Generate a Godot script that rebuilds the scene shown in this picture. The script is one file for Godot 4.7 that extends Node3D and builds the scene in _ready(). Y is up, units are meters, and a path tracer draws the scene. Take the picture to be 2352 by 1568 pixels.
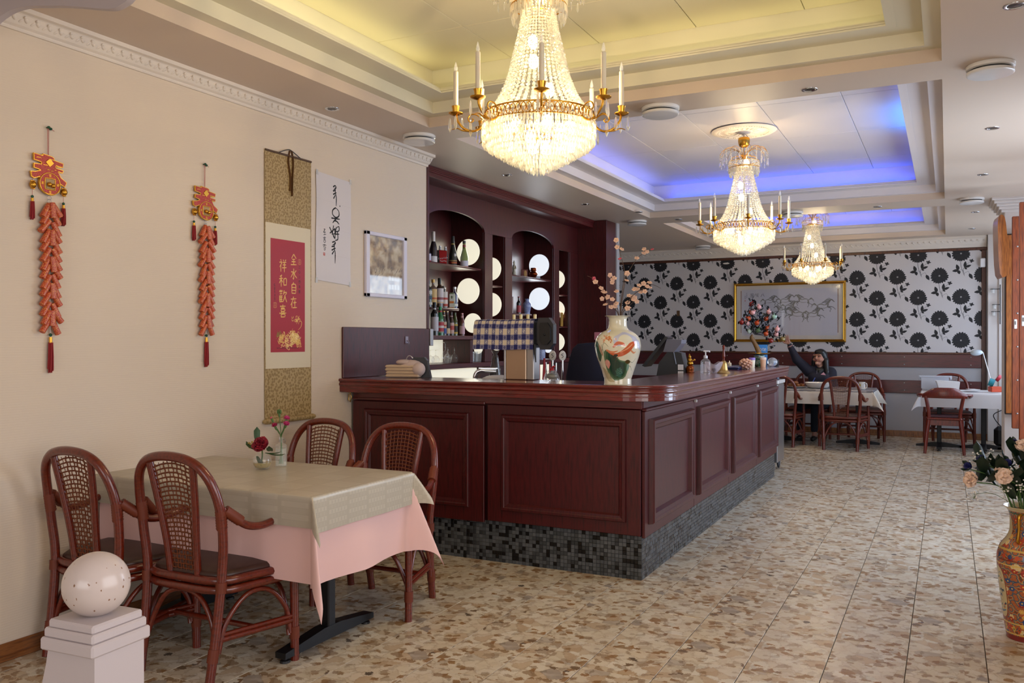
extends Node3D
# A restaurant dining room: bar counter, back bar, crystal chandeliers under coffered ceilings.

var M := {}
const CE := 2.952          # lower ceiling
const WL := -3.806         # left wall face
const BACK := 14.2         # back wall face
const RW := 1.15           # right wall face

func _ready() -> void:
	rng.seed = 7
	# camera
	var cam := Camera3D.new()
	cam.name = "camera"
	cam.position = Vector3(0, 1.45, 0)
	cam.rotation = Vector3(deg_to_rad(-0.112), deg_to_rad(26.804), 0)
	cam.fov = 43.19
	cam.near = 0.05
	cam.far = 60
	add_child(cam)
	cam.current = true
	# sky and exposure
	var e := Environment.new()
	e.background_mode = Environment.BG_SKY
	var sky := Sky.new()
	var sm := ProceduralSkyMaterial.new()
	sm.sky_top_color = Color(0.62, 0.72, 0.88)
	sm.sky_horizon_color = Color(0.86, 0.9, 0.96)
	sm.ground_bottom_color = Color(0.4, 0.4, 0.4)
	sm.ground_horizon_color = Color(0.62, 0.63, 0.65)
	sky.sky_material = sm
	e.sky = sky
	e.background_energy_multiplier = 1.0
	e.tonemap_mode = Environment.TONE_MAPPER_LINEAR
	e.tonemap_exposure = 0.9
	e.sdfgi_enabled = true
	e.ssao_enabled = true
	e.ssil_enabled = true
	var we := WorldEnvironment.new()
	we.name = "sky"
	we.environment = e
	add_child(we)
	# daylight through the windows of the right wall and the shop window behind the camera
	var day := Color(0.84, 0.91, 1.0)
	for w in WINDOWS:
		window_light(W(RW + 0.16, (w[2] + w[3]) * 0.5, (w[0] + w[1]) * 0.5), Vector2(w[1] - w[0] - 0.1, w[3] - w[2] - 0.1), PI / 2, Color(1.0, 0.98, 0.97) if w[0] < 1.0 else day, w[4])
	window_light(W(-1.0, 1.7, -2.66), Vector2(3.0, 1.7), 0.0, Color(1.0, 0.98, 0.96), 5.5)
	# large structure, then things, small details last
	make_materials()
	make_floor()
	make_walls()
	make_ceiling()
	make_windows()
	make_counter()
	make_back_bar()
	make_chandeliers()
	make_dining_near()
	make_dining_far()
	make_wall_hangings()
	make_foreground()
	make_back_bar_things()
	make_counter_things()
	make_person()
	make_small()

const WINDOWS := [[0.3, 3.2, 0.64, 2.62, 7.0], [6.05, 7.85, 0.64, 2.62, 10.0], [8.5, 9.4, 0.64, 2.62, 4.0], [9.65, 10.4, 0.64, 2.62, 3.0], [11.2, 13.6, 0.64, 2.62, 6.0]]

func window_light(at: Vector3, size: Vector2, yaw: float, k: Color, e: float) -> void:
	var a := AreaLight3D.new()
	a.name = "daylight"
	a.area_size = size
	a.light_color = k
	a.light_energy = e
	a.area_range = 30.0
	a.shadow_enabled = true
	a.position = at
	a.rotation.y = yaw
	add_child(a, true)

func lamp(at: Vector3, k: Color, e: float, size := 0.05, to: Node3D = self) -> void:
	var o := OmniLight3D.new()
	o.name = "lamp_light"
	o.light_color = k
	o.light_energy = e
	o.light_size = size
	o.omni_range = 20.0
	o.omni_attenuation = 2.0
	o.shadow_enabled = true
	o.position = at
	to.add_child(o, true)

# ---------------------------------------------------------------- helpers
class Mb:
	# collects triangles; commit turns them to face along their normals
	var v := PackedVector3Array()
	var n := PackedVector3Array()
	var t := PackedVector2Array()
	var c := PackedColorArray()
	var ix := PackedInt32Array()
	var col := Color.WHITE
	var colored := false

	func tint(k: Color) -> Mb:
		col = k
		colored = true
		return self

	func vert(p: Vector3, m: Vector3, uv := Vector2.ZERO) -> int:
		v.append(p)
		n.append(m)
		t.append(uv)
		c.append(col)
		return v.size() - 1

	func tri(a: Vector3, b: Vector3, d: Vector3, out := Vector3.ZERO) -> void:
		var m := (b - a).cross(d - a).normalized()
		if out != Vector3.ZERO and m.dot(out) < 0.0:
			m = -m
		var i := vert(a, m)
		vert(b, m)
		vert(d, m)
		ix.append_array([i, i + 1, i + 2])

	func quad(a: Vector3, b: Vector3, d: Vector3, e: Vector3, out := Vector3.ZERO, uvs := []) -> void:
		var m := (b - a).cross(e - a)
		if m.length_squared() < 1e-16:
			m = (d - b).cross(e - d)
		m = m.normalized()
		if out != Vector3.ZERO and m.dot(out) < 0.0:
			m = -m
		var u := uvs if uvs else [Vector2(0, 1), Vector2(1, 1), Vector2(1, 0), Vector2(0, 0)]
		var i := vert(a, m, u[0])
		vert(b, m, u[1])
		vert(d, m, u[2])
		vert(e, m, u[3])
		ix.append_array([i, i + 1, i + 2, i, i + 2, i + 3])

	func box(at: Vector3, s: Vector3, bev := 0.0, x := Transform3D.IDENTITY) -> Mb:
		var h := s * 0.5
		var f := x * Transform3D(Basis.IDENTITY, at)
		var b := minf(bev, minf(h.x, minf(h.y, h.z)) * 0.95)
		for ax in 3:
			var a1 := (ax + 1) % 3
			var a2 := (ax + 2) % 3
			for sg: float in [-1.0, 1.0]:
				var q := []
				for k in [[-1, -1], [1, -1], [1, 1], [-1, 1]]:
					var p := Vector3.ZERO
					p[ax] = h[ax] * sg
					p[a1] = (h[a1] - b) * k[0]
					p[a2] = (h[a2] - b) * k[1]
					q.append(f * p)
				var o := Vector3.ZERO
				o[ax] = sg
				quad(q[0], q[1], q[2], q[3], f.basis * o)
		if b > 0.0:
			for ax in 3:
				var a1 := (ax + 1) % 3
				var a2 := (ax + 2) % 3
				for s1: float in [-1.0, 1.0]:
					for s2: float in [-1.0, 1.0]:
						var q := []
						for k in [[-1, 0], [1, 0], [1, 1], [-1, 1]]:
							var p := Vector3.ZERO
							p[ax] = (h[ax] - b) * k[0]
							p[a1] = s1 * (h[a1] - (b if k[1] else 0.0))
							p[a2] = s2 * (h[a2] - (0.0 if k[1] else b))
							q.append(f * p)
						var o := Vector3.ZERO
						o[a1] = s1
						o[a2] = s2
						quad(q[0], q[1], q[2], q[3], f.basis * o)
			for sx: float in [-1.0, 1.0]:
				for sy: float in [-1.0, 1.0]:
					for sz: float in [-1.0, 1.0]:
						var k := Vector3(sx, sy, sz)
						tri(f * (k * Vector3(h.x, h.y - b, h.z - b)), f * (k * Vector3(h.x - b, h.y, h.z - b)), f * (k * Vector3(h.x - b, h.y - b, h.z)), f.basis * k)
		return self

	# rows of points; smooth normals; inside: a point the surface turns away from (or use flip)
	func grid(rows: Array, cu := false, cv := false, flip := false, uv0 := Vector2.ZERO, uv1 := Vector2.ONE) -> Mb:
		var nr := rows.size()
		var nc: int = rows[0].size()
		var base := v.size()
		var er := nr + (1 if cv else 0)
		var ec := nc + (1 if cu else 0)
		for j in er:
			var r: PackedVector3Array = rows[j % nr]
			var up: PackedVector3Array = rows[(j + 1) % nr if cv else mini(j + 1, nr - 1)]
			var dn: PackedVector3Array = rows[(j - 1 + nr) % nr if cv else maxi(j - 1, 0)]
			for i in ec:
				var a := i % nc
				var i1 := (i + 1) % nc if cu else mini(i + 1, nc - 1)
				var i0 := (i - 1 + nc) % nc if cu else maxi(i - 1, 0)
				var du := r[i1] - r[i0]
				if du.length_squared() < 1e-12:
					du = up[i1] - up[i0] + dn[i1] - dn[i0]
				var dv := up[a] - dn[a]
				var m := du.cross(dv).normalized()
				if flip:
					m = -m
				vert(r[a], m, Vector2(lerpf(uv0.x, uv1.x, float(i) / (ec - 1)), lerpf(uv0.y, uv1.y, float(j) / (er - 1))))
		for j in er - 1:
			for i in ec - 1:
				var k := base + j * ec + i
				ix.append_array([k, k + 1, k + ec + 1, k, k + ec + 1, k + ec])
		return self

	# profile of (radius, height) turned about y; corners sharper than crease split
	func lathe(prof: Array, seg := 24, x := Transform3D.IDENTITY, sharp := 0.6, squash := 1.0) -> Mb:
		var runs := []
		var run := [prof[0]]
		for k in range(1, prof.size()):
			run.append(prof[k])
			if k < prof.size() - 1:
				var d0: Vector2 = (prof[k] - prof[k - 1]).normalized()
				var d1: Vector2 = (prof[k + 1] - prof[k]).normalized()
				if d0.dot(d1) < sharp:
					runs.append(run)
					run = [prof[k]]
		runs.append(run)
		var lo: float = prof[0].y
		var hi: float = prof[0].y
		for p in prof:
			lo = minf(lo, p.y)
			hi = maxf(hi, p.y)
		for q: Array in runs:
			var b0 := v.size()
			for k in q.size():
				var d: Vector2 = q[mini(k + 1, q.size() - 1)] - q[maxi(k - 1, 0)]
				var nn := Vector2(d.y, -d.x).normalized()
				for i in seg + 1:
					var a := TAU * i / seg
					var cs := cos(a)
					var sn := sin(a)
					vert(x * Vector3(q[k].x * cs, q[k].y, q[k].x * sn * squash), (x.basis * Vector3(nn.x * cs, nn.y, nn.x * sn)).normalized(), Vector2(1.0 - float(i) / seg, (hi - q[k].y) / maxf(hi - lo, 1e-6)))
			for k in q.size() - 1:
				for i in seg:
					var o := b0 + k * (seg + 1) + i
					ix.append_array([o, o + 1, o + seg + 2, o, o + seg + 2, o + seg + 1])
		return self

	# a tube along points; r: one radius or one per point; flat: height over width of the section
	func tube(path: Array, r, seg := 8, closed := false, flat := 1.0, up := Vector3.UP) -> Mb:
		var np := path.size()
		var b0 := v.size()
		var side := Vector3.ZERO
		var cnt := np + (1 if closed else 0)
		for k in cnt:
			var p: Vector3 = path[k % np]
			var d: Vector3 = (path[(k + 1) % np] - path[(k - 1 + np) % np]) if closed else (path[mini(k + 1, np - 1)] - path[maxi(k - 1, 0)])
			d = d.normalized()
			if k == 0:
				side = d.cross(up)
				if side.length_squared() < 1e-4:
					side = d.cross(Vector3.RIGHT)
			side = (side - d * side.dot(d)).normalized()
			var w := d.cross(side)
			var rr: float = r[k % np] if r is Array else r
			for i in seg + 1:
				var a := TAU * i / seg
				var m := side * cos(a) * flat + w * sin(a)
				var mm := (side * cos(a) + w * sin(a) * flat).normalized()
				vert(p + m * rr, mm, Vector2(float(i) / seg, float(k) / (cnt - 1)))
		for k in cnt - 1:
			for i in seg:
				var o := b0 + k * (seg + 1) + i
				ix.append_array([o, o + 1, o + seg + 2, o, o + seg + 2, o + seg + 1])
		if not closed:
			for e: int in [0, np - 1]:
				var d: Vector3 = (path[0] - path[1]) if e == 0 else (path[np - 1] - path[np - 2])
				d = d.normalized()
				var cc := vert(path[e], d)
				var o: int = b0 + e * (seg + 1)
				for i in seg + 1:
					vert(v[o + i], d)
				for i in seg:
					ix.append_array([cc, cc + 1 + i, cc + 2 + i])
		return self

	# a polygon in the xy plane given depth along z (centred); x places it
	func prism(poly: PackedVector2Array, depth: float, x := Transform3D.IDENTITY, smooth := false, bev := 0.0) -> Mb:
		var ids := Geometry2D.triangulate_polygon(poly)
		var h := depth * 0.5
		var inner := poly
		if bev > 0.0:
			var off := Geometry2D.offset_polygon(poly, -bev)
			if off.size() != 1 or off[0].size() != poly.size():
				bev = 0.0
		var k := poly.size()
		for sg: float in [-1.0, 1.0]:
			var b0 := v.size()
			for p in inner:
				vert(x * Vector3(p.x, p.y, h * sg), x.basis * Vector3(0, 0, sg), p)
			for i in ids:
				ix.append(b0 + i)
		var area := 0.0
		for i in k:
			area += poly[i].cross(poly[(i + 1) % k])
		var s := 1.0 if area > 0.0 else -1.0
		var m := PackedVector2Array()
		for i in k:
			var d := poly[(i + 1) % k] - poly[i]
			m.append(Vector2(d.y, -d.x).normalized() * s)
		for i in k:
			var j := (i + 1) % k
			var na := m[i]
			var nb := m[i]
			if smooth:
				na = (m[i] + m[(i - 1 + k) % k]).normalized()
				nb = (m[i] + m[j]).normalized()
			var o := vert(x * Vector3(poly[i].x, poly[i].y, -h), x.basis * Vector3(na.x, na.y, 0))
			vert(x * Vector3(poly[j].x, poly[j].y, -h), x.basis * Vector3(nb.x, nb.y, 0))
			vert(x * Vector3(poly[j].x, poly[j].y, h), x.basis * Vector3(nb.x, nb.y, 0))
			vert(x * Vector3(poly[i].x, poly[i].y, h), x.basis * Vector3(na.x, na.y, 0))
			ix.append_array([o, o + 1, o + 2, o, o + 2, o + 3])
		return self

	func ball(at: Vector3, r: Vector3, seg := 12, rings := 8, x := Transform3D.IDENTITY) -> Mb:
		var b0 := v.size()
		for j in rings + 1:
			var th := PI * j / rings
			for i in seg + 1:
				var a := TAU * i / seg
				var d := Vector3(sin(th) * cos(a), cos(th), sin(th) * sin(a))
				vert(x * (at + d * r), (x.basis * (d / r)).normalized(), Vector2(float(i) / seg, float(j) / rings))
		for j in rings:
			for i in seg:
				var o := b0 + j * (seg + 1) + i
				ix.append_array([o, o + 1, o + seg + 2, o, o + seg + 2, o + seg + 1])
		return self

	func add(o: Mb, x := Transform3D.IDENTITY) -> Mb:
		var b0 := v.size()
		for i in o.v.size():
			v.append(x * o.v[i])
			n.append((x.basis * o.n[i]).normalized())
		t.append_array(o.t)
		c.append_array(o.c)
		for i in o.ix:
			ix.append(b0 + i)
		colored = colored or o.colored
		return self

	func mesh(m: Material) -> ArrayMesh:
		var k := 0
		while k < ix.size():
			var a := ix[k]
			var b := ix[k + 1]
			var d := ix[k + 2]
			# Godot's front faces run clockwise, seen from where the normal points
			if (v[b] - v[a]).cross(v[d] - v[a]).dot(n[a] + n[b] + n[d]) > 0.0:
				ix[k + 1] = d
				ix[k + 2] = b
			k += 3
		var arr := []
		arr.resize(Mesh.ARRAY_MAX)
		arr[Mesh.ARRAY_VERTEX] = v
		arr[Mesh.ARRAY_NORMAL] = n
		arr[Mesh.ARRAY_TEX_UV] = t
		if colored:
			arr[Mesh.ARRAY_COLOR] = c
		arr[Mesh.ARRAY_INDEX] = ix
		var am := ArrayMesh.new()
		am.add_surface_from_arrays(Mesh.PRIMITIVE_TRIANGLES, arr)
		am.surface_set_material(0, m)
		return am

var taken := {}
var rng := RandomNumberGenerator.new()

func numbered(called: String) -> String:
	var k: int = taken.get(called, 0)
	taken[called] = k + 1
	return called if k == 0 else "%s_%03d" % [called, k]

func W(x: float, y: float, d: float) -> Vector3:   # metres right, up and into the room
	return Vector3(x, y, -d)

func T(at: Vector3, yaw := 0.0, pitch := 0.0, roll := 0.0) -> Transform3D:
	return Transform3D(Basis.from_euler(Vector3(pitch, yaw, roll)), at)

func tag(o: Node3D, label: String, category: String, group := "") -> Node3D:
	o.set_meta("label", label)
	o.set_meta("category", category)
	if group:
		o.set_meta("group", group)
	return o

func thing(called: String, label: String, category: String, at := Vector3.ZERO, yaw := 0.0, group := "") -> Node3D:
	var o := Node3D.new()
	o.name = numbered(called)
	add_child(o)
	o.position = at
	o.rotation.y = yaw
	return tag(o, label, category, group)

func part(called: String, b: Mb, m: Material, to: Node3D, label := "") -> MeshInstance3D:
	return inst(called, b.mesh(m), to, Transform3D.IDENTITY, null, label)

func inst(called: String, am: Mesh, to: Node3D, x := Transform3D.IDENTITY, m: Material = null, label := "") -> MeshInstance3D:
	var o := MeshInstance3D.new()
	o.name = called
	o.mesh = am
	o.transform = x
	if m:
		o.material_override = m
	to.add_child(o, true)
	if label:
		o.set_meta("label", label)
	return o

func single(called: String, b: Mb, m: Material, label: String, category: String, at := Vector3.ZERO, yaw := 0.0, group := "") -> MeshInstance3D:
	var o := inst(numbered(called), b.mesh(m), self)
	o.position = at
	o.rotation.y = yaw
	tag(o, label, category, group)
	return o

func struct(called: String, b: Mb, m: Material, to: Node3D = self) -> MeshInstance3D:
	var o := inst(called, b.mesh(m), to)
	if to == self:
		o.set_meta("kind", "structure")
	return o

func frame_of(called: String, label := "") -> Node3D:
	var o := Node3D.new()
	o.name = called
	o.set_meta("kind", "structure")
	if label:
		o.set_meta("label", label)
	add_child(o)
	return o

func dup(o: Node3D, at: Vector3, yaw: float, label := "", group := "") -> Node3D:
	var r: Node3D = o.duplicate()
	r.name = numbered(String(o.name).rstrip("0123456789").rstrip("_"))
	add_child(r)
	r.position = at
	r.rotation.y = yaw
	if label:
		r.set_meta("label", label)
	if group:
		r.set_meta("group", group)
	return r

func many(called: String, am: Mesh, xs: Array, to: Node3D, cols := []) -> MultiMeshInstance3D:
	var mm := MultiMesh.new()
	mm.transform_format = MultiMesh.TRANSFORM_3D
	mm.use_colors = cols.size() > 0
	mm.mesh = am
	mm.instance_count = xs.size()
	for i in xs.size():
		mm.set_instance_transform(i, xs[i])
		if cols:
			mm.set_instance_color(i, cols[i])
	var o := MultiMeshInstance3D.new()
	o.name = called
	o.multimesh = mm
	to.add_child(o, true)
	o.set_meta("kind", "stuff")
	return o

func curve(pts: Array, steps := 4, closed := false) -> Array:   # Catmull-Rom through 3D points
	var out := []
	var k := pts.size()
	for i in (k if closed else k - 1):
		var p0: Vector3 = pts[(i - 1 + k) % k] if closed else pts[maxi(i - 1, 0)]
		var p1: Vector3 = pts[i]
		var p2: Vector3 = pts[(i + 1) % k]
		var p3: Vector3 = pts[(i + 2) % k] if closed else pts[mini(i + 2, k - 1)]
		for s in steps:
			out.append(p1.cubic_interpolate(p2, p0, p3, float(s) / steps))
	if not closed:
		out.append(pts[k - 1])
	return out

func curve2(pts: Array, steps := 4, closed := false) -> PackedVector2Array:
	var q := []
	for p in pts:
		q.append(Vector3(p.x, p.y, 0))
	var out := PackedVector2Array()
	for p in curve(q, steps, closed):
		out.append(Vector2(p.x, p.y))
	return out

func smooth(prof: Array, steps := 4) -> Array:
	return Array(curve2(prof, steps))

func V(a: Array) -> Array:   # [x,y, x,y ...] to points
	var o := []
	for i in a.size() / 2:
		o.append(Vector2(a[2 * i], a[2 * i + 1]))
	return o

func V3(a: Array) -> Array:
	var o := []
	for i in a.size() / 3:
		o.append(Vector3(a[3 * i], a[3 * i + 1], a[3 * i + 2]))
	return o

# ---------------------------------------------------------------- materials and textures
func mat(k: Color, rough := 0.6, metal := 0.0, opt := {}) -> StandardMaterial3D:
	var m := StandardMaterial3D.new()
	m.albedo_color = k
	m.roughness = rough
	m.metallic = metal
	for f in opt:
		m.set(f, opt[f])
	return m

func glow(k: Color, e: float) -> StandardMaterial3D:
	return mat(k, 0.5, 0.0, {"emission_enabled": true, "emission": k, "emission_energy_multiplier": e})

func tex(im: Image) -> ImageTexture:
	return ImageTexture.create_from_image(im)

func ramp(noise: FastNoiseLite, w: int, h: int, cols: Array, at: Array, seamless := true) -> Image:
	var g := Gradient.new()
	g.offsets = PackedFloat32Array(at)
	g.colors = PackedColorArray(cols)
	var lut := PackedInt32Array()
	lut.resize(256)
	for i in 256:
		var k := g.sample(i / 255.0)
		lut[i] = k.r8 | (k.g8 << 8) | (k.b8 << 16) | (k.a8 << 24)
	var src := (noise.get_seamless_image(w, h) if seamless else noise.get_image(w, h)).get_data()
	var out := PackedInt32Array()
	out.resize(w * h)
	for i in w * h:
		out[i] = lut[src[i]]
	return Image.create_from_data(w, h, false, Image.FORMAT_RGBA8, out.to_byte_array())

func fnoise(seed_: int, freq: float, type := FastNoiseLite.TYPE_SIMPLEX_SMOOTH, oct := 3) -> FastNoiseLite:
	var f := FastNoiseLite.new()
	f.seed = seed_
	f.frequency = freq
	f.noise_type = type
	f.fractal_octaves = oct
	if oct < 2:
		f.fractal_type = FastNoiseLite.FRACTAL_NONE
	return f

# fills a polygon (in unit coordinates, y down) of an image by rows of rectangles
func fill(im: Image, poly: PackedVector2Array, k: Color, sx := 0.0, sy := 0.0) -> void:
	if sx == 0.0:
		sx = im.get_width()
		sy = im.get_height()
	var lo := 1e9
	var hi := -1e9
	for p in poly:
		lo = minf(lo, p.y * sy)
		hi = maxf(hi, p.y * sy)
	var cnt := poly.size()
	for y in range(maxi(int(floor(lo)), 0), mini(int(ceil(hi)), im.get_height())):
		var yy := y + 0.5
		var xs := []
		for i in cnt:
			var a := poly[i]
			var b := poly[(i + 1) % cnt]
			var ay := a.y * sy
			var by := b.y * sy
			if (ay <= yy) != (by <= yy):
				xs.append((a.x + (b.x - a.x) * (yy - ay) / (by - ay)) * sx)
		xs.sort()
		for i in xs.size() / 2:
			var x0 := int(round(xs[2 * i]))
			var x1 := int(round(xs[2 * i + 1]))
			if x1 > x0:
				im.fill_rect(Rect2i(x0, y, x1 - x0, 1), k)

# a brush stroke through points (unit coordinates), w: widths in pixels along it
func brush(im: Image, pts: Array, w: Array, k: Color, sx := 0.0, sy := 0.0, steps := 6) -> void:
	if sx == 0.0:
		sx = im.get_width()
		sy = im.get_height()
	var p := curve2(pts, steps)
	var l := PackedVector2Array()
	var r := PackedVector2Array()
	for i in p.size():
		var d := p[mini(i + 1, p.size() - 1)] - p[maxi(i - 1, 0)]
		d = Vector2(d.x * sx, d.y * sy).normalized()
		var u := float(i) / (p.size() - 1) * (w.size() - 1)
		var j := mini(int(u), w.size() - 2) if w.size() > 1 else 0
		var ww: float = w[0] if w.size() == 1 else lerpf(w[j], w[j + 1], u - j)
		var m := Vector2(-d.y / sx, d.x / sy) * ww * 0.5
		l.append(p[i] + m)
		r.append(p[i] - m)
	r.reverse()
	l.append_array(r)
	fill(im, l, k, sx, sy)

# strokes written as "x,y x,y ...;..." in a 0..100 box, placed into a rectangle of the image
func glyph(im: Image, s: String, at: Rect2, w: float, k: Color) -> void:
	var sz := Vector2(im.get_width(), im.get_height())
	for st in s.split(";"):
		var pts := []
		for q in st.strip_edges().split(" "):
			var a := q.split(",")
			pts.append((at.position + Vector2(float(a[0]), float(a[1])) / 100.0 * at.size) / sz)
		if pts.size() > 1:
			brush(im, pts, [w, w * 0.8, w * 0.95, w * 0.45], k, 0.0, 0.0, 4)
		else:
			disc(im, pts[0], w * 0.6 / sz.x, k)

func disc(im: Image, at: Vector2, r: float, k: Color, ry := 0.0, seg := 16) -> void:
	var p := PackedVector2Array()
	if ry == 0.0:
		ry = r * im.get_width() / im.get_height()
	for i in seg:
		p.append(at + Vector2(cos(TAU * i / seg) * r, sin(TAU * i / seg) * ry))
	fill(im, p, k)

func blank(w: int, h: int, k: Color) -> Image:
	var im := Image.create_empty(w, h, false, Image.FORMAT_RGBA8)
	im.fill(k)
	return im

func make_materials() -> void:
	var R := Vector3.ONE
	var tri := {"uv1_triplanar": true, "uv1_world_triplanar": true}
	# agglomerate marble: chips of stone in a cream ground, dark veins between
	var cell := fnoise(11, 0.030, FastNoiseLite.TYPE_CELLULAR, 1)
	cell.cellular_return_type = FastNoiseLite.RETURN_CELL_VALUE
	cell.cellular_jitter = 1.0
	cell.domain_warp_enabled = true
	cell.domain_warp_amplitude = 34.0
	cell.domain_warp_frequency = 0.02
	var stone := [Color("d3c0a4"), Color("dccbb0"), Color("d0bb9e"), Color("e0d1b8"), Color("d6c3a6"), Color("dccbb0"), Color("cdb797"), Color("e2d5be"), Color("d4c0a2"), Color("bd9f7c"), Color("dac8ab"), Color("9a8a7a")]
	var big := ramp(cell, 768, 768, stone, [0.0, 0.1, 0.2, 0.3, 0.4, 0.5, 0.58, 0.66, 0.8, 0.93, 0.95, 1.0], false)
	var c2 := fnoise(23, 0.075, FastNoiseLite.TYPE_CELLULAR, 1)
	c2.cellular_return_type = FastNoiseLite.RETURN_CELL_VALUE
	c2.domain_warp_enabled = true
	c2.domain_warp_amplitude = 22.0
	c2.domain_warp_frequency = 0.03
	big.blend_rect(ramp(c2, 768, 768, [Color("6b4a2c", 0.0), Color("b58a5c", 0.0), Color("eadfca", 0.22), Color("c4a684", 0.14), Color("4a4038", 0.0), Color("8a5a2c", 0.75), Color("3c3a38", 0.85)], [0.0, 0.3, 0.45, 0.62, 0.7, 0.985, 1.0], false), Rect2i(0, 0, 768, 768), Vector2i.ZERO)
	var c3 := fnoise(11, 0.030, FastNoiseLite.TYPE_CELLULAR, 1)
	c3.cellular_return_type = FastNoiseLite.RETURN_DISTANCE2_DIV
	c3.domain_warp_enabled = true
	c3.domain_warp_amplitude = 34.0
	c3.domain_warp_frequency = 0.02
	big.blend_rect(ramp(c3, 768, 768, [Color("7d5c3a", 0.0), Color("7d5c3a", 0.0), Color("6e4f33", 0.16), Color("5c4029", 0.26)], [0.0, 0.82, 0.95, 1.0], false), Rect2i(0, 0, 768, 768), Vector2i.ZERO)
	var st := tex(big)
	var stone_opt := {"albedo_texture": st, "uv1_triplanar": true, "uv1_scale": R * 0.6}
	for k in 12:
		var v := mat(Color(0.92, 0.94, 0.97).lightened(rng.randf_range(0.0, 0.25)), 0.27, 0.0, stone_opt)
		v.uv1_offset = Vector3(rng.randf(), rng.randf(), rng.randf())
		M["tile_%d" % k] = v
	M.tile_far = mat(Color(0.95, 0.97, 1.0), 0.27, 0.0, {"albedo_texture": st, "uv1_triplanar": true, "uv1_world_triplanar": true, "uv1_scale": R * 0.6})
	M.grout = mat(Color("3a3028"), 0.85)
	# paper on the left wall: fine horizontal ribs
	var rib := blank(8, 64, Color.WHITE)
	for y in 64:
		var g := 0.5 + 0.5 * sin(TAU * y / 16.0) * (0.7 + 0.3 * sin(y * 1.7))
		rib.fill_rect(Rect2i(0, y, 8, 1), Color(g, g, g))
	M.wall = mat(Color("d6c6b3"), 0.85, 0.0, {"heightmap_enabled": true, "heightmap_texture": tex(rib), "heightmap_scale": 0.05}.merged(tri))
	M.wall.uv1_scale = Vector3(4.0, 22.0, 4.0)
	M.wall_white = mat(Color("d4cdc9"), 0.7)
	M.wall_gray = mat(Color("a7a5a8"), 0.6)
	M.ceiling = mat(Color("c9b7a6"), 0.45)
	M.cove = mat(Color("d6cfb6"), 0.5)
	M.panel_up = mat(Color("cfc6a8"), 0.5)
	M.cove_w = mat(Color("d3cdd0"), 0.5)
	M.panel_w = mat(Color("c4bfc2"), 0.5)
	M.ceiling_w = mat(Color("b9b2b2"), 0.45)
	M.stucco = mat(Color("dbd0c4"), 0.7)
	# woods: grain drawn out along one axis
	var gn := fnoise(3, 0.018, FastNoiseLite.TYPE_SIMPLEX_SMOOTH, 5)
	var grain := ramp(gn, 512, 512, [Color(0.60, 0.56, 0.56), Color(0.86, 0.84, 0.84), Color(1, 1, 1), Color(0.74, 0.68, 0.68)], [0.0, 0.4, 0.62, 1.0])
	var gt := tex(grain)
	var wood := func(k: Color, s: Vector3, rough: float, coat: float) -> StandardMaterial3D:
		return mat(k, rough, 0.0, {"albedo_texture": gt, "uv1_triplanar": true, "uv1_world_triplanar": true, "uv1_scale": s, "clearcoat_enabled": coat > 0.0, "clearcoat": coat, "clearcoat_roughness": 0.22})
	M.mahogany = wood.call(Color("4c090d"), Vector3(7, 0.45, 7), 0.42, 0.2)
	M.mahogany_dark = wood.call(Color("3e0a0d"), Vector3(7, 0.45, 7), 0.45, 0.2)
	M.mahogany_x = wood.call(Color("621417"), Vector3(0.45, 7, 7), 0.3, 0.6)
	M.mahogany_z = wood.call(Color("591216"), Vector3(7, 7, 0.45), 0.4, 0.3)
	M.worktop = wood.call(Color("6b1a15"), Vector3(0.5, 8, 8), 0.16, 0.8)
	M.rail = wood.call(Color("551015"), Vector3(0.4, 7, 7), 0.3, 0.4)
	M.trimwood = wood.call(Color("5c2f17"), Vector3(4, 1, 4), 0.4, 0.3)
	M.oak = wood.call(Color("8f5a2c"), Vector3(6, 0.6, 6), 0.4, 0.3)
	M.oak_z = wood.call(Color("8a5426"), Vector3(6, 6, 0.6), 0.45, 0.2)
	M.sash = wood.call(Color("b36a2a"), Vector3(7, 0.5, 7), 0.35, 0.5)
	M.sash_red = wood.call(Color("944316"), Vector3(7, 0.5, 7), 0.35, 0.5)
	M.rattan = mat(Color("6e2009"), 0.3, 0.0, {"albedo_texture": gt, "uv1_triplanar": true, "uv1_scale": R * 5.0, "clearcoat_enabled": true, "clearcoat": 0.5, "clearcoat_roughness": 0.2})
	M.cane = mat(Color("6e3412"), 0.45)
	M.binding = mat(Color("6a2a12"), 0.5)
	M.seat = mat(Color("3a211a"), 0.42)
	M.chairwood = wood.call(Color("7a2515"), Vector3(6, 0.8, 6), 0.3, 0.5)
	# metals and plain stuff
	M.black = mat(Color("141416"), 0.45)
	M.black_metal = mat(Color("17171a"), 0.38, 0.4)
	M.darkgrey = mat(Color("2d2d32"), 0.45)
	M.steel = mat(Color("a9a6a6"), 0.32, 0.9)
	M.steel_warm = mat(Color("b49a82"), 0.34, 0.85)
	M.chrome = mat(Color("d8dade"), 0.08, 1.0)
	M.gold = mat(Color("c89438"), 0.25, 1.0)
	M.gold_leaf = mat(Color("d9a441"), 0.35, 0.9)
	M.brass = mat(Color("b08a45"), 0.25, 0.95)
	M.white = mat(Color("e4e2e2"), 0.45)
	M.white_gloss = mat(Color("dedbd8"), 0.15)
	M.paper = mat(Color("ddd6cc"), 0.8)
	M.ivory = mat(Color("d9cfb8"), 0.4, 0.0, {"subsurf_scatter_enabled": true, "subsurf_scatter_strength": 0.1})
	M.bulb = mat(Color(1, 1, 1, 0.25), 0.1, 0.0, {"transparency": 1})
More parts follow.
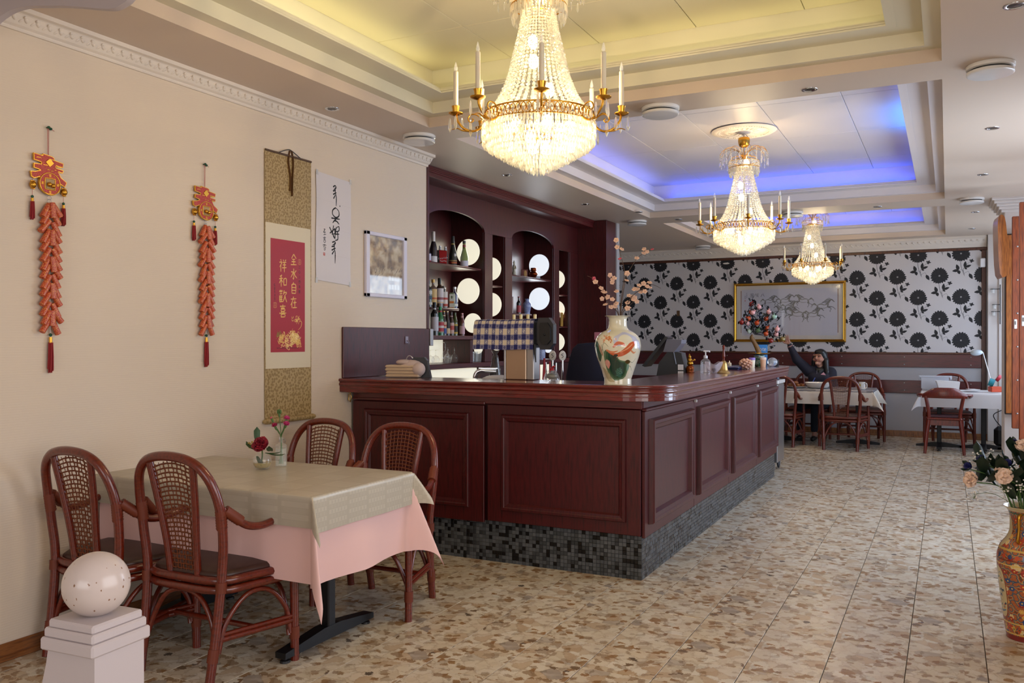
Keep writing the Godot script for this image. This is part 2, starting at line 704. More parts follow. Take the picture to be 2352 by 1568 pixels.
	M.glass = mat(Color(0.95, 0.98, 0.97, 0.08), 0.04, 0.0, {"transparency": 1, "metallic_specular": 0.5})
	M.pane = mat(Color(0.9, 0.95, 0.95, 0.06), 0.03, 0.0, {"transparency": 1})
	M.crystal = mat(Color(1, 1, 1, 0.0), 0.02, 0.0, {"transparency": 1, "refraction_enabled": true, "refraction_scale": 0.06, "backlight_enabled": true, "backlight": Color(0.80, 0.79, 0.75)})
	M.disc = glow(Color("f4efd9"), 0.86)
	M.disc_cool = glow(Color("e6eef7"), 0.9)
	M.red = mat(Color("a3121a"), 0.5)
	M.leaf = mat(Color("2c4a26"), 0.5, 0.0, {"backlight_enabled": true, "backlight": Color(0.1, 0.14, 0.05)})
	M.leaf_dark = mat(Color("16281a"), 0.4)
	M.stem = mat(Color("4c6b33"), 0.55)
	M.bark = mat(Color("5a4436"), 0.8)

func make_floor() -> void:
	var f := frame_of("floor")
	part("grout_bed", Mb.new().box(W(-2.15, -0.056, 5.75), Vector3(7.2, 0.1, 17.1)), M.grout, f)
	var am := Mb.new().box(Vector3(0, -0.006, 0), Vector3(0.3203 - 0.0032, 0.012, 0.3 - 0.0018), 0.0012).mesh(null)
	var near := []
	for i in range(-13, 9):
		for j in range(-20, 37):
			var x := -1.445 + (i + 0.5) * 0.3203
			var z := 3.248 + (j + 0.5) * 0.3
			if x < -5.5 or x > RW + 0.05 or z > BACK + 0.1 or (x < WL - 0.1 and z < 10.4):
				continue
			if x < -1.85 and x > -3.5 and z > 5.25 and z < 9.2:
				continue
			# inside the frame?
			var a := deg_to_rad(26.804)
			var d := z * cos(a) - x * sin(a)
			var s := x * cos(a) + z * sin(a)
			var seen: bool = d > 1.0 and absf(s / d) < 0.63 and 1.45 / d < 0.45
			if seen and x < -1.7 and z > 5.0 and z < 10.5:
				seen = false
			near.append([d if seen else d * d + 50.0, x, z])
	near.sort_custom(func(p, q): return p[0] < q[0])
	var rest := []
	for k in near.size():
		var q: Array = near[k]
		var at := W(q[1], rng.randf_range(-0.0004, 0.0004), q[2])
		if k < 300:
			inst("tile", am, f, Transform3D(Basis.from_euler(Vector3(0, 0 if (k * 7) % 3 else PI, 0)), at), M["tile_%d" % (rng.randi() % 12)])
		else:
			rest.append(Transform3D(Basis.IDENTITY, at))
	var far := am.duplicate()
	far.surface_set_material(0, M.tile_far)
	many("far_tiles", far, rest, f)

func make_walls() -> void:
	var top := 3.45
	# left wall with its baseboard, cornice and the return where the bar niche begins
	struct("wall_left", Mb.new().box(W(-4.03, top / 2, 1.69), Vector3(0.448, top, 8.58)), M.wall)
	struct("wall_left_2", Mb.new().box(W(-4.75, top / 2, 8.24), Vector3(0.2, top, 4.54)), M.wall)
	struct("wall_left_3", Mb.new().box(W(-5.7, top / 2, 12.4), Vector3(0.2, top, 4.0)), M.wall_gray)
	struct("wall_left_4", Mb.new().box(W(-4.75, top / 2, 10.56), Vector3(1.9, top, 0.1)), M.wall_gray)
	struct("baseboard_left", Mb.new().box(W(WL + 0.007, 0.04, 1.2), Vector3(0.014, 0.08, 7.5), 0.004).box(W(WL + 0.011, 0.012, 1.2), Vector3(0.022, 0.024, 7.5), 0.003), M.oak_z)
	cornice("trim_1", V([0, 0, 0.012, 0, 0.016, 0.006, 0.016, 0.014, 0.03, 0.022, 0.05, 0.046, 0.06, 0.062, 0.066, 0.066, 0.085, 0.07, 0.085, 0.09, 0, 0.09]), W(WL, CE - 0.09, 5.985), 8.4, 0.0, 0.0575)
	# back wall: flock paper above two boards
	var bw := Mb.new().box(W(-2.2, top / 2, BACK + 0.1), Vector3(7.2, top, 0.2))
	struct("wall_back", bw, M.wall_gray)
	var paper := Mb.new()
	var z := BACK - 0.004
	var pw := 0.5655
	var ph := 0.634
	# the repeat: a flower at (-0.393, 2.076), another half a step across and down
	var uv := func(x: float, y: float) -> Vector2: return Vector2((x + 0.393) / pw + 0.25, (2.076 - y) / ph + 0.25)
	paper.quad(W(-5.6, 1.262, z), W(0.44, 1.262, z), W(0.44, 2.75, z), W(-5.6, 2.75, z), W(0, 0, -1), [uv.call(-5.6, 1.262), uv.call(0.44, 1.262), uv.call(0.44, 2.75), uv.call(-5.6, 2.75)])
	paper.box(W(-2.58, 2.006, BACK - 0.001), Vector3(6.04, 1.488, 0.003))
	part("wallpaper", paper, mat(Color.WHITE, 0.6, 0.0, {"albedo_texture": tex(dahlia_paper())}), get_node("wall_back"))
	var tb := frame_of("trim_2")
	part("board", Mb.new().box(W(-2.53, 2.768, BACK - 0.011), Vector3(6.15, 0.04, 0.024), 0.004), M.trimwood, tb)
	part("board", Mb.new().box(W(0.466, 1.4, BACK - 0.011), Vector3(0.055, 2.69, 0.024), 0.004), M.trimwood, tb)
	part("board", Mb.new().box(W(-2.58, 1.25, BACK - 0.016), Vector3(6.04, 0.026, 0.03), 0.004), M.trimwood, tb)
	for y in [[1.04, 1.235], [0.655, 0.845]]:
		var rail := part("rail_board", Mb.new().box(W(-2.58, (y[0] + y[1]) / 2, BACK - 0.014), Vector3(6.03, y[1] - y[0], 0.026), 0.004), M.rail, tb)
		for k in 7:
			for s in [-1, 1]:
				inst("screw", screw_mesh(), rail, Transform3D(Basis(Vector3.RIGHT, PI / 2), W(0.3 - k * 0.88, (y[0] + y[1]) / 2 + s * (y[1] - y[0]) * 0.29, BACK - 0.028)), M.steel)
	struct("baseboard_back", Mb.new().box(W(-2.4, 0.045, BACK - 0.012), Vector3(6.8, 0.09, 0.022), 0.004).box(W(-2.4, 0.012, BACK - 0.022), Vector3(6.8, 0.024, 0.03), 0.004), M.oak)
	cornice("trim_3", V([0, 0, 0.02, 0, 0.025, 0.02, 0.05, 0.05, 0.085, 0.12, 0.1, 0.128, 0.1, 0.16, 0, 0.16]), W(0.50, CE - 0.16, BACK), 6.2, PI / 2, 0.0775)
	var pier := Mb.new().box(W(0.84, 1.5, BACK - 0.06), Vector3(0.66, 3.0, 0.16), 0.006).box(W(0.66, 1.5, BACK - 0.15), Vector3(0.03, 3.0, 0.04), 0.005)
	struct("wall_back_2", pier, M.wall_white)
	# right wall around its windows, front wall around the shop window
	var rw := Mb.new()
	var z0 := -2.8
	for w in WINDOWS + [[BACK + 0.2, 99.0, 0.64, 2.62]]:
		rw.box(W(RW + 0.1, top / 2, (z0 + w[0]) / 2), Vector3(0.2, top, w[0] - z0))
		z0 = w[1]
		if w[1] < 90.0:
			rw.box(W(RW + 0.1, w[2] / 2, (w[0] + w[1]) / 2), Vector3(0.2, w[2], w[1] - w[0]))
			rw.box(W(RW + 0.1, (w[3] + top) / 2, (w[0] + w[1]) / 2), Vector3(0.2, top - w[3], w[1] - w[0]))
	struct("wall_right", rw, M.wall_white)
	var fw := Mb.new()
	fw.box(W(-3.4, top / 2, -2.7), Vector3(1.6, top, 0.2)).box(W(0.95, top / 2, -2.7), Vector3(0.7, top, 0.2))
	fw.box(W(-1.0, 0.4, -2.7), Vector3(3.3, 0.8, 0.2)).box(W(-1.0, 3.05, -2.7), Vector3(3.3, 0.8, 0.2))
	struct("wall_front", fw, M.wall_white)
	# the white pier between the windows, with its own little cornice
	struct("column", Mb.new().box(W(0.845, 1.5, 10.78), Vector3(0.62, 3.0, 0.46), 0.008), M.wall_white)
	var cap := Mb.new()
	for k in 5:
		cap.box(W(0.83 - k * 0.008, CE - 0.13 + k * 0.03, 10.78 - k * 0.004), Vector3(0.65 + k * 0.03, 0.032, 0.50 + k * 0.045), 0.006)
	struct("trim_4", cap, M.wall_white)
	struct("trim_5", Mb.new().box(W(1.07, CE - 0.06, 11.5), Vector3(0.16, 0.12, 5.4), 0.03), M.wall_white)

func screw_mesh() -> ArrayMesh:
	if not M.has("screw"):
		M.screw = Mb.new().lathe(V([0.0, 0.006, 0.006, 0.005, 0.009, 0.0]), 8).mesh(M.steel)
	return M.screw

# a moulding run along the depth (yaw 0) or across the room, with a row of relief leaves
func cornice(called: String, prof: Array, at: Vector3, length: float, yaw: float, step: float) -> void:
	var f := frame_of(called)
	var p := PackedVector2Array(prof)
	# prism depth runs along local z; profile x leaves the wall
	var x := Transform3D(Basis.from_euler(Vector3(0, 0 if yaw == 0.0 else -PI / 2, 0)), at) * T(Vector3(0, 0, length / 2))
	part("moulding", Mb.new().prism(p, length, x), M.stucco, f)
	var leaf := Mb.new()
	leaf.ball(Vector3(0, 0, 0), Vector3(0.006, 0.017, 0.010), 6, 4, T(Vector3(0.001, 0.004, -0.012), 0, 0.75))
	leaf.ball(Vector3(0, 0, 0), Vector3(0.006, 0.015, 0.008), 6, 4, T(Vector3(0.0, -0.004, 0.012), 0, -0.6))
	leaf.ball(Vector3.ZERO, Vector3(0.005, 0.007, 0.007), 6, 4, T(Vector3(0.004, 0.018, 0.0)))
	var am := leaf.mesh(M.stucco)
	var s := 1.0 if prof[-1].y < 0.1 else 1.7
	var xs := []
	for k in int(length / step):
		var lx := x * Transform3D(Basis(Vector3.BACK, -0.75).scaled(Vector3(s, s, s)), Vector3(prof[-2].x * 0.52, prof[-1].y * 0.47, -length / 2 + (k + 0.5) * step))
		xs.append(lx)
	if s < 1.5:
		for k in xs.size():
			if -xs[k].origin.z > 2.2:
				inst("leaf_relief", am, f, xs[k])
	else:
		many("leaf_reliefs", am, xs, f)

# two dahlias, their stalks and leaves, printed black on pale grey
func dahlia_paper() -> Image:
	var w := 640
	var h := 716
	var im := blank(w, h, Color("c9c4c4"))
	var ink := Color("17161a")
	var soft := Color("232228")
	for rep in [Vector2(0.25, 0.25), Vector2(0.75, 0.75)]:
		for ox in [-1, 0, 1]:
			for oy in [-1, 0, 1]:
				var c: Vector2 = rep + Vector2(ox, oy)
				if c.x < -0.45 or c.x > 1.45 or c.y < -0.6 or c.y > 1.5:
					continue
				var at := func(x: float, y: float) -> Vector2: return c + Vector2(x / 640.0, y / 716.0)
				for ring in 3:
					var cnt: int = [22, 16, 10][ring]
					for k in cnt:
						var a := TAU * k / cnt + ring * 0.2 + sin(k * 5.3) * 0.05
						var r: float = [137.0, 100.0, 60.0][ring] * (1.0 + 0.05 * sin(k * 7.1 + c.x))
						var d := Vector2(cos(a), sin(a))
						var s := Vector2(-d.y, d.x)
						var petal := []
						for q in [[0.2, 0.09], [0.55, 0.14], [0.82, 0.135], [0.95, 0.06], [1.0, 0.0], [0.95, -0.06], [0.82, -0.135], [0.55, -0.14], [0.2, -0.09]]:
							var p: Vector2 = d * r * q[0] + s * r * q[1]
							petal.append(at.call(p.x, p.y))
						fill(im, PackedVector2Array(petal), ink if (k + ring) % 2 else Color("1c1b20"))
				for k in 9:
					var a := TAU * k / 9
					brush(im, [at.call(0, 0), at.call(cos(a) * 16, sin(a) * 16), at.call(cos(a + 0.4) * 26, sin(a + 0.4) * 26)], [1.5], soft)
				brush(im, [at.call(-6, 110), at.call(0, 200), at.call(22, 290), at.call(50, 372)], [5, 6, 5, 3], ink)
				brush(im, [at.call(48, 352), at.call(36, 270), at.call(60, 210), at.call(120, 152), at.call(150, 128)], [4, 5, 4, 3], ink)
				brush(im, [at.call(46, 330), at.call(100, 300), at.call(118, 318), at.call(122, 340)], [3, 3, 2], ink)
				brush(im, [at.call(44, 322), at.call(20, 270), at.call(-20, 270), at.call(-40, 280)], [3, 3, 2], ink)
				for l in [[120, 335, 168, 425, 27], [55, 235, 66, 130, 25], [62, 228, 150, 196, 22], [52, 236, 90, 262, 16], [140, 132, 178, 98, 14], [140, 132, 196, 130, 14], [138, 134, 160, 158, 11], [132, 130, 134, 100, 10], [-38, 276, -22, 352 - 12, 26], [-38, 276, -128, 300 - 14, 25], [-36, 272, -66, 178, 28]]:
					var p0: Vector2 = at.call(l[0], l[1])
					var p1: Vector2 = at.call(l[2], l[3])
					var m := p0.lerp(p1, 0.5)
					brush(im, [p0, p0.lerp(p1, 0.25), m, p0.lerp(p1, 0.78), p1], [2.0, l[4] * 1.7, l[4] * 1.9, l[4] * 1.2, 1.0], ink)
	return im

func make_ceiling() -> void:
	var f := frame_of("ceiling")
	var xl := -3.28
	var xr := -0.03
	var rooms := [[2.25, 5.19], [5.56, 10.27], [10.82, 13.8]]
	var xa := -5.7
	var xb := 1.3
	var zs := -2.8
	var low := Mb.new()
	low.box(W((xa + xl) / 2, CE + 0.035, 5.75), Vector3(xl - xa, 0.07, 17.2)).box(W((xr + xb) / 2, CE + 0.035, 5.75), Vector3(xb - xr, 0.07, 17.2))
	for r in rooms + [[14.35, 15.0]]:
		low.box(W((xl + xr) / 2, CE + 0.035, (zs + r[0]) / 2), Vector3(xr - xl, 0.07, r[0] - zs))
		zs = r[1]
	part("lower_ceiling", low, M.ceiling, f)
	part("slab", Mb.new().box(W(-2.2, 3.42, 5.75), Vector3(7.2, 0.1, 17.2)), M.ceiling, f)
	var n := 0
	for r in rooms:
		var warm := n == 0
		var mm: Material = M.cove if warm else M.cove_w
		var step := Mb.new()
		var step2 := Mb.new()
		ring(step, xl, xr, r[0], r[1], 0.083, 0.4, CE + 0.07, CE + 0.148)
		ring(step2, xl, xr, r[0], r[1], 0.24, 0.4, CE + 0.148, CE + 0.158)
		ring(step, xl, xr, r[0], r[1], 0.075, 0.4, CE + 0.158, 3.37)
		part("step", step, mm, f)
		part("ledge", step2, mm, f)
		var crown := Mb.new()
		for k in 3:
			ring(crown, xl, xr, r[0], r[1], 0.262 - k * 0.008 + (0.004 if k == 1 else 0.0), 0.262 - k * 0.008 - 0.05, CE + 0.145 + k * 0.014, CE + 0.156 + k * 0.014)
		part("crown_moulding", crown, mm, f)
		# panels of the raised ceiling, with open joints
		var x0 := xl + 0.075
		var x1 := xr - 0.075
		var cols := 5
		var dx := (x1 - x0) / cols
		var zz: float = r[1] - 0.075
		var first := 0.65
		while zz > r[0] + 0.1:
			var ln := minf(first, zz - r[0] - 0.075)
			for i in cols:
				part("panel", Mb.new().box(W(x0 + (i + 0.5) * dx, 3.345, zz - ln / 2), Vector3(dx - 0.004, 0.05, ln - 0.004), 0.002), M.panel_up if warm else M.panel_w, f)
			zz -= ln
			first = 1.25
		n += 1
	# strips of lamps lying on the ledges
	var c1 := Color(1.0, 0.96, 0.72)
	strip(xl + 0.14, 2.5, 4.95, c1, 0.2, false)
	strip(xr - 0.14, 2.5, 4.95, c1, 0.1, false)
	strip(5.06, xl + 0.3, xr - 0.3, c1, 0.12, true)
	var blue := Color(0.46, 0.52, 1.0)
	var cyan := Color(0.1, 0.55, 1.0)
	strip(xl + 0.14, 5.8, 10.0, blue, 0.5, false)
	strip(xr - 0.14, 6.2, 9.8, Color(0.3, 0.42, 1.0), 0.3, false)
	strip(10.13, xl + 0.3, xr - 0.3, Color(0.2, 0.36, 1.0), 0.7, true)
	strip(xr - 0.14, 7.5, 8.3, cyan, 1.3, false)
	strip(xl + 0.14, 6.2, 6.9, cyan, 1.2, false)
	strip(13.66, xl + 0.3, xr - 0.3, Color(0.28, 0.42, 1.0), 0.5, true)
	strip(xl + 0.14, 11.2, 13.4, cyan, 0.6, false)

func ring(b: Mb, xl: float, xr: float, z0: float, z1: float, inn: float, out: float, y0: float, y1: float) -> void:
	# a rectangular frame; inn: how far its opening lies inside the coffer's edge; out: width of the frame
	if out < 0.3:
		out = inn - out
	var h := y1 - y0
	var y := (y0 + y1) / 2
	var a := xl + inn
	var c := xr - inn
	var p := z0 + inn
	var q := z1 - inn
	b.box(W(a - out / 2, y, (p + q) / 2), Vector3(out, h, q - p + out * 2))
	b.box(W(c + out / 2, y, (p + q) / 2), Vector3(out, h, q - p + out * 2))
	b.box(W((a + c) / 2, y, p - out / 2), Vector3(c - a, h, out))
	b.box(W((a + c) / 2, y, q + out / 2), Vector3(c - a, h, out))

func strip(at: float, a: float, b: float, k: Color, e: float, across: bool) -> void:
	var l := b - a
	var p := W((a + b) / 2, CE + 0.165, at) if across else W(at, CE + 0.165, (a + b) / 2)
	var s := Vector3(l, 0.008, 0.014) if across else Vector3(0.014, 0.008, l)
	var m := glow(k, 1.6)
	taken["strip_no"] = taken.get("strip_no", 0) + 1
	single("led_strip", Mb.new().box(Vector3.ZERO, s, 0.002), m, "thin LED light strip lying hidden on the cove ledge of the coffered ceiling", "light strip", p, 0.0, "hidden cove light strips")
	var o := AreaLight3D.new()
	o.name = "cove_light"
	o.area_size = Vector2(l, 0.03)
	o.light_color = k
	o.light_energy = e
	o.area_range = 12.0
	o.shadow_enabled = true
	o.position = p + Vector3(0, 0.012, 0)
	o.rotation = Vector3(PI / 2, 0 if across else PI / 2, 0)
	add_child(o, true)

func make_windows() -> void:
	var n := 0
	for w in WINDOWS:
		n += 1
		var f := frame_of("window_%d" % n)
		var zc: float = (w[0] + w[1]) / 2
		var yc: float = (w[2] + w[3]) / 2
		var b := Mb.new()
		for s in [-1, 1]:
			b.box(W(RW + 0.08, yc, zc + s * ((w[1] - w[0]) / 2 - 0.03)), Vector3(0.1, w[3] - w[2], 0.06), 0.006)
			b.box(W(RW + 0.08, yc + s * ((w[3] - w[2]) / 2 - 0.03), zc), Vector3(0.1, 0.06, w[1] - w[0] - 0.12), 0.006)
		part("frame", b, M.sash, f)
	# sashes folded into the room, edge towards the windows
	sash(W(0.54, 0.67, 10.47), 1.89, 0.46, M.sash, true, "oak window sash with black rubber edge standing open before the white pier")
	sash(W(0.54, 0.60, 9.5), 2.03, 0.5, M.sash_red, false, "reddish window sash with white latch, open between the other two")
	sash(W(0.53, 0.24, 8.4), 2.37, 0.5, M.sash_red, false, "tallest reddish wooden door leaf, open at the frame's edge")

func sash(at: Vector3, h: float, w: float, m: Material, gasket: bool, label: String) -> void:
	var o := thing("window_sash", label, "window sash", at, 0.0, "window leaves folded open into the room")
	var t := 0.055
	var r := 0.075
	part("stile", Mb.new().box(Vector3(r / 2 + 0.006, h / 2, 0), Vector3(r, h - 0.012, t), 0.006), m, o)
	part("stile", Mb.new().box(Vector3(w - r / 2, h / 2, 0), Vector3(r, h - 0.012, t), 0.006), m, o)
	for y in [0.006 + r / 2, h - 0.006 - r / 2]:
		part("rail", Mb.new().box(Vector3(w / 2, y, 0), Vector3(w - 2 * r, r, t), 0.005), m, o)
	part("pane", Mb.new().box(Vector3(w / 2, h / 2, 0), Vector3(w - 2 * r, h - 2 * r, 0.02)), M.pane, o)
	part("bead", Mb.new().box(Vector3(r + 0.012, h / 2, t / 2), Vector3(0.012, h - 2 * r, 0.014), 0.003), M.wall_white, o)
	if gasket:
		part("gasket", Mb.new().box(Vector3(0.002, h / 2, -0.004), Vector3(0.01, h, t), 0.002).box(Vector3(w / 2, h - 0.002, -0.004), Vector3(w, 0.012, t), 0.002).box(Vector3(w / 2, 0.002, -0.004), Vector3(w, 0.012, t), 0.002), M.black, o)
	else:
		var l := part("latch", Mb.new().box(Vector3(0.035, 1.37 if h > 2.2 else 1.0, t / 2 + 0.004), Vector3(0.026, 0.09, 0.01), 0.004), M.white, o)
		part("lever", Mb.new().box(Vector3(0.035, 1.38 if h > 2.2 else 1.01, t / 2 + 0.013), Vector3(0.01, 0.034, 0.012), 0.003), M.steel, l)
		for k in 6:
			inst("screw", screw_mesh(), o, Transform3D(Basis(Vector3.RIGHT, PI / 2), Vector3(0.05, 0.15 + k * h / 6.4, t / 2 + 0.001)), M.steel)

# a raised moulding round a rectangle in the local xy plane, facing +z
func moulding_frame(w: float, h: float, mw: float, proud: float) -> Mb:
	var b := Mb.new()
	var prof := V([0.0, 0.0, 0.06, 0.75, 0.16, 1.0, 0.42, 1.0, 0.52, 0.8, 0.8, 0.7, 0.9, 0.35, 1.0, 0.0])
	var rows := []
	for p in prof:
		var o: float = p.x * mw
		var r := PackedVector3Array()
		for k in [[-1, -1], [1, -1], [1, 1], [-1, 1]]:
			r.append(Vector3(k[0] * (w / 2 - o), k[1] * (h / 2 - o), p.y * proud))
		rows.append(r)
	for j in rows.size() - 1:
		for i in 4:
			var a: Vector3 = rows[j][i]
			var c: Vector3 = rows[j][(i + 1) % 4]
			var d: Vector3 = rows[j + 1][(i + 1) % 4]
			var e: Vector3 = rows[j + 1][i]
			var m := (c - a).cross(e - a).normalized()
			b.quad(a, c, d, e, m if m.z > 0 or absf(m.z) < 1e-6 and m.dot(a) > 0 else -m)
	return b

func make_counter() -> void:
	var o := thing("bar_counter", "dark red mahogany bar counter with framed panels on a grey mosaic plinth", "bar counter", W(-1.645, 0, 4.985))
	# local: x to the left is negative, depth is -z
	part("body", Mb.new().box(Vector3(-1.07, 0.55, -0.2), Vector3(2.135, 1.07, 0.36)).box(Vector3(-0.2, 0.55, -2.25), Vector3(0.36, 1.07, 4.46)), M.mahogany_dark, o)
	part("plinth", Mb.new().box(Vector3(-1.07, 0.13, -0.2), Vector3(2.137, 0.26, 0.385)).box(Vector3(-0.2, 0.13, -2.25), Vector3(0.385, 0.26, 4.485)), mat(Color("2a2c2e"), 0.8), o)
	# front: two framed panels
	for q in [[-2.135, -1.07, 0.252, 1.02], [-1.047, 0.0, 0.268, 1.028]]:
		var w: float = q[1] - q[0]
		var h: float = q[3] - q[2]
		var p := part("panel", Mb.new().box(Vector3((q[0] + q[1]) / 2, (q[2] + q[3]) / 2, 0.008), Vector3(w - 0.004, h, 0.02), 0.003), M.mahogany, o)
		part("moulding", Mb.new().add(moulding_frame(0.85, 0.625, 0.05, 0.022), T(Vector3((q[0] + q[1]) / 2 + (0.0 if q[0] < -2 else 0.01), 0.656, 0.018))), M.mahogany, p)
	part("apron_board", Mb.new().box(Vector3(-1.065, 1.056, 0.004), Vector3(2.14, 0.05, 0.014), 0.003).box(Vector3(-1.6, 1.035, 0.012), Vector3(1.07, 0.018, 0.02), 0.003), M.mahogany_x, o)
	# side: four framed panels
	var z := [0.006, 1.135, 2.24, 3.4, 4.49]
	for k in 4:
		var zc: float = (z[k] + z[k + 1]) / 2
		var w: float = z[k + 1] - z[k] - 0.005
		var p := part("panel", Mb.new().box(Vector3(0.008, 0.635, -zc), Vector3(0.02, 0.765, w), 0.003), M.mahogany, o)
		part("moulding", Mb.new().add(moulding_frame(0.965, 0.645, 0.075, 0.034), T(Vector3(0.018, 0.645, -zc), PI / 2)), M.mahogany, p)
		if k > 0:
			part("clip", Mb.new().box(Vector3(0.03, 1.012, -z[k]), Vector3(0.022, 0.022, 0.012), 0.003), M.white_gloss, o)
	part("side_board", Mb.new().box(Vector3(0.004, 1.06, -2.25), Vector3(0.014, 0.05, 4.49), 0.003).box(Vector3(0.014, 1.027, -2.25), Vector3(0.03, 0.016, 4.49), 0.004), M.mahogany_z, o)
	# glass mosaic on the plinth
	var pitch := 0.0243
	var am := Mb.new().box(Vector3.ZERO, Vector3(pitch - 0.002, pitch - 0.002, 0.006), 0.0008).mesh(null)
	var ms := [mat(Color("56595c"), 0.18), mat(Color("3d4042"), 0.2), mat(Color("0c0c0e"), 0.15), mat(Color("4b4e51"), 0.2), mat(Color("343638"), 0.22)]
	var white := mat(Color.WHITE, 0.2, 0.0, {"vertex_color_use_as_albedo": true})
	var fx := []
	var fc := []
	var sx := []
	var sc := []
	for r in 11:
		for c in 88:
			var t := T(Vector3(0.0095 - (c + 0.5) * pitch - 0.008, 0.0 + (r + 0.5) * pitch - 0.002, 0.0 - 0.0045 + (0.0 if c else 0.0)))
			t.origin.z = -0.0025
			var pick := (0 if rng.randf() < 0.42 else 3) if rng.randf() < 0.55 else (2 if rng.randf() < 0.4 else (1 if rng.randf() < 0.6 else 4))
			if c < 20:
				inst("mosaic_tile", am, o, t, ms[pick])
			elif c < 86:
				fx.append(t)
				fc.append(ms[pick].albedo_color.srgb_to_linear())
		for c in 183:
			var t := Transform3D(Basis(Vector3.UP, PI / 2), Vector3(-0.0025, (r + 0.5) * pitch - 0.002, -0.012 - (c + 0.5) * pitch))
			var pick := (0 if rng.randf() < 0.42 else 3) if rng.randf() < 0.55 else (2 if rng.randf() < 0.25 else (1 if rng.randf() < 0.6 else 4))
			if c < 7:
				inst("mosaic_tile", am, o, t, ms[pick])
			else:
				sx.append(t)
				sc.append(ms[pick].albedo_color.srgb_to_linear())
	var am2 := am.duplicate()
	am2.surface_set_material(0, white)
	many("front_mosaic", am2, fx, o, fc)
	many("side_mosaic", am2, sx, o, sc)
	# worktop: rounded outline, rippled edge
	var top := thing("counter_worktop", "polished red mahogany L-shaped worktop with rippled rounded edge on the bar counter", "worktop", W(0, 1.18, 0))
	var out := []      # outline points and normals in (x, depth)
	out.append([Vector2(-3.806, 4.84), Vector2(0, -1)])
	for k in 6:
		out.append([Vector2(lerpf(-3.75, -1.76, k / 5.0), 4.84), Vector2(0, -1)])
	for k in range(1, 12):
		var a := -PI / 2 + PI / 2 * k / 12.0
		out.append([Vector2(-1.755, 5.14) + Vector2(cos(a), sin(a)) * 0.3, Vector2(cos(a), sin(a))])
	for k in 8:
		out.append([Vector2(-1.455, lerpf(5.14, 9.2, k / 7.0)), Vector2(1, 0)])
	for k in range(1, 9):
		var a := PI / 2 * k / 8.0
		out.append([Vector2(-1.705, 9.2) + Vector2(cos(a), sin(a)) * 0.25, Vector2(cos(a), sin(a))])
	var prof := V([0.012, 0.0, 0.004, -0.003, 0.0, -0.011, 0.004, -0.02, 0.012, -0.026, 0.006, -0.033, 0.004, -0.042, 0.009, -0.051, 0.018, -0.057, 0.012, -0.064, 0.011, -0.072, 0.016, -0.08, 0.026, -0.086, 0.024, -0.092, 0.03, -0.097, 0.045, -0.098])
	var rows := []
	for p in smooth(prof, 2):
		var r := PackedVector3Array()
		for q in out:
			var at: Vector2 = q[0] - q[1] * p.x
			r.append(W(at.x, p.y, at.y))
		rows.append(r)
	part("edge", Mb.new().grid(rows, false, false, true), M.worktop, top)
	var poly := PackedVector2Array()
	for q in out:
		poly.append(q[0] - q[1] * 0.012)
	poly.append_array(PackedVector2Array([Vector2(-1.94, 9.438), Vector2(-1.94, 5.295), Vector2(-3.806, 5.295)]))
	part("board", Mb.new().prism(poly, 0.094, Transform3D(Basis(Vector3.RIGHT, -PI / 2), Vector3(0, -0.047, 0))), M.worktop, top)
	# tilt board on the wall above the counter end
	var sp := thing("splash_panel", "dark mahogany panel on the left wall above the counter end", "wall panel", W(WL, 1.181, 4.872))
	part("board", Mb.new().box(Vector3(0.0095, 0.18, -0.563), Vector3(0.018, 0.36, 1.126), 0.003), M.mahogany, sp)
	part("end_strip", Mb.new().box(Vector3(0.013, 0.29, -1.15), Vector3(0.03, 0.14, 0.046), 0.003), M.steel, sp, "pale metal strip")
	var hk := single("wall_hook", Mb.new().box(Vector3(0.003, 0, 0), Vector3(0.005, 0.055, 0.04), 0.002).tube(V3([0.006, -0.005, 0, 0.016, -0.012, 0, 0.024, -0.022, 0, 0.02, -0.034, 0, 0.012, -0.03, 0]), 0.004, 6), mat(Color("8d8291"), 0.3), "small clear adhesive hook stuck on the mahogany wall panel", "hook", W(WL + 0.0195, 1.45, 5.66))
	single("bracket_hook", Mb.new().tube(V3([0, 0.03, 0, 0.012, 0.0, 0, 0.002, -0.035, 0, -0.012, -0.02, 0, -0.008, 0.02, 0]), 0.004, 6).box(Vector3(0, 0.032, 0), Vector3(0.02, 0.006, 0.02), 0.002), M.brass, "small brass hook under the worktop's left end by the wall", "hook", W(-3.775, 1.046, 4.93))

func disc_at(to: Node3D, x: float, y: float, z: float, r: float, m: Material, e: float) -> void:
	var b := Mb.new().lathe(V([0.0, 0.004, r - 0.004, 0.004, r, 0.0, r, -0.006, 0, -0.006]), 40, Transform3D(Basis(Vector3.RIGHT, PI / 2), W(x, y, z)))
	part("light_disc", b, m, to)
	if e > 0.0:
		var o := AreaLight3D.new()
		o.name = "disc_light"
		o.area_size = Vector2(r * 1.7, r * 1.7)
		o.light_color = m.emission
		o.light_energy = e
		o.area_range = 6.0
		o.shadow_enabled = true
		o.position = W(x, y, z - 0.02)
		o.rotation.y = PI
		to.add_child(o, true)

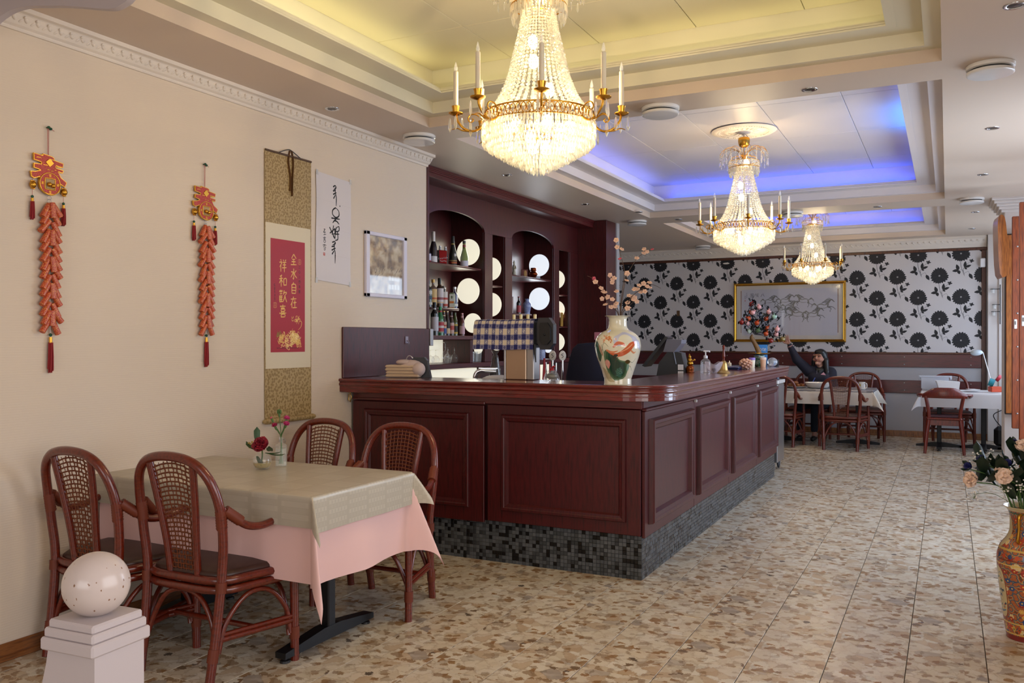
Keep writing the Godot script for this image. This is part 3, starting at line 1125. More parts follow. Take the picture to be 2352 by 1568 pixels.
func make_back_bar() -> void:
	var o := thing("back_bar_cabinet", "mahogany back bar with two arched bays, shelves and round backlit discs", "cabinet")
	var xf := -4.2
	var xb := -4.59
	var yb := 2.54
	var box := func(called: String, x0: float, x1: float, y0: float, y1: float, z0: float, z1: float, m: Material, bev := 0.003) -> MeshInstance3D:
		return part(called, Mb.new().box(W((x0 + x1) / 2, (y0 + y1) / 2, (z0 + z1) / 2), Vector3(x1 - x0, y1 - y0, z1 - z0), bev), m, o)
	# cornice under the ceiling
	var prof := PackedVector2Array(V([0, -0.003, 0.235, -0.003, 0.235, -0.012, 0.228, -0.016, 0.228, -0.024, 0.222, -0.028, 0.222, -0.036, 0.216, -0.04, 0.216, -0.05, 0.21, -0.054, 0.21, -0.088, 0.204, -0.092, 0, -0.092]))
	part("cornice", Mb.new().prism(prof, 4.15, T(W(xf, CE, 8.08))), M.mahogany_z, o)
	# fascia with two arches, one board per bay
	for bay in [[6.0, 7.78, 6.612, 7.695], [7.78, 10.16, 8.313, 9.42]]:
		var p := PackedVector2Array()
		var c: float = (bay[2] + bay[3]) / 2
		var hw: float = (bay[3] - bay[2]) / 2
		p.append(Vector2(bay[0], yb))
		for k in 25:
			var a := PI - PI * k / 24.0
			var arc := sin(a) * 0.13 + (0.0 if k == 0 or k == 24 else 0.006)
			p.append(Vector2(c + cos(a) * hw, yb + arc))
		p.append_array(PackedVector2Array([Vector2(bay[1], yb), Vector2(bay[1], 2.87), Vector2(bay[0], 2.87)]))
		part("fascia_board", Mb.new().prism(p, 0.022, Transform3D(Basis(Vector3.UP, PI / 2), W(xf - 0.011, 0, 0))), M.mahogany, o)
	box.call("back_board", xb - 0.02, xb, 0.0, 2.9, 5.99, 10.16, M.mahogany_dark)
	box.call("top_board", xb, xf - 0.02, 2.87, 2.89, 5.99, 10.16, M.mahogany_dark)
	# the lit boxes between the bays
	for q in [[5.99, 6.612], [7.695, 7.864], [8.149, 8.313], [9.42, 9.575], [9.898, 10.16]]:
		box.call("divider", xb, xf - 0.014, 1.226, 2.87, q[0], q[1], M.mahogany_dark)
		box.call("pilaster", xf - 0.014, xf + 0.004, 1.226, yb, q[0] + 0.001, q[1] - 0.001, M.mahogany)
	disc_at(o, -4.39, 2.348, 7.692, 0.134, M.disc, 0.12)
	disc_at(o, -4.39, 1.949, 7.692, 0.132, M.disc, 0.12)
	disc_at(o, -4.336, 1.621, 7.692, 0.1, M.disc, 0.06)
	disc_at(o, -4.272, 1.357, 7.692, 0.05, M.disc, 0.0)
	disc_at(o, -4.37, 2.208, 8.146, 0.124, M.disc, 0.1)
	disc_at(o, -4.37, 1.826, 8.146, 0.128, M.disc, 0.1)
	disc_at(o, -4.3, 1.405, 8.146, 0.07, M.disc, 0.0)
	disc_at(o, -4.394, 2.347, 9.417, 0.132, M.disc_cool, 0.16)
	disc_at(o, -4.391, 1.943, 9.417, 0.135, M.disc_cool, 0.16)
	disc_at(o, -4.274, 1.341, 9.417, 0.047, M.disc_cool, 0.03)
	disc_at(o, -4.38, 2.205, 9.895, 0.117, M.disc, 0.1)
	disc_at(o, -4.38, 1.826, 9.895, 0.116, M.disc, 0.1)
	disc_at(o, -4.38, 1.424, 9.895, 0.115, M.disc, 0.06)
	# shelves
	box.call("shelf", xb, xf - 0.018, 2.15, 2.168, 6.613, 7.66, M.mahogany_z, 0.006)
	box.call("shelf", xb, -4.3, 1.735, 1.757, 6.613, 7.36, M.mahogany_z, 0.006)
	box.call("shelf", xb, -4.15, 1.45, 1.49, 6.3, 7.385, M.mahogany_z, 0.004)
	box.call("shelf", xb, xf - 0.02, 2.003, 2.02, 7.865, 8.13, M.mahogany_z, 0.004)
	box.call("shelf", xb, xf - 0.02, 2.142, 2.16, 8.314, 9.39, M.mahogany_z, 0.006)
	box.call("shelf", xb, xf - 0.02, 1.72, 1.74, 8.314, 8.86, M.mahogany_z, 0.006)
	box.call("shelf", xb, xf - 0.02, 1.99, 2.005, 9.576, 9.89, M.mahogany_z, 0.004)
	box.call("shelf", xb, xf - 0.02, 1.6, 1.615, 9.576, 9.89, M.mahogany_z, 0.004)
	# lower cabinet: ledge, lit panels
	box.call("ledge", xb, -4.13, 1.18, 1.226, 5.99, 10.16, M.mahogany_z, 0.004)
	box.call("upright", xb, -4.16, 1.226, 1.45, 7.33, 7.385, M.mahogany)
	box.call("lower_front", xb, -4.17, 0.0, 1.18, 7.55, 10.16, M.mahogany_dark)
	box.call("lower_front", xb, -4.17, 0.0, 0.9, 5.99, 7.55, M.mahogany_dark)
	var lit := glow(Color("efe9d2"), 0.72)
	box.call("light_panel", xb, -4.47, 1.227, 1.45, 6.3, 7.33, lit)
	box.call("light_panel", xb, -4.2, 0.9, 1.172, 6.0, 7.535, lit)
	box.call("light_panel", -4.18, -4.165, 0.93, 1.165, 8.4, 9.245, lit)
	var sock := box.call("socket_plate", -4.169, -4.158, 1.09, 1.15, 7.84, 7.97, M.white, 0.003) as MeshInstance3D
	for k in 3:
		part("socket", Mb.new().lathe(V([0.0, 0.004, 0.012, 0.004, 0.014, 0.0]), 12, Transform3D(Basis(Vector3.BACK, -PI / 2), W(-4.159, 1.12, 7.862 + k * 0.042))), M.darkgrey, sock)
	# end pier and the board that closes the wall's end
	box.call("end_pier", xb, -3.811, 0.0, CE - 0.003, 10.165, 10.5, M.mahogany, 0.003)
	box.call("end_trim", -3.812, -3.797, 1.54, 2.87, 5.981, 6.012, M.mahogany, 0.003)
	box.call("end_return", xb, -3.815, 0.0, CE - 0.003, 5.983, 5.995, M.mahogany_dark)
	single("sticky_note", Mb.new().box(Vector3(0, 0, 0), Vector3(0.085, 0.095, 0.004), 0.001).box(Vector3(0.004, 0.004, 0.003), Vector3(0.08, 0.09, 0.003), 0.001), mat(Color("d98a97"), 0.7), "pink note pad stuck on the mahogany pier beside the vase", "note", W(-3.93, 1.497, 10.16))

func mirror(pts: Array, s: float) -> Array:
	var o := []
	for p in pts:
		o.append(Vector3(p.x * s, p.y, p.z))
	return o

func make_rattan_chair(label: String, at: Vector3, yaw: float) -> Node3D:
	var o := thing("rattan_armchair", label, "chair", at, yaw, "")
	var half := V3([0.205, 0, 0.2, 0.212, 0.22, 0.168, 0.222, 0.45, 0.146, 0.238, 0.62, 0.155, 0.236, 0.76, 0.175, 0.205, 0.87, 0.203, 0.13, 0.937, 0.222, 0.0, 0.957, 0.229])
	var full := half.duplicate()
	for k in range(half.size() - 2, -1, -1):
		full.append(Vector3(-half[k].x, half[k].y, half[k].z))
	part("hoop", Mb.new().tube(curve(full, 5), 0.0205, 10), M.rattan, o)
	var bind := Mb.new()
	for s: float in [-1.0, 1.0]:
		part("back_post", Mb.new().tube(curve(mirror(V3([0.128, 0.926, 0.216, 0.108, 0.75, 0.184, 0.088, 0.58, 0.158, 0.08, 0.44, 0.142]), s), 4), 0.0165, 8), M.rattan, o)
		part("arm", Mb.new().tube(curve(mirror(V3([0.238, 0.745, 0.172, 0.256, 0.705, 0.12, 0.276, 0.66, 0.06, 0.29, 0.645, -0.01, 0.298, 0.655, -0.09, 0.302, 0.667, -0.14, 0.305, 0.655, -0.185, 0.306, 0.6, -0.203, 0.307, 0.45, -0.205]), s), 4), 0.017, 9), M.rattan, o)
		part("front_leg", Mb.new().tube(curve(mirror(V3([0.307, 0.47, -0.205, 0.308, 0.2, -0.207, 0.308, 0, -0.21]), s), 3), 0.0195, 9), M.rattan, o)
		# bent braces, side stretcher
		part("brace", Mb.new().tube(curve(mirror(V3([0.216, 0.13, 0.16, 0.222, 0.24, 0.13, 0.24, 0.33, 0.06, 0.255, 0.36, -0.02, 0.275, 0.335, -0.1, 0.295, 0.24, -0.17, 0.302, 0.13, -0.185]), s), 4), 0.0115, 7), M.rattan, o)
		part("stretcher", Mb.new().tube(curve(mirror(V3([0.212, 0.185, 0.165, 0.308, 0.185, -0.2]), s), 2), 0.013, 7).tube(curve(mirror(V3([0.212, 0.205, 0.165, 0.308, 0.205, -0.2]), s), 2), 0.01, 7), M.rattan, o)
		for q in [[0.238, 0.735, 0.168, 0.235, 0.655, 0.158], [0.27, 0.68, 0.085, 0.244, 0.735, 0.15], [0.222, 0.43, 0.148, 0.221, 0.385, 0.15], [0.208, 0.1, 0.186, 0.21, 0.155, 0.177], [0.308, 0.1, -0.208, 0.308, 0.155, -0.207], [0.307, 0.445, -0.205, 0.307, 0.38, -0.205]]:
			var pts := []
			for k in 15:
				pts.append(Vector3(lerpf(q[0], q[3], k / 14.0) * s, lerpf(q[1], q[4], k / 14.0), lerpf(q[2], q[5], k / 14.0)))
			var rr := []
			for k in 15:
				rr.append(0.0245 if k % 2 else 0.0225)
			bind.tube(pts, rr, 9)
	part("binding", bind, M.binding, o)
	for z in [[0.15, 0.2, 0.155], [-0.2, 0.29, -0.2]]:
		part("brace", Mb.new().tube(curve(V3([-z[1] - 0.01, 0.12, z[0] + 0.02, -z[1] + 0.03, 0.25, z[0], -z[1] + 0.1, 0.345, z[2] - 0.01, 0.0, 0.372, z[2] - 0.015, z[1] - 0.1, 0.345, z[2] - 0.01, z[1] - 0.03, 0.25, z[0], z[1] + 0.01, 0.12, z[0] + 0.02]), 4), 0.0115, 7), M.rattan, o)
	part("stretcher", Mb.new().tube(V3([-0.255, 0.195, -0.02, 0.255, 0.195, -0.02]), 0.013, 7), M.rattan, o)
	# seat: two rings of cane and a cushion
	var outline := []
	for k in V3([-0.2, 0, 0.135, 0, 0, 0.155, 0.2, 0, 0.135, 0.25, 0, 0.0, 0.288, 0, -0.17, 0.22, 0, -0.215, 0, 0, -0.235, -0.22, 0, -0.215, -0.288, 0, -0.17, -0.25, 0, 0.0]):
		outline.append(k)
	var loop := curve(outline, 3, true)
	var fr := Mb.new()
	for y in [0.428, 0.388]:
		var l := []
		for p in loop:
			l.append(p + Vector3(0, y, 0))
		fr.tube(l, 0.0185, 7, true)
	part("seat_frame", fr, M.rattan, o)
	var rows := []
	for q in [[0.0, 0.43], [0.97, 0.432], [1.0, 0.442], [0.985, 0.455], [0.93, 0.466], [0.6, 0.474], [0.0, 0.476]]:
		var r := PackedVector3Array()
		for p in loop:
			r.append(Vector3(p.x * q[0] * 0.97, q[1], (p.z + 0.03) * q[0] * 0.97 - 0.03))
		rows.append(r)
	var up := Mb.new().grid(rows, true, false, true)
	part("seat_cushion", up, M.seat, o)
	# woven cane between the posts
	var weave := Mb.new()
	var at2 := func(u: float, v: float) -> Vector3:
		var w := lerpf(0.072, 0.115, pow(v, 0.85))
		var y := lerpf(0.452, 0.908 + 0.026 * (1.0 - u * u), v)
		return Vector3(u * w, y, lerpf(0.143, 0.212, v * v * 0.55 + v * 0.45))
	for i in 9:
		var u := -1.0 + 2.0 * (i + 0.5) / 9.0
		var l := []
		for k in 25:
			var p: Vector3 = at2.call(u, k / 24.0)
			p.z += 0.0025 * (1 if (k + i) % 2 else -1)
			l.append(p)
		weave.tube(l, 0.0034, 4, false, 0.45)
	for j in 24:
		var l := []
		for k in 10:
			var p: Vector3 = at2.call(-1.0 + 2.0 * k / 9.0, (j + 0.5) / 24.0)
			p.z += 0.0025 * (1 if (k + j) % 2 else -1)
			l.append(p)
		weave.tube(l, 0.0036, 4, false, 0.45)
	part("cane_weave", weave, M.cane, o)
	return o

# a cloth over a table top: centre, half size, drop of each side (x-, x+, z-, z+), corner flare
func cloth(hx: float, hz: float, dr: Array, n: int, rad: float, wave: float, flare: float, uvscale := 1.0, ph := 0.0) -> Mb:
	var xs := []
	var zs := []
	for q in [[hx, dr[0], dr[1], xs], [hz, dr[2], dr[3], zs]]:
		for k in n + 1:
			q[3].append(-q[0] - q[1] * (1.0 - pow(float(k) / n, 0.9)))
		for k in range(1, n):
			q[3].append(-q[0] + 2.0 * q[0] * k / n)
		for k in n + 1:
			q[3].append(q[0] + q[2] * pow(float(k) / n, 1.1))
	var rows := []
	var uvs := []
	for z in zs:
		var r := PackedVector3Array()
		for x in xs:
			var ex: float = maxf(absf(x) - hx, 0.0)
			var ez: float = maxf(absf(z) - hz, 0.0)
			var sx := signf(x)
			var sz := signf(z)
			var p := Vector3(clampf(x, -hx, hx), 0, clampf(z, -hz, hz))
			var rho := sqrt(ex * ex + ez * ez)
			if rho > 0.0:
				var th := atan2(ez, ex)
				var fold := sin(2.0 * th)
				var drop := rho
				# round over the edge, then hang
				var bend := minf(rho, rad * 1.2)
				var outw := rad * 0.6 * (1.0 - exp(-bend / rad * 2.0)) 
				var out := Vector2(cos(th), sin(th)).lerp(Vector2(1, 1).normalized(), 0.2 * fold)
				var y := -maxf(rho - rad * 0.25, rho * 0.6)
				var along: float = p.z if ez == 0.0 else p.x
				var wv := wave * rho * sin(along * 9.0 + ph + sx * 1.3 + sz * 0.7) if fold == 0.0 else 0.0
				var fl := flare * rho * fold
				p.x += sx * (out.x * outw + out.x * wv + fl * 0.75)
				p.z += sz * (out.y * outw + out.y * wv + fl * 0.6)
				p.y = y * (1.0 - 0.1 * fold) - 0.0
				# the corner pleat swings to one side
				p.x += sx * 0.16 * rho * sin(4.0 * th) * fold * flare
			r.append(p)
		rows.append(r)
	var b := Mb.new().grid(rows, false, false, false, Vector2.ZERO, Vector2(uvscale, uvscale))
	var back := Mb.new().grid(rows, false, false, true, Vector2.ZERO, Vector2(uvscale, uvscale))
	for i in back.v.size():
		back.v[i] -= b.n[i] * 0.0012 * (1.0 if b.n[i].y > -2.0 else 1.0)
	b.add(back)
	return b

func t_table(label: String, at: Vector3, yaw: float, hx: float, hz: float, h: float, cross: bool) -> Node3D:
	var o := thing("dining_table", label, "table", at, yaw)
	part("tabletop", Mb.new().box(Vector3(0, h - 0.016, 0), Vector3(hx * 2 - 0.01, 0.03, hz * 2 - 0.01), 0.004), M.chairwood, o)
	for s: float in [-1.0, 1.0]:
		var x: float = s * (hx - 0.2)
		part("column", Mb.new().box(Vector3(x, (h - 0.03) / 2 + 0.03, 0), Vector3(0.055, h - 0.09, 0.055), 0.006), M.black_metal, o)
		part("top_bracket", Mb.new().box(Vector3(x, h - 0.045, 0), Vector3(0.06, 0.025, hz * 1.5), 0.004), M.black_metal, o)
		var ft := part("foot", Mb.new().prism(PackedVector2Array(V([-0.33, 0.025, 0.33, 0.025, 0.33, 0.052, 0.06, 0.085, -0.06, 0.085, -0.33, 0.052])), 0.06, T(Vector3(x, 0, 0), PI / 2)), M.black_metal, o)
		if cross:
			part("foot", Mb.new().prism(PackedVector2Array(V([-0.28, 0.025, 0.28, 0.025, 0.28, 0.05, 0.06, 0.085, -0.06, 0.085, -0.28, 0.05])), 0.06, T(Vector3(x, 0, 0))), M.black_metal, o)
		for k in [-1, 1]:
			part("glide", Mb.new().lathe(V([0, 0.026, 0.008, 0.026, 0.008, 0.012, 0.022, 0.01, 0.024, 0.0, 0, 0]), 10, T(Vector3(x, 0, k * 0.3))), M.black, ft)
	return o

func make_dining_near() -> void:
	var ga := "rattan armchairs round the dining tables"
	var a := make_rattan_chair("rattan armchair in front of the near table, back to the viewer, with brown seat", W(-2.95, 0, 2.835), 0.0)
	a.set_meta("group", ga)
	dup(a, W(-3.478, 0, 2.76), -0.03, "rattan armchair against the left wall, behind the white ball post", ga)
	dup(a, W(-2.79, 0, 3.925), PI + 0.02, "rattan armchair facing forward beside the panelled counter front", ga)
	dup(a, W(-3.365, 0, 3.935), PI - 0.02, "rattan armchair beneath the hanging scroll, between table and wall", ga)
	dup(a, W(-1.25, 0, 12.18), 0.0, "rattan armchair with its back to the viewer at the seated woman's table", ga)
	dup(a, W(-2.075, 0, 12.26), 0.05, "rattan armchair half hidden behind the steel cart", ga)
	dup(a, W(-1.11, 0, 13.53), PI, "empty rattan armchair to the right of the seated woman", ga)
	dup(a, W(-1.84, 0, 13.53), PI, "rattan armchair the woman sits on", ga)
	dup(a, W(0.02, 0, 13.58), PI, "rattan armchair behind the table with the plastic boxes", ga)
	var hx := 0.665
	var hz := 0.36
	var tc := W(-3.125, 0, 3.3)
	t_table("table by the left wall with black metal feet under pink and silver cloths", tc, 0.0, hx, hz, 0.768, false)
	# pink cloth below, patterned silver oilcloth above
	var pink := mat(Color("e7bfba"), 0.75, 0.0, {"rim_enabled": true, "rim": 0.3, "backlight_enabled": true, "backlight": Color(0.12, 0.08, 0.07)})
	var pc := cloth(hx + 0.004, hz + 0.004, [0.004, 0.40, 0.36, 0.38], 12, 0.012, 0.06, 0.36, 1.0, 0.4)
	single("pink_tablecloth", pc, pink, "pale pink tablecloth hanging in folds below the silver cloth", "tablecloth", tc + Vector3(0, 0.771, 0))
	var sw := tex(oilcloth())
	var silver := mat(Color("cfc8bb"), 0.35, 0.1, {"albedo_texture": sw, "uv1_scale": Vector3(6, 4, 1), "roughness_texture": null})
	var sc := cloth(hx + 0.026, hz + 0.026, [0.01, 0.165, 0.09, 0.14], 12, 0.014, 0.02, 0.62, 1.0, 2.0)
	single("silver_tablecloth", sc, silver, "silver grey checked oilcloth on top of the pink cloth", "tablecloth", tc + Vector3(0, 0.777, 0))

func oilcloth() -> Image:
	var im := blank(256, 256, Color("dcd8d0"))
	for y in 4:
		for x in 4:
			var k := Color("e9e6df") if (x + y) % 2 else Color("dedad2")
			im.fill_rect(Rect2i(x * 64 + 4, y * 64 + 4, 56, 56), k)
			for j in 5:
				im.fill_rect(Rect2i(x * 64 + 10, y * 64 + 10 + j * 10, 44, 3), k.darkened(0.06) if (x + y) % 2 else k.lightened(0.15))
	return im

func make_dining_far() -> void:
	# the woman's table
	var tc := W(-1.6, 0, 12.7)
	t_table("table where the woman sits, under a grey checked cloth", tc, 0.0, 0.7, 0.37, 0.768, true)
	var im := blank(256, 256, Color("b9b7ba"))
	for y in 16:
		for x in 16:
			if (x + y) % 2:
				im.fill_rect(Rect2i(x * 16, y * 16, 16, 16), Color("77757a") if (x / 4 + y / 4) % 2 else Color("d2d0d2"))
	var grey := mat(Color("c8c6c8"), 0.35, 0.2, {"albedo_texture": tex(im), "uv1_scale": Vector3(5, 3, 1)})
	single("white_tablecloth", cloth(0.705, 0.375, [0.22, 0.22, 0.2, 0.2], 8, 0.03, 0.04, 0.6), M.paper, "white cloth below the grey cloth on the woman's table", "tablecloth", tc + Vector3(0, 0.771, 0))
	single("grey_tablecloth", cloth(0.712, 0.382, [0.14, 0.14, 0.15, 0.15], 8, 0.014, 0.03, 0.5), grey, "grey checked oilcloth on the woman's table", "tablecloth", tc + Vector3(0, 0.778, 0))
	var pl := thing("serving_plate", "white plate heaped with brown dumplings in front of the seated woman", "plate", W(-1.9, 0.781, 12.55))
	part("plate", Mb.new().lathe(smooth(V([0, 0.004, 0.08, 0.004, 0.1, 0.01, 0.15, 0.024, 0.153, 0.02, 0.1, 0.002, 0.09, 0, 0, 0]), 2), 24), M.white_gloss, pl)
	var food := mat(Color("7a4416"), 0.35)
	for k in 9:
		var a := k * 2.4
		part("dumpling", Mb.new().ball(Vector3(cos(a) * 0.02 * sqrt(k * 4.0), 0.036 + 0.03 * (1 if k < 3 else 0), sin(a) * 0.018 * sqrt(k * 4.0)), Vector3(0.03, 0.026, 0.028), 8, 6), food, pl)
	var tr := thing("serving_dish", "deep white dish with red pattern and spoon before the woman", "dish", W(-1.6, 0.781, 12.55))
	part("bowl", Mb.new().lathe(smooth(V([0, 0.012, 0.07, 0.012, 0.13, 0.03, 0.165, 0.075, 0.175, 0.08, 0.172, 0.07, 0.14, 0.02, 0.1, 0, 0, 0]), 2), 24, T(Vector3.ZERO), 0.6, 0.8), M.white_gloss, tr)
	var bd := Mb.new()
	for k in 14:
		var a := TAU * k / 14
		if k % 2:
			bd.box(Vector3.ZERO, Vector3(0.03, 0.014, 0.004), 0.001, Transform3D(Basis(Vector3.UP, PI / 2 - a), Vector3(0.148 * cos(a), 0.045, 0.119 * sin(a))))
	part("red_band", bd, mat(Color("a8583c"), 0.4), tr)
	part("spoon", Mb.new().tube(V3([0.06, 0.05, 0.02, 0.11, 0.1, 0.03, 0.15, 0.13, 0.035]), 0.009, 6, false, 0.5), M.white_gloss, tr)
	var mg := thing("mug", "white mug with yellow print at the right end of the woman's table", "mug", W(-1.03, 0.781, 12.5), -0.6)
	part("cup", Mb.new().lathe(V([0, 0.006, 0.036, 0.006, 0.039, 0.1, 0.043, 0.1, 0.043, 0.004, 0.038, 0, 0, 0]), 20), M.white_gloss, mg)
	part("handle", Mb.new().tube(curve(V3([0.04, 0.082, 0, 0.07, 0.085, 0, 0.078, 0.055, 0, 0.07, 0.025, 0, 0.04, 0.02, 0]), 4), 0.007, 6), M.white_gloss, mg)
	part("print", Mb.new().ball(Vector3(0, 0.06, 0.040), Vector3(0.014, 0.018, 0.005), 8, 6).ball(Vector3(-0.024, 0.045, 0.033), Vector3(0.01, 0.012, 0.005), 8, 6), mat(Color("c9a326"), 0.4), mg, "yellow print")
	# right-hand table
	var tr2 := W(0.16, 0, 12.85)
	t_table("table at the far right under a white cloth with boxes", tr2, 0.0, 0.46, 0.37, 0.768, true)
	single("white_tablecloth", cloth(0.468, 0.378, [0.2, 0.2, 0.21, 0.2], 8, 0.02, 0.05, 0.5, 1.0, 1.0), mat(Color("cfcbcb"), 0.45), "white damask cloth on the far right table", "tablecloth", tr2 + Vector3(0, 0.772, 0))
	t_table("table beside the right wall, mostly behind the white pier", W(0.86, 0, 12.85), 0.0, 0.2, 0.37, 0.76, true)
	# wooden armchair before it
	var w := thing("wooden_armchair", "red-brown wooden armchair with curved rail, before the far right table", "chair", W(-0.036, 0, 12.42))
	for s: float in [-1.0, 1.0]:
		part("rear_leg", Mb.new().tube(curve(V3([s * 0.222, 0, 0.22, s * 0.2, 0.25, 0.19, s * 0.175, 0.45, 0.17, s * 0.19, 0.6, 0.185, s * 0.215, 0.735, 0.2]), 3), [0.022, 0.024, 0.025, 0.026, 0.027, 0.026, 0.025, 0.025, 0.026, 0.026, 0.026, 0.026, 0.026], 6, false, 0.8), M.chairwood, w)
		part("front_leg", Mb.new().tube(curve(V3([s * 0.225, 0, -0.22, s * 0.2, 0.43, -0.19]), 3), 0.021, 6), M.chairwood, w)
		part("arm", Mb.new().tube(curve(V3([s * 0.2, 0.745, 0.2, s * 0.29, 0.75, 0.14, s * 0.31, 0.735, 0.02, s * 0.27, 0.7, -0.08]), 3), 0.018, 6, false, 1.0), M.chairwood, w)
	var rail := []
	for q in [[0.70, 0.0], [0.7, 0.028], [0.74, 0.034], [0.775, 0.03], [0.83, 0.026], [0.835, 0.0], [0.83, -0.0], [0.7, -0.004]]:
		var r := PackedVector3Array()
		for k in 17:
			var u := -1.0 + k / 8.0
			var wd := 0.2 if q[0] > 0.8 else 0.26
			var drop: float = (q[0] - 0.7) * (1.0 - pow(absf(u), 4.0) * 0.4) + 0.7
			r.append(Vector3(u * wd, drop + 0.01, 0.235 - 0.07 * u * u + q[1] * 0.8))
		rail.append(r)
	part("back_rail", Mb.new().grid(rail, false, true), M.chairwood, w)
	part("seat", Mb.new().box(Vector3(0, 0.445, 0.0), Vector3(0.4, 0.03, 0.4), 0.012), M.chairwood, w)
	part("seat_pad", Mb.new().box(Vector3(0, 0.468, -0.01), Vector3(0.38, 0.022, 0.37), 0.01), mat(Color("4a2a30"), 0.5), w)
	part("apron", Mb.new().box(Vector3(0, 0.395, 0.17), Vector3(0.34, 0.07, 0.02), 0.003), M.chairwood, w)
	# boxes, bottle and lamp on the table
	var pb := thing("plastic_box", "translucent plastic storage box on the far right table", "box", W(-0.15, 0.79, 12.9))
	var clear := mat(Color(0.86, 0.88, 0.92, 0.45), 0.22, 0.0, {"transparency": 1, "roughness": 0.3})
	part("tub", Mb.new().box(Vector3(0, 0.006, 0), Vector3(0.32, 0.01, 0.22), 0.003).box(Vector3(0, 0.085, 0.11), Vector3(0.33, 0.15, 0.006)).box(Vector3(0, 0.085, -0.11), Vector3(0.33, 0.15, 0.006)).box(Vector3(0.163, 0.085, 0), Vector3(0.006, 0.15, 0.22)).box(Vector3(-0.163, 0.085, 0), Vector3(0.006, 0.15, 0.22)), clear, pb)
	part("lid", Mb.new().box(Vector3(0, 0.168, 0), Vector3(0.37, 0.02, 0.25), 0.006).box(Vector3(0.19, 0.155, 0), Vector3(0.02, 0.05, 0.1), 0.004).box(Vector3(-0.19, 0.155, 0), Vector3(0.02, 0.05, 0.1), 0.004), clear, pb)
	single("paper_carton", Mb.new().prism(PackedVector2Array(V([-0.1, 0, 0.12, 0, 0.135, 0.12, 0.06, 0.125, -0.14, 0.13])), 0.2), M.white, "white folded paper carton in front of the plastic box", "carton", W(0.0, 0.785, 12.62), 0.1)
	var lm := thing("desk_lamp", "white adjustable desk lamp standing on the far right table", "lamp", W(0.52, 0.785, 12.95))
	part("arm", Mb.new().tube(V3([0.0, 0.0, 0, -0.02, 0.16, 0, -0.105, 0.5, 0]), 0.006, 6), M.white, lm)
	part("clamp", Mb.new().box(Vector3(0, 0.01, 0), Vector3(0.06, 0.03, 0.06), 0.006), M.white, lm)
	part("shade", Mb.new().ball(Vector3.ZERO, Vector3(0.075, 0.04, 0.055), 14, 8, T(Vector3(-0.18, 0.495, 0.02), 0, 0, 0.1)), mat(Color("b9c4cc"), 0.25), lm)
	var gs := Mb.new().box(Vector3(0, 0.035, 0), Vector3(0.14, 0.07, 0.12), 0.008)
	single("orange_pouch", gs, mat(Color("c4451e"), 0.5), "orange and black pouch lying at the right end of the far table", "pouch", W(0.545, 0.785, 12.6), 0.3)
	var yb := thing("yarn_bag", "teal and red tape rolls piled above the orange pouch", "roll", W(0.53, 0.86, 12.62))
	part("roll", Mb.new().lathe(V([0.018, -0.03, 0.05, -0.03, 0.05, 0.03, 0.018, 0.03, 0.018, -0.03]), 16, T(Vector3(-0.03, 0.045, 0.03), 0, 0, 1.2)), mat(Color("1d7f8c"), 0.4), yb, "teal roll")
	part("roll", Mb.new().lathe(V([0.018, -0.02, 0.045, -0.02, 0.045, 0.02, 0.018, 0.02, 0.018, -0.02]), 16, T(Vector3(0.05, 0.1, 0.02), 0, 0, 0.9)), mat(Color("b52a3a"), 0.4), yb, "red roll")
	var pp := Mb.new()
	for k in 5:
		pp.box(Vector3(0.05 * k - 0.1, 0.003 + 0.004 * k, 0.02 * sin(k * 2.0)), Vector3(0.16, 0.003, 0.11), 0.001, T(Vector3.ZERO, k * 0.5))
	single("paper_pile", pp, M.white, "loose white papers on the far right table beside the lamp", "papers", W(0.32, 0.784, 12.7))
	# steel cart against the counter's end
	var c := thing("steel_cart", "narrow stainless steel cart on casters at the counter's far end", "cart", W(-1.74, 0, 9.72))
	part("cabinet", Mb.new().box(Vector3(-0.12, 0.53, -0.22), Vector3(0.4, 0.86, 0.42), 0.008), M.steel, c)
	part("top_tray", Mb.new().box(Vector3(-0.12, 0.985, -0.22), Vector3(0.42, 0.04, 0.44), 0.006), M.white_gloss, c)
	for k in [[0.03, -0.05], [-0.27, -0.05], [0.03, -0.39], [-0.27, -0.39]]:
		var ca := part("caster", Mb.new().box(Vector3(k[0], 0.085, k[1]), Vector3(0.035, 0.035, 0.04), 0.004).box(Vector3(k[0] - 0.016, 0.06, k[1] + 0.015), Vector3(0.004, 0.06, 0.035), 0.001).box(Vector3(k[0] + 0.016, 0.06, k[1] + 0.015), Vector3(0.004, 0.06, 0.035), 0.001), M.steel, c)
		part("wheel", Mb.new().lathe(V([0.0, -0.012, 0.03, -0.012, 0.038, -0.008, 0.04, 0, 0.038, 0.008, 0.03, 0.012, 0, 0.012]), 16, Transform3D(Basis(Vector3.BACK, PI / 2), Vector3(k[0], 0.041, k[1] + 0.02))), M.darkgrey, ca)
	for k in 3:
		single("sauce_jar", Mb.new().lathe(V([0, 0, 0.024, 0, 0.026, 0.01, 0.026, 0.07, 0.02, 0.078, 0.02, 0.09, 0, 0.09]), 12), [mat(Color("7a1712"), 0.2), mat(Color("7a1712"), 0.2), mat(Color("23304a"), 0.2)][k], ["small red glass jar on the steel cart, nearer the counter", "small red glass jar on the steel cart, in the middle", "small dark blue glass jar on the steel cart's outer side"][k], "jar", W(-1.83 + k * 0.07, 1.0055, 9.86))

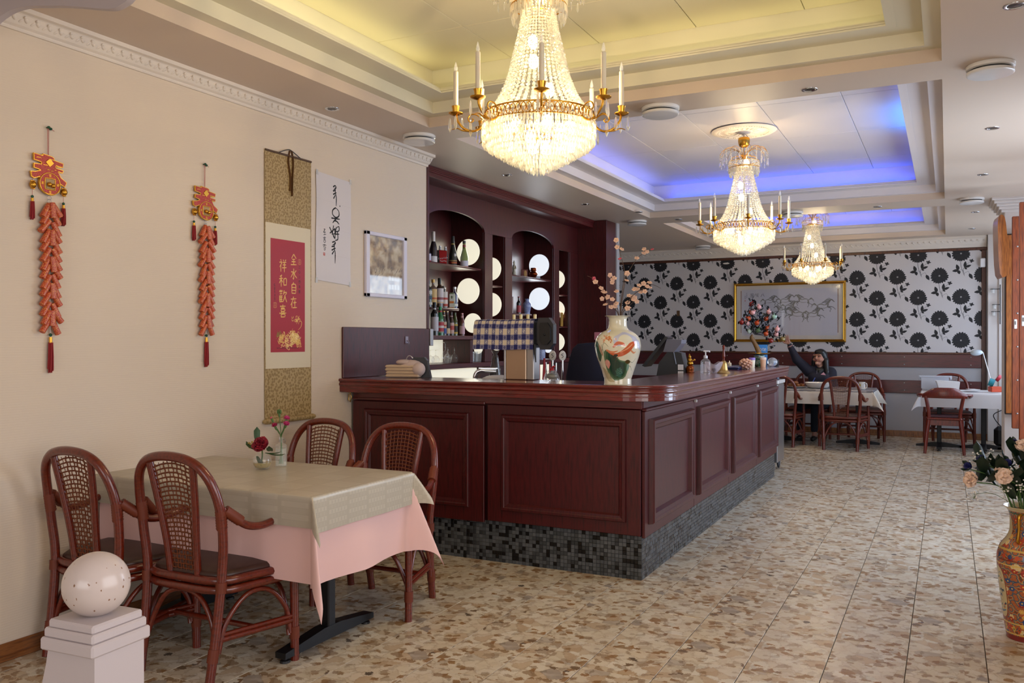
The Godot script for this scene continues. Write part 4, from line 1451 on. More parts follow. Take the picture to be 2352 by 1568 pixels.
func bead_mesh(r: float) -> ArrayMesh:
	# a faceted crystal bead: two six-sided crowns
	var b := Mb.new()
	var p := func(k: int, rr: float, y: float) -> Vector3: return Vector3(cos(TAU * k / 6.0) * rr, y, sin(TAU * k / 6.0) * rr)
	for k in 6:
		for s: float in [-1.0, 1.0]:
			b.tri(p.call(k, r, 0), p.call(k + 1, r, 0), Vector3(0, s * r * 0.95, 0), p.call(k, 1.0, s) + p.call(k + 1, 1.0, s))
	return b.mesh(M.crystal)

func drop_mesh(l: float, w: float) -> ArrayMesh:
	# a pendant prism: thin neck, widest near the lower end, pointed
	var b := Mb.new()
	var ys := [0.0, -0.12, -0.72, -1.0]
	var rs := [0.10, 0.55, 1.0, 0.0]
	for j in 3:
		for k in 6:
			var a := TAU * k / 6.0
			var c := TAU * (k + 1) / 6.0
			var q := []
			for t in [[a, j], [c, j], [c, j + 1], [a, j + 1]]:
				q.append(Vector3(cos(t[0]) * rs[t[1]] * w, ys[t[1]] * l, sin(t[0]) * rs[t[1]] * w * 0.8))
			var out := Vector3(cos((a + c) / 2), 0, sin((a + c) / 2))
			if j == 2:
				b.tri(q[0], q[1], q[2], out)
			else:
				b.quad(q[0], q[1], q[2], q[3], out)
	return b.mesh(M.crystal)

func make_chandeliers() -> void:
	var bead := bead_mesh(0.0105)
	var drop := drop_mesh(0.055, 0.0075)
	var long := drop_mesh(0.07, 0.008)
	var o := thing("chandelier", "large nearest crystal chandelier under the warm lit ceiling", "chandelier", W(-1.706, 2.215, 3.653), 0.47, "crystal chandeliers")
	# canopy, rod
	part("canopy", Mb.new().lathe(smooth(V([0, 1.06, 0.03, 1.06, 0.048, 1.055, 0.052, 1.03, 0.045, 0.99, 0.03, 0.975, 0.01, 0.97, 0, 0.97]), 2), 20), M.gold, o)
	part("stem", Mb.new().tube(V3([0, 1.13, 0, 0, 0.2, 0]), 0.006, 8).tube(V3([0.0, 1.1, 0, 0.03, 1.07, 0, 0.045, 1.0, 0]), 0.003, 5), M.steel, o)
	var tent := []
	var prof := smooth(V([0.068, 0.80, 0.09, 0.68, 0.115, 0.57, 0.142, 0.46, 0.18, 0.365, 0.222, 0.305, 0.25, 0.27]), 8)
	for c in 40:
		var a := TAU * c / 40
		var s := 0.0
		var nxt := 0.0
		for k in prof.size() - 1:
			var seg: float = prof[k].distance_to(prof[k + 1])
			while nxt <= s + seg:
				var q: Vector2 = prof[k].lerp(prof[k + 1], (nxt - s) / seg)
				var u: float = 1.0 - (q.y - 0.27) / 0.53
				var sz := lerpf(0.62, 1.15, u)
				tent.append(Transform3D(Basis.from_euler(Vector3(rng.randf() * 0.8, rng.randf() * TAU, rng.randf() * 0.8)).scaled(Vector3.ONE * sz), Vector3(cos(a) * q.x, q.y, sin(a) * q.x)))
				nxt += lerpf(0.0135, 0.0225, u)
			s += seg
	many("bead_chains", bead, tent, o)
	var low := []
	var hooks := []
	var tiers := [[0.262, 0.245], [0.262, 0.215], [0.258, 0.185], [0.235, 0.165], [0.205, 0.148], [0.175, 0.13], [0.145, 0.113], [0.115, 0.098], [0.085, 0.083], [0.055, 0.068], [0.025, 0.057]]
	for t in tiers:
		var cnt := int(TAU * t[0] / 0.0155)
		for k in cnt:
			var a := TAU * (k + rng.randf() * 0.3) / cnt
			var at := Vector3(cos(a) * t[0], t[1] + rng.randf_range(-0.003, 0.003), sin(a) * t[0])
			low.append(Transform3D(Basis(Vector3.UP, -a + rng.randf_range(-0.5, 0.5)), at))
			if k % 2:
				hooks.append(Transform3D(Basis(Vector3.UP, a).scaled(Vector3.ONE * 0.55), at + Vector3(0, 0.006, 0)))
	many("basket_drops", drop, low, o)
	many("basket_beads", bead, hooks, o)
	# gilt rings
	var fil := Mb.new()
	for y in [0.232, 0.283]:
		var l := []
		for k in 48:
			l.append(Vector3(cos(TAU * k / 48) * 0.258, y, sin(TAU * k / 48) * 0.258))
		fil.tube(l, 0.004, 6, true)
	for k in 64:
		var a := TAU * k / 64
		var l := []
		for j in 8:
			var b := TAU * j / 8
			var aa := a + cos(b) * 0.042
			l.append(Vector3(cos(aa) * 0.258, 0.2575 + sin(b) * 0.021, sin(aa) * 0.258))
		fil.tube(l, 0.0026, 4, true)
	part("filigree_ring", fil, M.gold, o)
	var nr := Mb.new().lathe(V([0.064, 0.8, 0.07, 0.8, 0.072, 0.812, 0.066, 0.815, 0.064, 0.8]), 24)
	for y in [0.79, 0.845]:
		var l := []
		for k in 36:
			l.append(Vector3(cos(TAU * k / 36) * 0.13, y, sin(TAU * k / 36) * 0.13))
		nr.tube(l, 0.0035, 5, true)
	for k in 6:
		nr.tube(V3([cos(TAU * k / 6) * 0.13, 0.845, sin(TAU * k / 6) * 0.13, cos(TAU * k / 6) * 0.09, 0.89, sin(TAU * k / 6) * 0.09, 0, 0.9, 0]), 0.003, 5)
	part("crown_ring", nr, M.gold, o)
	var ups := []
	var upb := []
	for k in 54:
		var a := TAU * k / 54
		ups.append(Transform3D(Basis(Vector3.UP, -a), Vector3(cos(a) * 0.13, 0.79, sin(a) * 0.13)))
		ups.append(Transform3D(Basis(Vector3.UP, -a).scaled(Vector3.ONE * 0.9), Vector3(cos(a) * 0.122, 0.755 + 0.03 * (k % 2), sin(a) * 0.122)))
		for j in 4:
			upb.append(Transform3D(Basis(Vector3.UP, a * 3.0 + j).scaled(Vector3.ONE * 0.6), Vector3(cos(a) * 0.132, 0.797 + j * 0.014, sin(a) * 0.132)))
	var wires := Mb.new()
	for k in 14:
		var a := TAU * k / 14
		var d := Vector3(cos(a), 0, sin(a))
		wires.tube(curve([Vector3(0, 0.87, 0) + d * 0.012, Vector3(0, 0.93, 0) + d * 0.04, Vector3(0, 0.965, 0) + d * 0.11, Vector3(0, 0.95, 0) + d * 0.18, Vector3(0, 0.905, 0) + d * 0.21], 4), 0.0022, 4)
		var rad := [0.21, 0.205, 0.17] 
		for s in 3:
			var aa: float = a + [0.0, 0.22, 0.1][s]
			var dd := Vector3(cos(aa), 0, sin(aa))
			for j in 5:
				upb.append(Transform3D(Basis(Vector3.UP, a + j).scaled(Vector3.ONE * 0.5), dd * rad[s] + Vector3(0, 0.9 + 0.02 * s - j * 0.012, 0)))
			ups.append(Transform3D(Basis(Vector3.UP, -aa).scaled(Vector3.ONE * 0.85), dd * rad[s] + Vector3(0, 0.842 + 0.02 * s, 0)))
	part("fountain_wires", wires, M.gold, o)
	many("crown_drops", drop, ups, o)
	many("crown_beads", bead, upb, o)
	# eight candle arms
	var arm := Mb.new().tube(curve(V3([0.255, 0.25, 0, 0.275, 0.222, 0, 0.31, 0.208, 0, 0.35, 0.222, 0, 0.378, 0.255, 0, 0.385, 0.282, 0]), 4), 0.0055, 7)
	arm.tube(curve(V3([0.262, 0.262, 0, 0.29, 0.285, 0, 0.318, 0.285, 0, 0.33, 0.265, 0, 0.318, 0.25, 0, 0.305, 0.258, 0, 0.31, 0.268, 0]), 4), 0.0035, 5)
	arm.tube(curve(V3([0.31, 0.208, 0, 0.355, 0.212, 0, 0.38, 0.222, 0, 0.405, 0.216, 0]), 3), [0.005, 0.005, 0.0045, 0.004, 0.0035, 0.003, 0.003, 0.0025, 0.002, 0.0015], 5)
	arm.lathe(V([0.0, 0.278, 0.012, 0.28, 0.033, 0.288, 0.035, 0.293, 0.03, 0.293, 0.012, 0.29, 0.015, 0.3, 0.017, 0.315, 0.02, 0.325, 0.016, 0.325, 0, 0.325]), 14, T(Vector3(0.387, 0, 0)))
	var arm_m := arm.mesh(M.gold)
	var candle := Mb.new().lathe(V([0.0115, 0.32, 0.0115, 0.485, 0.009, 0.488, 0, 0.488]), 12, T(Vector3(0.387, 0, 0))).mesh(M.ivory)
	var flame := Mb.new().lathe(smooth(V([0.004, 0.486, 0.0085, 0.497, 0.0075, 0.508, 0.003, 0.525, 0.0, 0.534]), 2), 8, T(Vector3(0.387, 0, 0))).mesh(M.bulb)
	var pend := []
	for k in 8:
		var x := Transform3D(Basis(Vector3.UP, TAU * k / 8), Vector3.ZERO)
		var am := inst("candle_arm", arm_m, o, x)
		inst("candle", candle, am)
		inst("candle_bulb", flame, am)
		for j in 3:
			var a := TAU * j / 3 + 0.5
			pend.append(x * Transform3D(Basis.IDENTITY, Vector3(0.387 + cos(a) * 0.033, 0.275, sin(a) * 0.033)))
		pend.append(x * Transform3D(Basis.IDENTITY.scaled(Vector3.ONE * 1.15), Vector3(0.318, 0.262, 0)))
		for j in 7:
			pend.append(x * Transform3D(Basis.IDENTITY.scaled(Vector3.ONE * 0.28), Vector3(0.27 + j * 0.016, 0.25 - 0.02 * sin(PI * j / 6.0), 0.012)))
	many("arm_pendants", long, pend, o)
	# bulbs in the basket and in the crown
	var bm := glow(Color(1.0, 0.93, 0.78), 14.0)
	var bulb := Mb.new().ball(Vector3.ZERO, Vector3(0.024, 0.034, 0.024), 10, 8).mesh(bm)
	for k in 6:
		inst("basket_bulb", bulb, o, T(Vector3(cos(TAU * k / 6 + 0.3) * 0.15, 0.215, sin(TAU * k / 6 + 0.3) * 0.15)))
	for k in 2:
		inst("basket_bulb", bulb, o, T(Vector3(0.03 - 0.06 * k, 0.13, 0.0)))
	inst("crown_bulb", bulb, o, T(Vector3(0.02, 0.83, 0.02)))
	for k in 3:
		inst("tent_bulb", bulb, o, T(Vector3(cos(TAU * k / 3) * 0.05, 0.40 + 0.12 * k, sin(TAU * k / 3) * 0.05)))
	lamp(Vector3(cos(0.3) * 0.15, 0.215, sin(0.3) * 0.15), Color(1.0, 0.9, 0.72), 0.75, 0.024, o)
	lamp(Vector3(cos(PI + 0.3) * 0.15, 0.215, sin(PI + 0.3) * 0.15), Color(1.0, 0.9, 0.72), 0.75, 0.024, o)
	lamp(Vector3(0.02, 0.83, 0.02), Color(1.0, 0.86, 0.62), 0.25, 0.024, o)
	var c2 := dup(o, W(-1.625, 2.195, 7.81), 0.3, "middle crystal chandelier hanging from the round ceiling rose under the blue lit ceiling", "crystal chandeliers")
	var c3 := dup(o, W(-1.61, 2.18, 12.07), 0.55, "farthest, smallest-looking chandelier in front of the flower wallpaper", "crystal chandeliers")
	for q in [[o, W(-1.706, 0, 3.653)], [c2, W(-1.625, 0, 7.81)], [c3, W(-1.61, 0, 12.07)]]:
		var rose := thing("ceiling_rose", {o: "white plaster ceiling rose above the nearest chandelier", c2: "white plaster ceiling rose above the middle chandelier", c3: "white plaster ceiling rose above the farthest chandelier"}[q[0]], "ceiling rose", q[1] + Vector3(0, 3.32, 0))
		part("disc", Mb.new().lathe(smooth(V([0, -0.03, 0.04, -0.03, 0.06, -0.018, 0.12, -0.014, 0.16, -0.02, 0.2, -0.012, 0.235, -0.022, 0.262, -0.02, 0.27, 0.0, 0, 0]), 2), 40), M.stucco, rose)
		var pet := Mb.new()
		for k in 18:
			var a := TAU * k / 18
			pet.ball(Vector3.ZERO, Vector3(0.035, 0.007, 0.014), 8, 4, Transform3D(Basis(Vector3.UP, -a), Vector3(cos(a) * 0.11, -0.016, sin(a) * 0.11)))
		for k in 60:
			var a := TAU * k / 60
			pet.ball(Vector3.ZERO, Vector3(0.01, 0.006, 0.008), 6, 4, Transform3D(Basis(Vector3.UP, -a), Vector3(cos(a) * 0.222, -0.019, sin(a) * 0.222)))
		part("relief", pet, M.stucco, rose)
	# round air vents and sunken spots
	var v := thing("air_vent", "large round white ceiling vent at the right, nearest the viewer", "vent", W(0.207, CE, 5.39), 0.0, "round ceiling vents")
	part("collar", Mb.new().lathe(V([0.118, 0.0, 0.122, -0.004, 0.12, -0.02, 0.11, -0.024, 0.10, -0.024]), 36), M.white_gloss, v)
	part("disc", Mb.new().lathe(smooth(V([0.0, -0.032, 0.108, -0.032, 0.117, -0.036, 0.118, -0.05, 0.108, -0.056, 0.0, -0.058]), 1), 36), M.white_gloss, v)
	part("throat", Mb.new().lathe(V([0.1, -0.001, 0.095, -0.034]), 24), M.black, v)
	var vl := ["round ceiling vent by the left wall's cornice end", "round ceiling vent between the first and second coffers, beside the nearest chandelier", "round ceiling vent above the bar's far pier", "round ceiling vent in the right aisle, farther back", "round ceiling vent between the second and third coffers", "small round ceiling vent close to the back wall cornice"]
	var vp := [[-3.474, 5.36], [-1.658, 5.41], [-3.505, 10.44], [0.226, 10.38], [-1.632, 10.55], [-3.5, 13.7]]
	for k in 6:
		dup(v, W(vp[k][0], CE, vp[k][1]), 0.0, vl[k], "round ceiling vents")
	var sp := thing("recessed_spot", "unlit ceiling spot at the top right corner of the view", "spotlight", W(0.266, CE, 4.48), 0.0, "sunken ceiling spots")
	part("bezel", Mb.new().lathe(V([0.03, 0.0, 0.034, -0.004, 0.044, -0.005, 0.047, -0.002, 0.047, 0.0]), 24), M.chrome, sp)
	part("reflector", Mb.new().lathe(V([0.03, -0.001, 0.014, -0.002, 0.0, -0.0025]), 20), mat(Color("3a3636"), 0.25, 0.6), sp)
	var sl := ["ceiling spot by the left wall above the scroll", "ceiling spot before the first arched bay", "ceiling spot before the second arched bay", "ceiling spot near the mahogany pier's top", "ceiling spot between the first two coffers, right of the vent", "ceiling spot in the right aisle, second from the viewer", "ceiling spot in the right aisle, third from the viewer", "ceiling spot between the second and third coffers at the right", "ceiling spot in the right aisle, fourth from the viewer", "ceiling spot nearest the back wall in the right aisle", "ceiling spot between the second and third coffers at the left"]
	var ps := [[-3.572, 4.478], [-3.587, 6.995], [-3.585, 8.892], [-3.243, 9.72], [-0.742, 5.427], [0.281, 7.0], [0.285, 8.93], [-0.707, 10.55], [0.287, 11.5], [0.29, 13.2], [-3.0, 10.55]]
	for k in 11:
		dup(sp, W(ps[k][0], CE, ps[k][1]), 0.0, sl[k], "sunken ceiling spots")

func make_wall_hangings() -> void:
	# two strings of paper firecrackers
	var pat := ramp(fnoise(41, 0.045, FastNoiseLite.TYPE_SIMPLEX, 2), 256, 256, [Color("8e1410"), Color("b3221a"), Color("b52a1e"), Color("dca544"), Color("e3b65a"), Color("a81d18")], [0.0, 0.42, 0.52, 0.57, 0.66, 0.74])
	M.cracker = mat(Color.WHITE, 0.35, 0.0, {"albedo_texture": tex(pat), "clearcoat_enabled": true, "clearcoat": 0.4})
	M.emblem_red = mat(Color.WHITE, 0.5, 0.0, {"albedo_texture": tex(ramp(fnoise(42, 0.06, FastNoiseLite.TYPE_SIMPLEX, 2), 256, 256, [Color("a02522"), Color("b02a26"), Color("c9863c")], [0.0, 0.74, 0.86])), "uv1_scale": Vector3(9, 9, 9)})
	M.tassel = mat(Color("8c0f16"), 0.7)
	M.bead_green = mat(Color("0f4a33"), 0.2)
	firecrackers("string of red paper firecrackers under a spring emblem, nearer the viewer on the left wall", W(WL, 2.453, 2.65), 1.0, 31)
	firecrackers("string of red paper firecrackers under a spring emblem, beside the hanging scroll", W(WL, 2.454, 3.612), 1.0, 77)
	hang_scroll()
	calligraphy()
	framed_print()
	horse_painting()

func firecrackers(label: String, at: Vector3, s: float, sd: int) -> void:
	rng.seed = sd
	var o := thing("firecracker_string", label, "firecracker string", at, PI / 2, "firecracker strings on the left wall")
	part("nail", Mb.new().lathe(V([0, 0.02, 0.006, 0.02, 0.007, 0.014, 0.003, 0.012, 0.003, 0.0, 0, 0]), 8, Transform3D(Basis(Vector3.RIGHT, PI / 2), Vector3.ZERO)).ball(Vector3(0.014, -0.004, 0.01), Vector3(0.008, 0.007, 0.008), 8, 6), M.bead_green, o)
	part("cord", Mb.new().tube(V3([-0.003, 0, 0.012, -0.002, -0.13, 0.012]), 0.0013, 4).tube(V3([0.003, 0, 0.012, 0.002, -0.13, 0.012]), 0.0013, 4).tube(V3([0.0, 0.0, 0.012, 0.03, -0.012, 0.014]), 0.0012, 4), M.red, o)
	# the emblem: the sign for spring over a coin
	var px := V([195, 295, 245, 300, 247, 290, 300, 297, 312, 305, 312, 316, 365, 325, 362, 350, 322, 347, 322, 357, 365, 364, 362, 382, 336, 381, 350, 408, 385, 432, 374, 461, 340, 445, 348, 470, 338, 496, 315, 513, 285, 518, 256, 510, 233, 490, 224, 462, 228, 425, 200, 438, 183, 430, 178, 400, 205, 397, 232, 386, 195, 378, 197, 352, 238, 350, 238, 341, 197, 334])
	var poly := PackedVector2Array()
	for p in px:
		poly.append(Vector2((p.x - 283.0) * 0.00089, -(p.y - 130.0) * 0.00083 + 0.003))
	var em := part("emblem", Mb.new().prism(poly, 0.01, T(Vector3(0, 0, 0.016))), M.gold_leaf, o)
	var inn := Geometry2D.offset_polygon(poly, -0.0035)
	part("red_face", Mb.new().prism(inn[0], 0.013, T(Vector3(0, 0, 0.016))), M.emblem_red, em)
	var cc := Vector3(0.002, -0.268, 0.02)
	var ringb := Mb.new()
	for r in [0.052, 0.026]:
		var l := []
		for k in 28:
			l.append(cc + Vector3(cos(TAU * k / 28) * r, sin(TAU * k / 28) * r, 0.003) if r > 0.04 else cc + Vector3([-1, 1, 1, -1][k / 7] * r + [2, 0, -2, 0][k / 7] * r * (k % 7) / 7.0, [-1, -1, 1, 1][k / 7] * r + [0, 2, 0, -2][k / 7] * r * (k % 7) / 7.0, 0.003))
		ringb.tube(l, 0.0028, 5, true)
	for k in 4:
		var d := Vector3(cos(PI / 2 * k), sin(PI / 2 * k), 0)
		for j in 3:
			ringb.box(cc + d * 0.039 + Vector3(0, (j - 1) * 0.005, 0.003), Vector3(0.011, 0.0025, 0.003))
		ringb.box(cc + d * 0.039 + Vector3(0, 0, 0.003), Vector3(0.0025, 0.013, 0.003))
	var dm := T(Vector3(0, -0.168, 0.024), 0, 0, PI / 4)
	ringb.box(Vector3.ZERO, Vector3(0.03, 0.03, 0.003), 0.001, dm)
	for j in 4:
		ringb.box(Vector3(-0.028 + j * 0.018, -0.2 - 0.006 * (j % 2), 0.024), Vector3(0.011, 0.004, 0.003), 0.001, T(Vector3.ZERO, 0, 0, 0.1))
		ringb.box(Vector3(-0.055 + j * 0.034, -0.152 - 0.03 * (j % 2), 0.0235), Vector3(0.022, 0.003, 0.002))
	part("gold_print", ringb, M.gold_leaf, em)
	part("coin_window", Mb.new().box(cc + Vector3(0, 0, 0.001), Vector3(0.046, 0.046, 0.006), 0.001), mat(Color("a88a5e"), 0.6), em)
	part("bell", Mb.new().ball(cc + Vector3(-0.009, -0.004, 0.012), Vector3(0.011, 0.011, 0.011), 10, 8), M.gold, em)
	part("bell", Mb.new().ball(cc + Vector3(0.01, -0.008, 0.012), Vector3(0.011, 0.011, 0.011), 10, 8), M.gold, em)
	for sd2 in [-1.0, 1.0]:
		var x: float = -0.081 if sd2 < 0 else 0.077
		var y := -0.283 - (0.0 if sd2 < 0 else 0.012)
		part("cord", Mb.new().tube([Vector3(x, y + 0.06, 0.014), Vector3(x, y - 0.08, 0.014)], 0.001, 4), M.red, o)
		part("gold_lantern", Mb.new().ball(Vector3(x, y, 0.018), Vector3(0.016, 0.018, 0.016), 8, 6).box(Vector3(x, y + 0.016, 0.018), Vector3(0.026, 0.008, 0.006), 0.002, T(Vector3.ZERO)).box(Vector3(x, y - 0.018, 0.018), Vector3(0.018, 0.006, 0.012), 0.002), M.gold, o)
		part("bead", Mb.new().ball(Vector3(x, y - 0.055, 0.014), Vector3(0.007, 0.007, 0.007), 8, 6), M.bead_green, o)
		tassel(o, Vector3(x, y - 0.062, 0.014), 0.10, 0.011)
	var wire := Mb.new()
	for k in 2:
		var l := []
		for j in 14:
			l.append(Vector3(0.004 + cos(TAU * j / 14) * 0.010, -0.332 - k * 0.017 + sin(TAU * j / 14) * 0.010, 0.015))
		wire.tube(l, 0.0012, 4, true)
	wire.tube(V3([0.004, -0.35, 0.014, 0.008, -0.97, 0.014]), 0.0015, 4)
	part("wire", wire, M.steel, o)
	var cyl := Mb.new().lathe(V([0.0, -0.066, 0.010, -0.066, 0.0135, -0.070, 0.015, -0.069, 0.0145, -0.06, 0.0138, -0.03, 0.0130, 0.0, 0.011, 0.003, 0, 0.003]), 12).mesh(M.cracker)
	for k in 14:
		var y := -0.36 - k * 0.0425
		var sides := [-1.0, 1.0]
		if k % 3 == 0:
			sides.append(0.0)
		for q: float in sides:
			var tilt := q * rng.randf_range(0.42, 0.72) + (rng.randf_range(-0.15, 0.15) if q == 0.0 else 0.0)
			inst("firecracker", cyl, o, Transform3D(Basis(Vector3.BACK, tilt) * Basis(Vector3.UP, rng.randf() * TAU), Vector3(0.004 + q * 0.008, y + rng.randf_range(-0.006, 0.006), 0.022 + (0.014 if q == 0.0 else rng.randf() * 0.006))))
	part("bead", Mb.new().ball(Vector3(0.009, -0.98, 0.015), Vector3(0.008, 0.008, 0.008), 8, 6), M.bead_green, o)
	tassel(o, Vector3(0.009, -0.99, 0.015), 0.17, 0.013)

func tassel(to: Node3D, at: Vector3, l: float, r: float) -> void:
	var b := part("tassel", Mb.new().lathe(V([0, 0, r * 0.6, 0, r * 0.62, -l * 0.17, 0, -l * 0.17]), 10, T(at)), M.gold_leaf, to, "gold bound head of the red tassel")
	var th := Mb.new()
	for k in 16:
		var a := TAU * k / 16
		var rr := r * (0.5 + 0.4 * (k % 3) / 2.0)
		th.tube([at + Vector3(cos(a) * rr * 0.7, -l * 0.15, sin(a) * rr * 0.7), at + Vector3(cos(a) * rr * 0.9, -l * 0.55, sin(a) * rr * 0.9), at + Vector3(cos(a + 0.3) * rr, -l * (0.94 + 0.06 * sin(k * 3.0)), sin(a + 0.3) * rr)], r * 0.24, 4)
	part("threads", th, M.tassel, b)

func plane_uv(at: Vector3, w: float, h: float, depth := 0.002) -> Mb:
	# a thin sheet facing +z with the picture upright
	var b := Mb.new()
	var c := at + Vector3(0, 0, depth)
	b.quad(c + Vector3(-w / 2, -h / 2, 0), c + Vector3(w / 2, -h / 2, 0), c + Vector3(w / 2, h / 2, 0), c + Vector3(-w / 2, h / 2, 0), Vector3.BACK)
	b.box(at + Vector3(0, 0, depth / 2 - 0.0002), Vector3(w, h, depth - 0.0004))
	return b

func hang_scroll() -> void:
	var o := thing("hanging_scroll", "long gold brocade scroll with a red panel of golden characters", "scroll", W(WL + 0.006, 0, 4.322), PI / 2)
	var brocade := mat(Color.WHITE, 0.6, 0.0, {"albedo_texture": tex(ramp(fnoise(51, 0.05, FastNoiseLite.TYPE_CELLULAR, 1), 256, 256, [Color("8a6f40"), Color("93794a"), Color("b39a6b"), Color("9a8052")], [0.0, 0.35, 0.5, 1.0])), "uv1_triplanar": true, "uv1_scale": Vector3.ONE * 5.0})
	var w := 0.432
	part("brocade", Mb.new().box(Vector3(0, 2.413, 0), Vector3(w, 0.452, 0.003)), brocade, o)
	part("brocade", Mb.new().box(Vector3(0, 1.098, 0), Vector3(w, 0.34, 0.003)), mat(Color.WHITE, 0.6, 0.0, {"albedo_texture": brocade.albedo_texture, "uv1_triplanar": true, "uv1_scale": Vector3.ONE * 4.0}), o)
	part("mount", Mb.new().box(Vector3(0, 1.7275, -0.0004), Vector3(w, 0.925, 0.003)), mat(Color("d6c9ae"), 0.75), o)
	for s in [-1, 1]:
		part("border", Mb.new().box(Vector3(s * w / 2, 1.78, 0), Vector3(0.006, 1.71, 0.004)), brocade, o)
	var im := blank(420, 940, Color("a3202e"))
	var gold := Color("e0b25a")
	var ink := Color("2a0a0e")
	var right := ["50,5 20,45;50,5 85,42;30,50 70,48;50,45 50,95;22,70 78,68;12,96 90,92", "50,5 50,92 38,82;15,35 42,38 12,82;84,20 58,45;55,42 70,65 94,85", "50,0 38,18;25,20 25,94;25,20 76,20 76,94;25,44 76,44;25,68 76,68;25,93 76,93", "12,22 88,16;48,0 30,45 8,74;25,50 25,98;45,52 88,47;66,30 66,90;36,94 94,90"]
	var left := ["22,2 30,12;8,26 38,22 10,62;25,42 25,98;55,2 62,14;90,0 78,14;48,24 96,20;50,43 92,40;42,66 98,61;70,20 70,99", "40,5 12,18;5,36 52,29;28,14 28,96;28,38 5,70;30,40 50,62;62,35 62,84;62,35 94,31 94,84;62,82 94,79", "5,15 50,11;18,4 18,25;36,4 36,25;12,35 42,32;10,48 10,96;10,52 48,49;12,65 46,62;12,80 46,77;8,96 52,92;30,48 30,92;68,6 56,40;64,25 95,20 84,42;76,40 70,65 50,97;76,50 99,97", "50,0 50,28;15,14 85,11;25,28 75,25;28,36 72,34 70,50 30,52 28,36;32,56 38,64;66,54 60,64;6,68 95,64;28,76 28,97;28,76 74,74 74,97;28,96 74,94"]
	for k in 4:
		glyph(im, right[k], Rect2(232, 105 + k * 122, 92, 100), 10.0, gold)
		glyph(im, left[k], Rect2(96, 165 + k * 126, 96, 108), 10.0, gold)
	var small := ["25,30 75,26;10,76 92,71", "50,15 20,35 20,65 50,85 80,65 80,35 50,15", "25,30 75,26;10,76 92,71", "15,20 15,85;15,20 88,20 88,85;15,85 88,85;38,22 36,55;62,22 62,52 80,55", "35,5 15,30;28,20 85,17;25,42 80,39;28,40 28,62;5,65 95,61;56,18 56,99", "50,2 50,14;15,16 92,13;20,16 6,97;28,35 90,32;42,25 42,52;70,25 70,52;32,65 78,61 30,97;40,70 88,97"]
	for k in 6:
		glyph(im, small[k], Rect2(338, 200 + k * 42, 26, 30), 3.5, ink)
	glyph(im, "50,0 20,8 60,14 40,5;45,18 30,34;60,22 42,40;50,30 50,62;36,48 62,46;40,66 66,60 38,80;30,86 70,84;52,76 50,99", Rect2(30, 372, 34, 150), 3.5, ink)
	for r in [Rect2(336, 150, 32, 40), Rect2(32, 530, 36, 40)]:
		var q: Rect2 = r
		glyph(im, "5,5 95,5 95,95 5,95 5,5;30,25 70,25;50,15 50,85;28,55 74,55;32,80 70,80", q, 3.0, gold)
	# a golden cloud-and-creature print at the foot
	rng.seed = 5
	var blob := func(x: float, y: float, n: int, sz: float, k: Color) -> void:
		for j in n:
			var a := rng.randf() * TAU
			var c := Vector2(x + rng.randfn() * sz, y + rng.randfn() * sz * 0.9)
			var pts := []
			for i in 5:
				pts.append((c + Vector2(cos(a + i * 1.1), sin(a + i * 1.1)) * (6.0 + i * 2.6)) / Vector2(420, 940))
			brush(im, pts, [2.0, 6.0, 5.0, 1.5], k)
	blob.call(285, 815, 70, 34.0, gold)
	blob.call(285, 815, 30, 30.0, Color("f0d490"))
	blob.call(130, 830, 34, 24.0, gold)
	blob.call(90, 790, 14, 12.0, Color("8a6a24"))
	blob.call(210, 862, 44, 40.0, Color("ecc97a"))
	blob.call(330, 862, 26, 20.0, gold)
	blob.call(310, 660, 14, 16.0, gold)
	brush(im, [Vector2(0.80, 0.80), Vector2(0.88, 0.77), Vector2(0.9, 0.73), Vector2(0.84, 0.72), Vector2(0.8, 0.75)], [3, 6, 6, 3], gold)
	for k in 46:
		im.fill_rect(Rect2i(66 + k * 6 + (k % 3), 903, 4, 6 if k % 5 else 3), ink)
	part("red_panel", plane_uv(Vector3(-0.007, 1.731, 0.0015), 0.322, 0.72, 0.0012), mat(Color.WHITE, 0.55, 0.0, {"albedo_texture": tex(im)}), o)
	var rod := Transform3D(Basis(Vector3.BACK, PI / 2), Vector3(0, 0.94, 0.014))
	part("roller", Mb.new().lathe(V([0, -0.24, 0.011, -0.24, 0.013, -0.235, 0.013, -0.221, 0.018, -0.22, 0.018, 0.22, 0.013, 0.221, 0.013, 0.235, 0.011, 0.24, 0, 0.24]), 14, rod), brocade, o)
	part("top_rod", Mb.new().tube(V3([-0.216, 2.637, 0.004, 0.216, 2.637, 0.004]), 0.007, 8), M.bark, o)
	part("cord", Mb.new().tube(curve(V3([-0.105, 2.638, 0.008, -0.02, 2.672, 0.008, 0.02, 2.672, 0.008, 0.11, 2.638, 0.008]), 4), 0.0028, 6), M.black, o)
	part("ribbon", Mb.new().tube(curve(V3([0.0, 2.67, 0.009, -0.012, 2.6, 0.008, 0.006, 2.5, 0.009, 0.004, 2.41, 0.01]), 5), 0.009, 6, false, 0.2, Vector3.BACK), mat(Color("5d3c1c"), 0.6), o)
	part("ribbon", Mb.new().tube(curve(V3([0.018, 2.67, 0.009, 0.034, 2.6, 0.008, 0.026, 2.5, 0.009, 0.022, 2.38, 0.01]), 5), 0.009, 6, false, 0.2, Vector3.BACK), mat(Color("5d3c1c"), 0.6), o)

